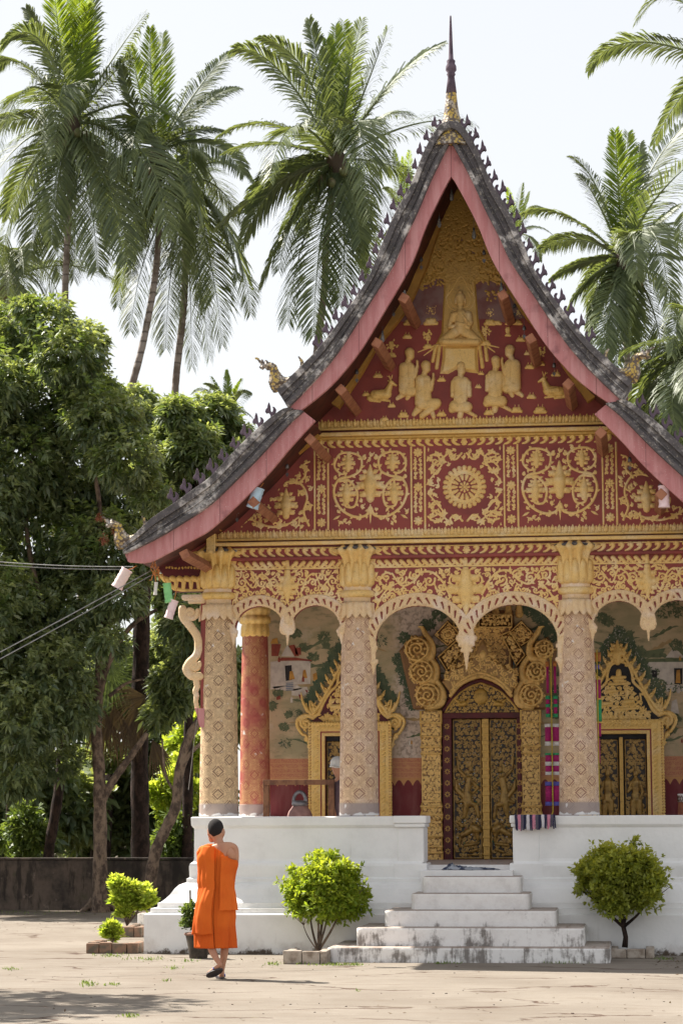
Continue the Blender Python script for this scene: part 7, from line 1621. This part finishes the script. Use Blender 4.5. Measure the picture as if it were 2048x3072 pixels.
palm('coconut palm with a bright green upright frond, second from the left, its trunk slanting', (362, 350), [(366, 470), (358, 620), (330, 780), (298, 905)], [
    (525, 120, 450, 210), (545, 200, 460, 240), (280, 150, 310, 250), (560, 400, 480, 330), (250, 560, 280, 420), (300, 640, 320, 470), (360, 650, 360, 480), (420, 640, 400, 470), (480, 590, 440, 430), (240, 430, 290, 360), (430, 200, 400, 270), (520, 300, 440, 300), (330, 560, 340, 430)], Yp_ + 1.5, 2, young=[(345, 65, 348, 200), (375, 75, 366, 200), (300, 110, 325, 220)], k=1.05)
palm('coconut palm with a dark skirt of hanging fronds, behind the slanting-trunk palm', (425, 415), [(426, 560), (422, 700), (405, 860), (400, 935)], [
    (590, 430, 510, 370), (575, 720, 530, 540), (545, 640, 500, 500), (480, 820, 455, 610), (440, 840, 435, 620), (380, 800, 395, 600), (300, 760, 340, 570), (270, 700, 320, 520), (510, 790, 480, 590), (410, 720, 412, 560), (560, 520, 500, 430), (350, 480, 390, 430), (470, 700, 450, 540)], Yp_ + 3.5, 3, young=[(440, 300, 432, 350)], k=1., extra=2, tw=(9, 7))
palm('coconut palm left of the temple spire with a big fan of pale fronds', (772, 372), [(760, 470), (748, 560), (745, 660), (728, 800)], [
    (540, 110, 650, 170), (600, 85, 700, 165), (710, 45, 740, 190), (830, 45, 800, 190), (890, 65, 840, 200), (1015, 100, 900, 190), (945, 265, 860, 275), (1085, 290, 950, 285), (505, 310, 630, 285), (520, 350, 640, 330), (555, 560, 640, 420), (600, 650, 680, 480), (660, 740, 700, 540), (720, 770, 735, 560), (780, 700, 790, 540), (850, 640, 830, 480), (900, 500, 850, 420), (945, 400, 860, 370), (570, 480, 650, 390), (640, 620, 690, 470), (830, 580, 810, 460), (500, 700 - 180, 620, 430)], Yp_ - 2, 4, young=[(770, 60, 770, 210), (790, 50, 782, 200), (750, 90, 760, 220)], k=1.15, nuts=12)
palm('coconut palm on the right with long drooping fronds and a cluster of young nuts', (1432, 605), [(1436, 700), (1440, 840), (1445, 950)], [
    (1312, 360, 1370, 430), (1330, 400, 1375, 470), (1205, 490, 1310, 500), (1245, 570, 1335, 550), (1470, 330, 1455, 450), (1620, 240, 1490, 400), (1650, 330, 1510, 450), (1620, 620, 1530, 585), (1580, 780, 1530, 650), (1525, 860, 1495, 700), (1475, 880, 1460, 720), (1415, 850, 1420, 710), (1345, 800, 1375, 690), (1295, 730, 1350, 640), (1265, 640, 1345, 600), (1560, 470, 1500, 520), (1390, 820, 1400, 700), (1450, 800, 1445, 690)], 34., 5, young=[(1412, 300, 1420, 440), (1442, 305, 1436, 440)], k=1.0)
palm('palm at the top right corner, only two drooping fronds reaching into the sky', (1690, 170), [(1700, 400), (1700, 900), (1700, 1400)], [(1462, 50, 1560, 0, 0), (1352, 160, 1470, 95, 0), (1540, -60, 1600, 20), (1500, 330, 1600, 180), (1700, 450, 1700, 280), (1850, 300, 1760, 160), (1800, 50, 1740, 60), (1560, 560, 1620, 320)], 24., 6, k=.8, extra=0, nuts=0)
palm('small pale palm peeping over the left roof slope beside the spire', (930, 520), [(930, 640), (930, 800)], [(880, 430, 905, 450), (990, 450, 960, 460), (870, 560, 900, 520), (985, 560, 960, 520)], 52., 7, young=[(905, 345, 915, 420), (940, 345, 935, 420), (925, 360, 928, 430)], k=.55, extra=0, nuts=0)
palm('small bright palm behind the right roof slope below the crest', (1185, 540), [(1185, 640), (1185, 800)], [(1250, 480, 1220, 480), (1120, 500, 1150, 490), (1240, 600, 1220, 550), (1270, 540, 1230, 520)], 52., 8, young=[(1165, 430, 1175, 480), (1200, 420, 1190, 480), (1215, 440, 1200, 490)], k=.55, extra=0, nuts=0)
palm('small sunlit palm behind the broadleaf tree, left of the upper eave', (525, 960), [(525, 1050), (525, 1200)], [(440, 905, 480, 900), (470, 880, 500, 900), (575, 900, 550, 910), (580, 960, 550, 940), (450, 950, 490, 930), (560, 1010, 545, 970)], 40., 9, young=[(485, 865, 505, 910), (520, 850, 522, 900), (555, 870, 540, 910)], k=.6, extra=0, nuts=0)
palm('dark coconut palm low at the left edge, behind the top of the broadleaf tree', (25, 640), [(25, 800), (25, 1000)], [(115, 720, 80, 640), (295, 665, 170, 610), (-60, 720, -20, 640), (60, 760, 50, 690), (-40, 600, 0, 600), (10, 780, 10, 700), (190, 620, 110, 600)], Yp_ + 6, 10, k=.95, extra=4)
# far trees closing the horizon
far = [(-40, 1700, 150), (60, 1800, 130), (160, 1850, 110), (250, 1780, 120), (330, 1850, 110), (400, 1700, 120), (450, 1850, 100), (520, 1600, 130), (-60, 1900, 100), (80, 1930, 70), (200, 1930, 70), (300, 1940, 60), (130, 1600, 120), (280, 1560, 120), (420, 1480, 100), (500, 1330, 90)]
groups = [(far[0:3] + far[8:10] + [far[12]], 'dark mass of a tree behind the wall at the left edge', 'leaf_dark'), (far[3:5] + [far[10], far[11], far[13]], 'dark tree behind the wall, between the thin palm and the mottled trunk', 'leaf_dark'), (far[5:8] + far[14:16], 'tree behind the leaning trunk, close to the temple side', 'leaf_dark')]
for gi, (bs, lab, mt) in enumerate(groups):
    Yf = 23 + gi; B_ = blobs_at([(x, y, r * .8) for x, y, r in bs], Yf, rg0, 1.5); tt = empty('background_tree', (B_[0][0][0], Yf, 0), lab, 'tree', 'trees behind the boundary wall'); crown('crown', B_, 260, 8, .32, .06, mt, tt, 40 + gi, droop=.6)
    b = MB(); b.tube([(B_[0][0][0], Yf, 0), (B_[0][0][0] + .2, Yf, B_[0][0][2])], [.25, .15], 10); b.build('trunk', 'bark_dark', tt, True)
for i, (x, y, r, lab) in enumerate(((55, 1905, 55, 'green shrub behind the wall at the far left'), (405, 1925, 62, 'sunlit bright shrub behind the wall, right of the leaning trunk'), (400, 1800, 55, 'bright leafy sapling between the leaning trunk and the temple column'), (435, 1690, 45, 'bright hanging foliage just left of the outer column'), (20, 1710, 35, 'pale green shrub at the left edge above the wall'))):
    Ys_ = 15. + i * .7; B_ = blobs_at([(x, y, r * .7), (x + r * .6, y + r * .3, r * .6), (x - r * .6, y + r * .4, r * .6), (x + r * .1, y - r * .7, r * .5), (x, y + r, r * .7)], Ys_, rg0, .3); tt = empty('shrub', (B_[0][0][0], Ys_, 0), lab, 'shrub')
    crown('foliage', B_, 60, 8, .17, .032, 'leaf_sun' if i in (2, 3) else 'leaf_mid', tt, 60 + i, droop=.3, up=.1, flat=.8); b = MB(); b.tube([(B_[0][0][0], Ys_, 0), (B_[0][0][0], Ys_, B_[0][0][2])], [.05, .02], 8); b.build('stem', 'bark_dark', tt, True)
palm('low palm behind the lower right roof with long dark fronds hanging over the crest', (1625, 770), [(1625, 900), (1630, 1100)], [(1440, 880, 1480, 820), (1460, 960, 1490, 860), (1500, 1010, 1505, 880), (1560, 1000, 1550, 880), (1620, 940, 1590, 850), (1400, 930, 1460, 850), (1600, 1010, 1575, 890), (1480, 1020, 1495, 900), (1640, 820, 1590, 790), (1430, 820, 1480, 790), (1580, 1050, 1560, 930), (1530, 1050, 1530, 920), (1650, 1000, 1610, 880)], 30., 12, k=.9, extra=2, nuts=0)
for i, (bs, lab) in enumerate((([(1540, 1000, 40), (1590, 1020, 45), (1500, 985, 28)], 'leafy tree top low behind the lower right roof, under the hanging fronds'),)):
    B_ = blobs_at(bs, 36, rg0, 1.); tt = empty('broadleaf_tree', (B_[0][0][0], 36, 0), lab, 'tree'); crown('crown', B_, 200, 9, .3, .05, 'leaf_mid', tt, 90); b = MB(); b.tube([(B_[0][0][0], 36, 0), (B_[0][0][0], 36, B_[0][0][2])], [.3, .12], 10); b.build('trunk', 'bark', tt, True)
# tree outside the frame whose shade falls at the lower left
sh = gnd(150, 3010); hz = 5.0; q = Vector(sh) + Vector((SUN_AZ.x, SUN_AZ.y, 0)) * hz / math.tan(SUN_EL)
ts = empty('broadleaf_tree', (q.x - .6, q.y + .3, 0), 'leafy tree outside the left edge that throws dappled shade on the ground', 'tree')
B_ = [((q.x + dx, q.y + dy, hz + dz), r) for dx, dy, dz, r in ((0, 0, 0, .9), (-1.2, .4, .3, 1.1), (.5, -.6, -.1, .6), (-.8, -1., .2, 1.), (-1.6, -.4, .8, 1.2), (.55, .45, -.3, .45), (1.2, -.2, -.2, .35))]
crown('crown', B_, 70, 9, .2, .035, 'leaf_mid', ts, 95); b = MB(); b.tube([(q.x - .6, q.y + .3, 0), (q.x - .7, q.y + .2, 2.5), (q.x - .5, q.y, 5)], [.16, .12, .06], 10); b.build('trunk', 'bark', ts, True)

# ================================================================== GROUND LEVEL
b = MB(); nx_ = 1; b.add([(-300, -60, 0), (300, -60, 0), (300, 500, 0), (-300, 500, 0)], [(0, 1, 2, 3)]); gr = b.build('ground', 'ground', None); tagobj(gr, 'worn pale earth and concrete courtyard', kind='structure'); gr['category'] = 'ground'
# boundary wall
Yw = Yt + 1.0; zt = atd(100, 1976, Yw)[2]
bw = MB(); xs = np.linspace(-16, -2.9, 60); rn = random.Random(5); tops = [zt + rn.uniform(-.012, .012) for _ in xs]
V = []
for x, z in zip(xs, tops): V += [(x, Yw, 0), (x, Yw, z), (x, Yw + .22, z), (x, Yw + .22, 0)]
bw.add(V, [(4 * i + k, 4 * i + k + 1, 4 * i + k + 5, 4 * i + k + 4) for i in range(len(xs) - 1) for k in range(3)] + [(0, 1, 2, 3), (4 * len(xs) - 4, 4 * len(xs) - 1, 4 * len(xs) - 2, 4 * len(xs) - 3)])
bwl = bw.build('boundary_wall', 'oldwall', None, bevel=.02); tagobj(bwl, 'low dark mouldy wall behind the tree trunks on the left', 'wall')
b = MB(); b.box(-16, -2.9, Yw - .03, Yw + .25, zt + .0, zt + .035); b.build('coping', 'oldwall', bwl, bevel=.01)
# round bushes
def bush(name, lab, c, rx, rz, base, bc, mat, seed, stems, n=26, per=105, fork=0.):
    rg = random.Random(seed); t = empty(name, (base[0], base[1], 0), lab, 'bush'); B_ = []
    for i in range(n):
        a = rg.uniform(0, 6.28); e = rg.uniform(-.75, 1); r = rg.uniform(.75, 1.0); ce = math.sqrt(max(0, 1 - e * e)); B_.append(((c[0] + rx * .74 * ce * math.cos(a) * r, c[1] + rx * .70 * ce * math.sin(a) * r, c[2] + rz * .74 * e * r), rx * rg.uniform(.22, .34)))
    for i in range(9):
        a = rg.uniform(0, 6.28); e = rg.uniform(-.6, 1); ce = math.sqrt(1 - e * e); B_.append(((c[0] + rx * .98 * ce * math.cos(a), c[1] + rx * .9 * ce * math.sin(a), c[2] + rz * 1.0 * e), rx * .10))
    B_.append((tuple(c), rx * .6)); crown('crown', B_, per, 7, .062, .0145, mat, t, seed, droop=.15, up=.35, shell=.55, flat=.85, wild=.34)
    b = MB()
    if fork: b.tube([Vector(base), Vector(base) + Vector((.012, 0, fork * .5)), Vector(base) + Vector((-.01, 0, fork))], [.034, .028, .026], 9)
    for (dx, dy, dz, r0) in stems:
        e = Vector(c) + Vector((dx, dy, dz)); bs = Vector(base) + Vector((-.01 if fork else 0, 0, fork)); m = bs + (e - bs) * .45 + Vector((dx * .1, 0, .0)); b.tube([Vector(q) for q in smooth2([tuple(bs), tuple(m), tuple(e)], 5)], [r0 * (1 - .06 * i) for i in range(11)], 7)
        for k in range(5): a = k * 1.3 + dx * 9; f = e + Vector((math.cos(a) * rx * .5, math.sin(a) * rx * .4, rz * .3)); b.tube([m + (e - m) * .5, f], [r0 * .45, r0 * .15], 5)
    b.build('stems', bc, t, True); return t
g1 = gnd(930, 2872); c1 = at(978, 2662, g1[1] + .1)
bush('round_bush', 'round bright yellow-green bush in the brick bed left of the stairs', (c1[0], c1[1], c1[2] - .03), .47, .40, (float(at(953, 2860, g1[1] + .1)[0]), g1[1] + .12, .05), 'bark', 'leaf_bush', 21, [(-.2, 0, -.1, .016), (.0, .05, 0, .02), (.22, 0, -.1, .017), (-.05, -.1, .1, .014), (.1, .1, .1, .014), (-.3, .05, -.28, .008)])
g2 = (gnd(1880, 2866)[0], -.36); c2_ = at(1862, 2650, g2[1] + .15)
bush('round_bush', 'round olive-green bush on a slender dark trunk right of the stairs', (c2_[0], c2_[1], c2_[2] + .02), .50, .46, (float(at(1873, 2840, g2[1])[0]), g2[1] + .15, .10), 'bark_dark', 'leaf_bush2', 22, [(-.25, 0, -.2, .022), (.0, .05, -.1, .026), (.3, 0, -.2, .020), (-.1, -.1, .1, .014), (.15, .1, .1, .014)], n=26, per=85, fork=.22)
# brick beds
def bed(name, lab, x0, x1, y0, y1, h, mat, course=.19, th=.09):
    t = empty(name, ((x0 + x1) / 2, y0, 0), lab, 'planter'); rn = random.Random(int(x0 * 100)); b = MB()
    def run(ax, a, bb, o):
        x = a
        while x < bb - .03:
            e = min(bb, x + course * rn.uniform(.9, 1.08)); d = rn.uniform(-.006, .006); hh = h + rn.uniform(-.006, .008)
            if ax == 'x': b.box(x, e - .006, o + d, o + th + d, 0, hh)
            else: b.box(o + d, o + th + d, x, e - .006, 0, hh)
            x = e
    run('x', x0, x1, y0); run('y', y0 + th, y1, x0); run('y', y0 + th, y1, x1 - th); b.build('brick_edging', mat, t, bevel=.01)
    b = MB(); b.box(x0 + .04, x1 - .04, y0 + .04, y1, 0, h - .035); b.build('soil', 'soil', t); return t
pA, pB = gnd(848, 2894), gnd(975, 2894); bed('planter_bed', 'low pale brick bed around the foot of the yellow-green bush', pA[0], pB[0] + .02, pA[1], pA[1] + .45, .135, 'brick2')
pA, pB = at(1828, 2886, -.55), at(1962, 2886, -.55); bed('planter_bed', 'low grey brick bed around the trunk of the olive-green bush', pA[0], pB[0], pA[1] + .0, pA[1] + .5, .10, 'brick2')
pA, pB = gnd(258, 2862), gnd(430, 2858); bed('planter_bed', 'front brick bed at the left corner of the white plinth, with the small plant', pA[0], pB[0], pA[1], pA[1] + .7, .12, 'brick', .16)
pA, pB = gnd(366, 2812), gnd(430, 2812); bed('planter_bed', 'rear brick bed at the plinth corner, under the tall yellow plant', pA[0], pB[0], pA[1] - .1, pA[1] + .8, .13, 'brick', .16)
# corner plants
def plant(name, lab, base_px, blobs, Ydy, mat, seed, L_=.11, W_=.024, per=16, n=26, stemr=.010):
    g = gnd(*base_px); Yb = g[1] + Ydy; t = empty(name, (g[0], Yb, 0), lab, 'plant'); B_ = blobs_at(blobs, Yb, random.Random(seed), .06)
    crown('foliage', B_, n, per, L_, W_, mat, t, seed, droop=.1, up=1.2, shell=.8, spread=.75); b = MB()
    for c, r in B_: b.tube([(g[0], Yb, .05), ((g[0] + c[0]) / 2, Yb, c[2] * .55), c], [stemr, stemr * .8, stemr * .5], 6)
    b.build('stem', 'bark', t, True); return t
plant('croton_plant', 'upright yellow-green plant with two leafy heads behind the brick bed by the plinth corner', (380, 2790), [(268, 2030, 14), (285, 2045, 17), (272, 2062, 14), (290, 2072, 18), (308, 2045, 14), (300, 2060, 16), (287, 2092, 14), (328, 2052, 15), (338, 2065, 16), (325, 2078, 14)], .0, 'leaf_sun', 31)
plant('low_plant', 'small bright green plant growing in the front brick bed', (336, 2842), [(257, 2130, 10), (247, 2142, 11), (266, 2143, 11), (256, 2150, 12)], .0, 'leaf_sun', 32, .09, .02, 14, 18)
# potted plant
gp_ = gnd(590, 2878); pt = empty('potted_plant', (gp_[0], gp_[1], 0), 'dark mossy pot with a sparse pale-leaved plant, beside the monk', 'potted plant'); cx, cy = gp_[0], gp_[1] + .1
b = MB(); b.lathe([(.095, 0), (.10, .01), (.115, .12), (.14, .24), (.145, .255)], (cx, cy), 28); b.build('pot', 'pot', pt, True, angle=40)
b = MB(); b.lathe([(.14, .25), (.155, .252), (.158, .275), (.14, .28), (.125, .27), (.12, .25)], (cx, cy), 28, close=False); b.build('pot_rim', 'potrim', pt, True); b = MB(); b.lathe([(.13, .255), (.001, .26)], (cx, cy), 20); b.build('soil', 'soil', pt)
tp = at(570, 2672, cy); md = at(572, 2760, cy); b = MB(); b.tube([(cx, cy, .25), tuple(at(580, 2800, cy)), tuple(md), tuple(tp)], [.012, .013, .012, .009], 7); b.tube([tuple(at(585, 2790, cy)), tuple(at(560, 2770, cy)), tuple(at(550, 2745, cy))], [.008, .006, .004], 6); b.build('stem', 'bark_dark', pt, True)
crown('foliage', [(tuple(at(x, y, cy)), r) for x, y, r in ((560, 2735, .06), (575, 2725, .06), (565, 2760, .055), (582, 2752, .06), (552, 2775, .04), (578, 2775, .05))], 22, 7, .055, .014, 'leaf_mid', pt, 33, droop=.1, up=.8)
# stone block
p = gnd(422, 2775); b = MB(); b.box(p[0] - .05, p[0] + .06, p[1], p[1] + .3, 0, .16); tagobj(b.build('stone_block', 'step', None, bevel=.015), 'small pale stone block tucked behind the left corner of the plinth', 'block')
# grass tufts
rg = np.random.default_rng(5); P = []; D_ = []
tufts = [(265, 2955, 30, 7, 90), (330, 2957, 40, 4, 40), (390, 3052, 26, 4, 50), (520, 2908, 22, 4, 40), (330, 2870, 60, 5, 90), (440, 2880, 60, 5, 80), (820, 2895, 30, 5, 60), (1000, 2897, 60, 3, 120), (1060, 2897, 30, 3, 60), (1330, 2893, 40, 2, 60), (1690, 2890, 60, 4, 140), (1985, 2880, 30, 3, 50), (30, 2910, 30, 4, 40), (500, 2945, 12, 3, 20), (1070, 2975, 8, 2, 10), (900, 2893, 30, 3, 40), (100, 2740, 200, 6, 120), (560, 2886, 40, 3, 30)]
for (x, y, wx, wy, n) in tufts:
    for i in range(n): q = gnd(x + rg.normal() * wx * .5, y + rg.normal() * wy * .5); P.append((q[0], q[1], -.003)); D_.append((rg.normal() * .5, rg.normal() * .5, 1))
P = np.array(P); D_ = np.array(D_); D_ /= np.linalg.norm(D_, axis=1)[:, None]; V, Qd = leaves(P, D_, rg.uniform(.02, .05, len(P)), .005, .2, rg); o = quadmesh('grass', V, Qd, 'leaf_mid', None, np.repeat(rg.random(len(P)), 4)); tagobj(o, 'short grass tufts in cracks and along the foot of the walls', 'grass', kind='stuff')
# fallen leaves / pebbles
P = []; rn = random.Random(44)
for i in range(420):
    if i % 3 == 0: q = gnd(rn.uniform(0, 420), rn.uniform(2735, 2800))
    elif i % 3 == 1: q = gnd(rn.choice([rn.uniform(440, 860), rn.uniform(980, 1830), rn.uniform(1960, 2048)]), 2876 + abs(rn.gauss(0, 14)))
    else: q = gnd(rn.uniform(-50, 2100), 2890 + 180 * rn.random())
    P.append((q[0], q[1], .006))
P = np.array(P); D_ = rg.normal(size=(len(P), 3)) * np.array([1, 1, .12]); D_ /= np.linalg.norm(D_, axis=1)[:, None]; V, Qd = leaves(P, D_, rg.uniform(.02, .05, len(P)), .009, 0., rg, .5); V[:, 2] = np.maximum(V[:, 2], .003)
o = quadmesh('fallen_leaves', V, Qd, 'leaf_dead', None, np.repeat(rg.random(len(P)), 4)); tagobj(o, 'dry fallen leaves scattered over the courtyard and along the walls', 'litter', kind='stuff')
b = MB(); rn = random.Random(15)
for i in range(60): q = gnd(rn.uniform(-50, 2100), 2900 + 170 * rn.random() ** .8); r = rn.uniform(.003, .008); b.ell((q[0], q[1], r * .3), (r * rn.uniform(1, 2), r * rn.uniform(1, 1.6), r * .6), 6, 4)
tagobj(b.build('debris', 'bark_dark', None), 'small pebbles and dry bits scattered over the ground', 'debris', kind='stuff')
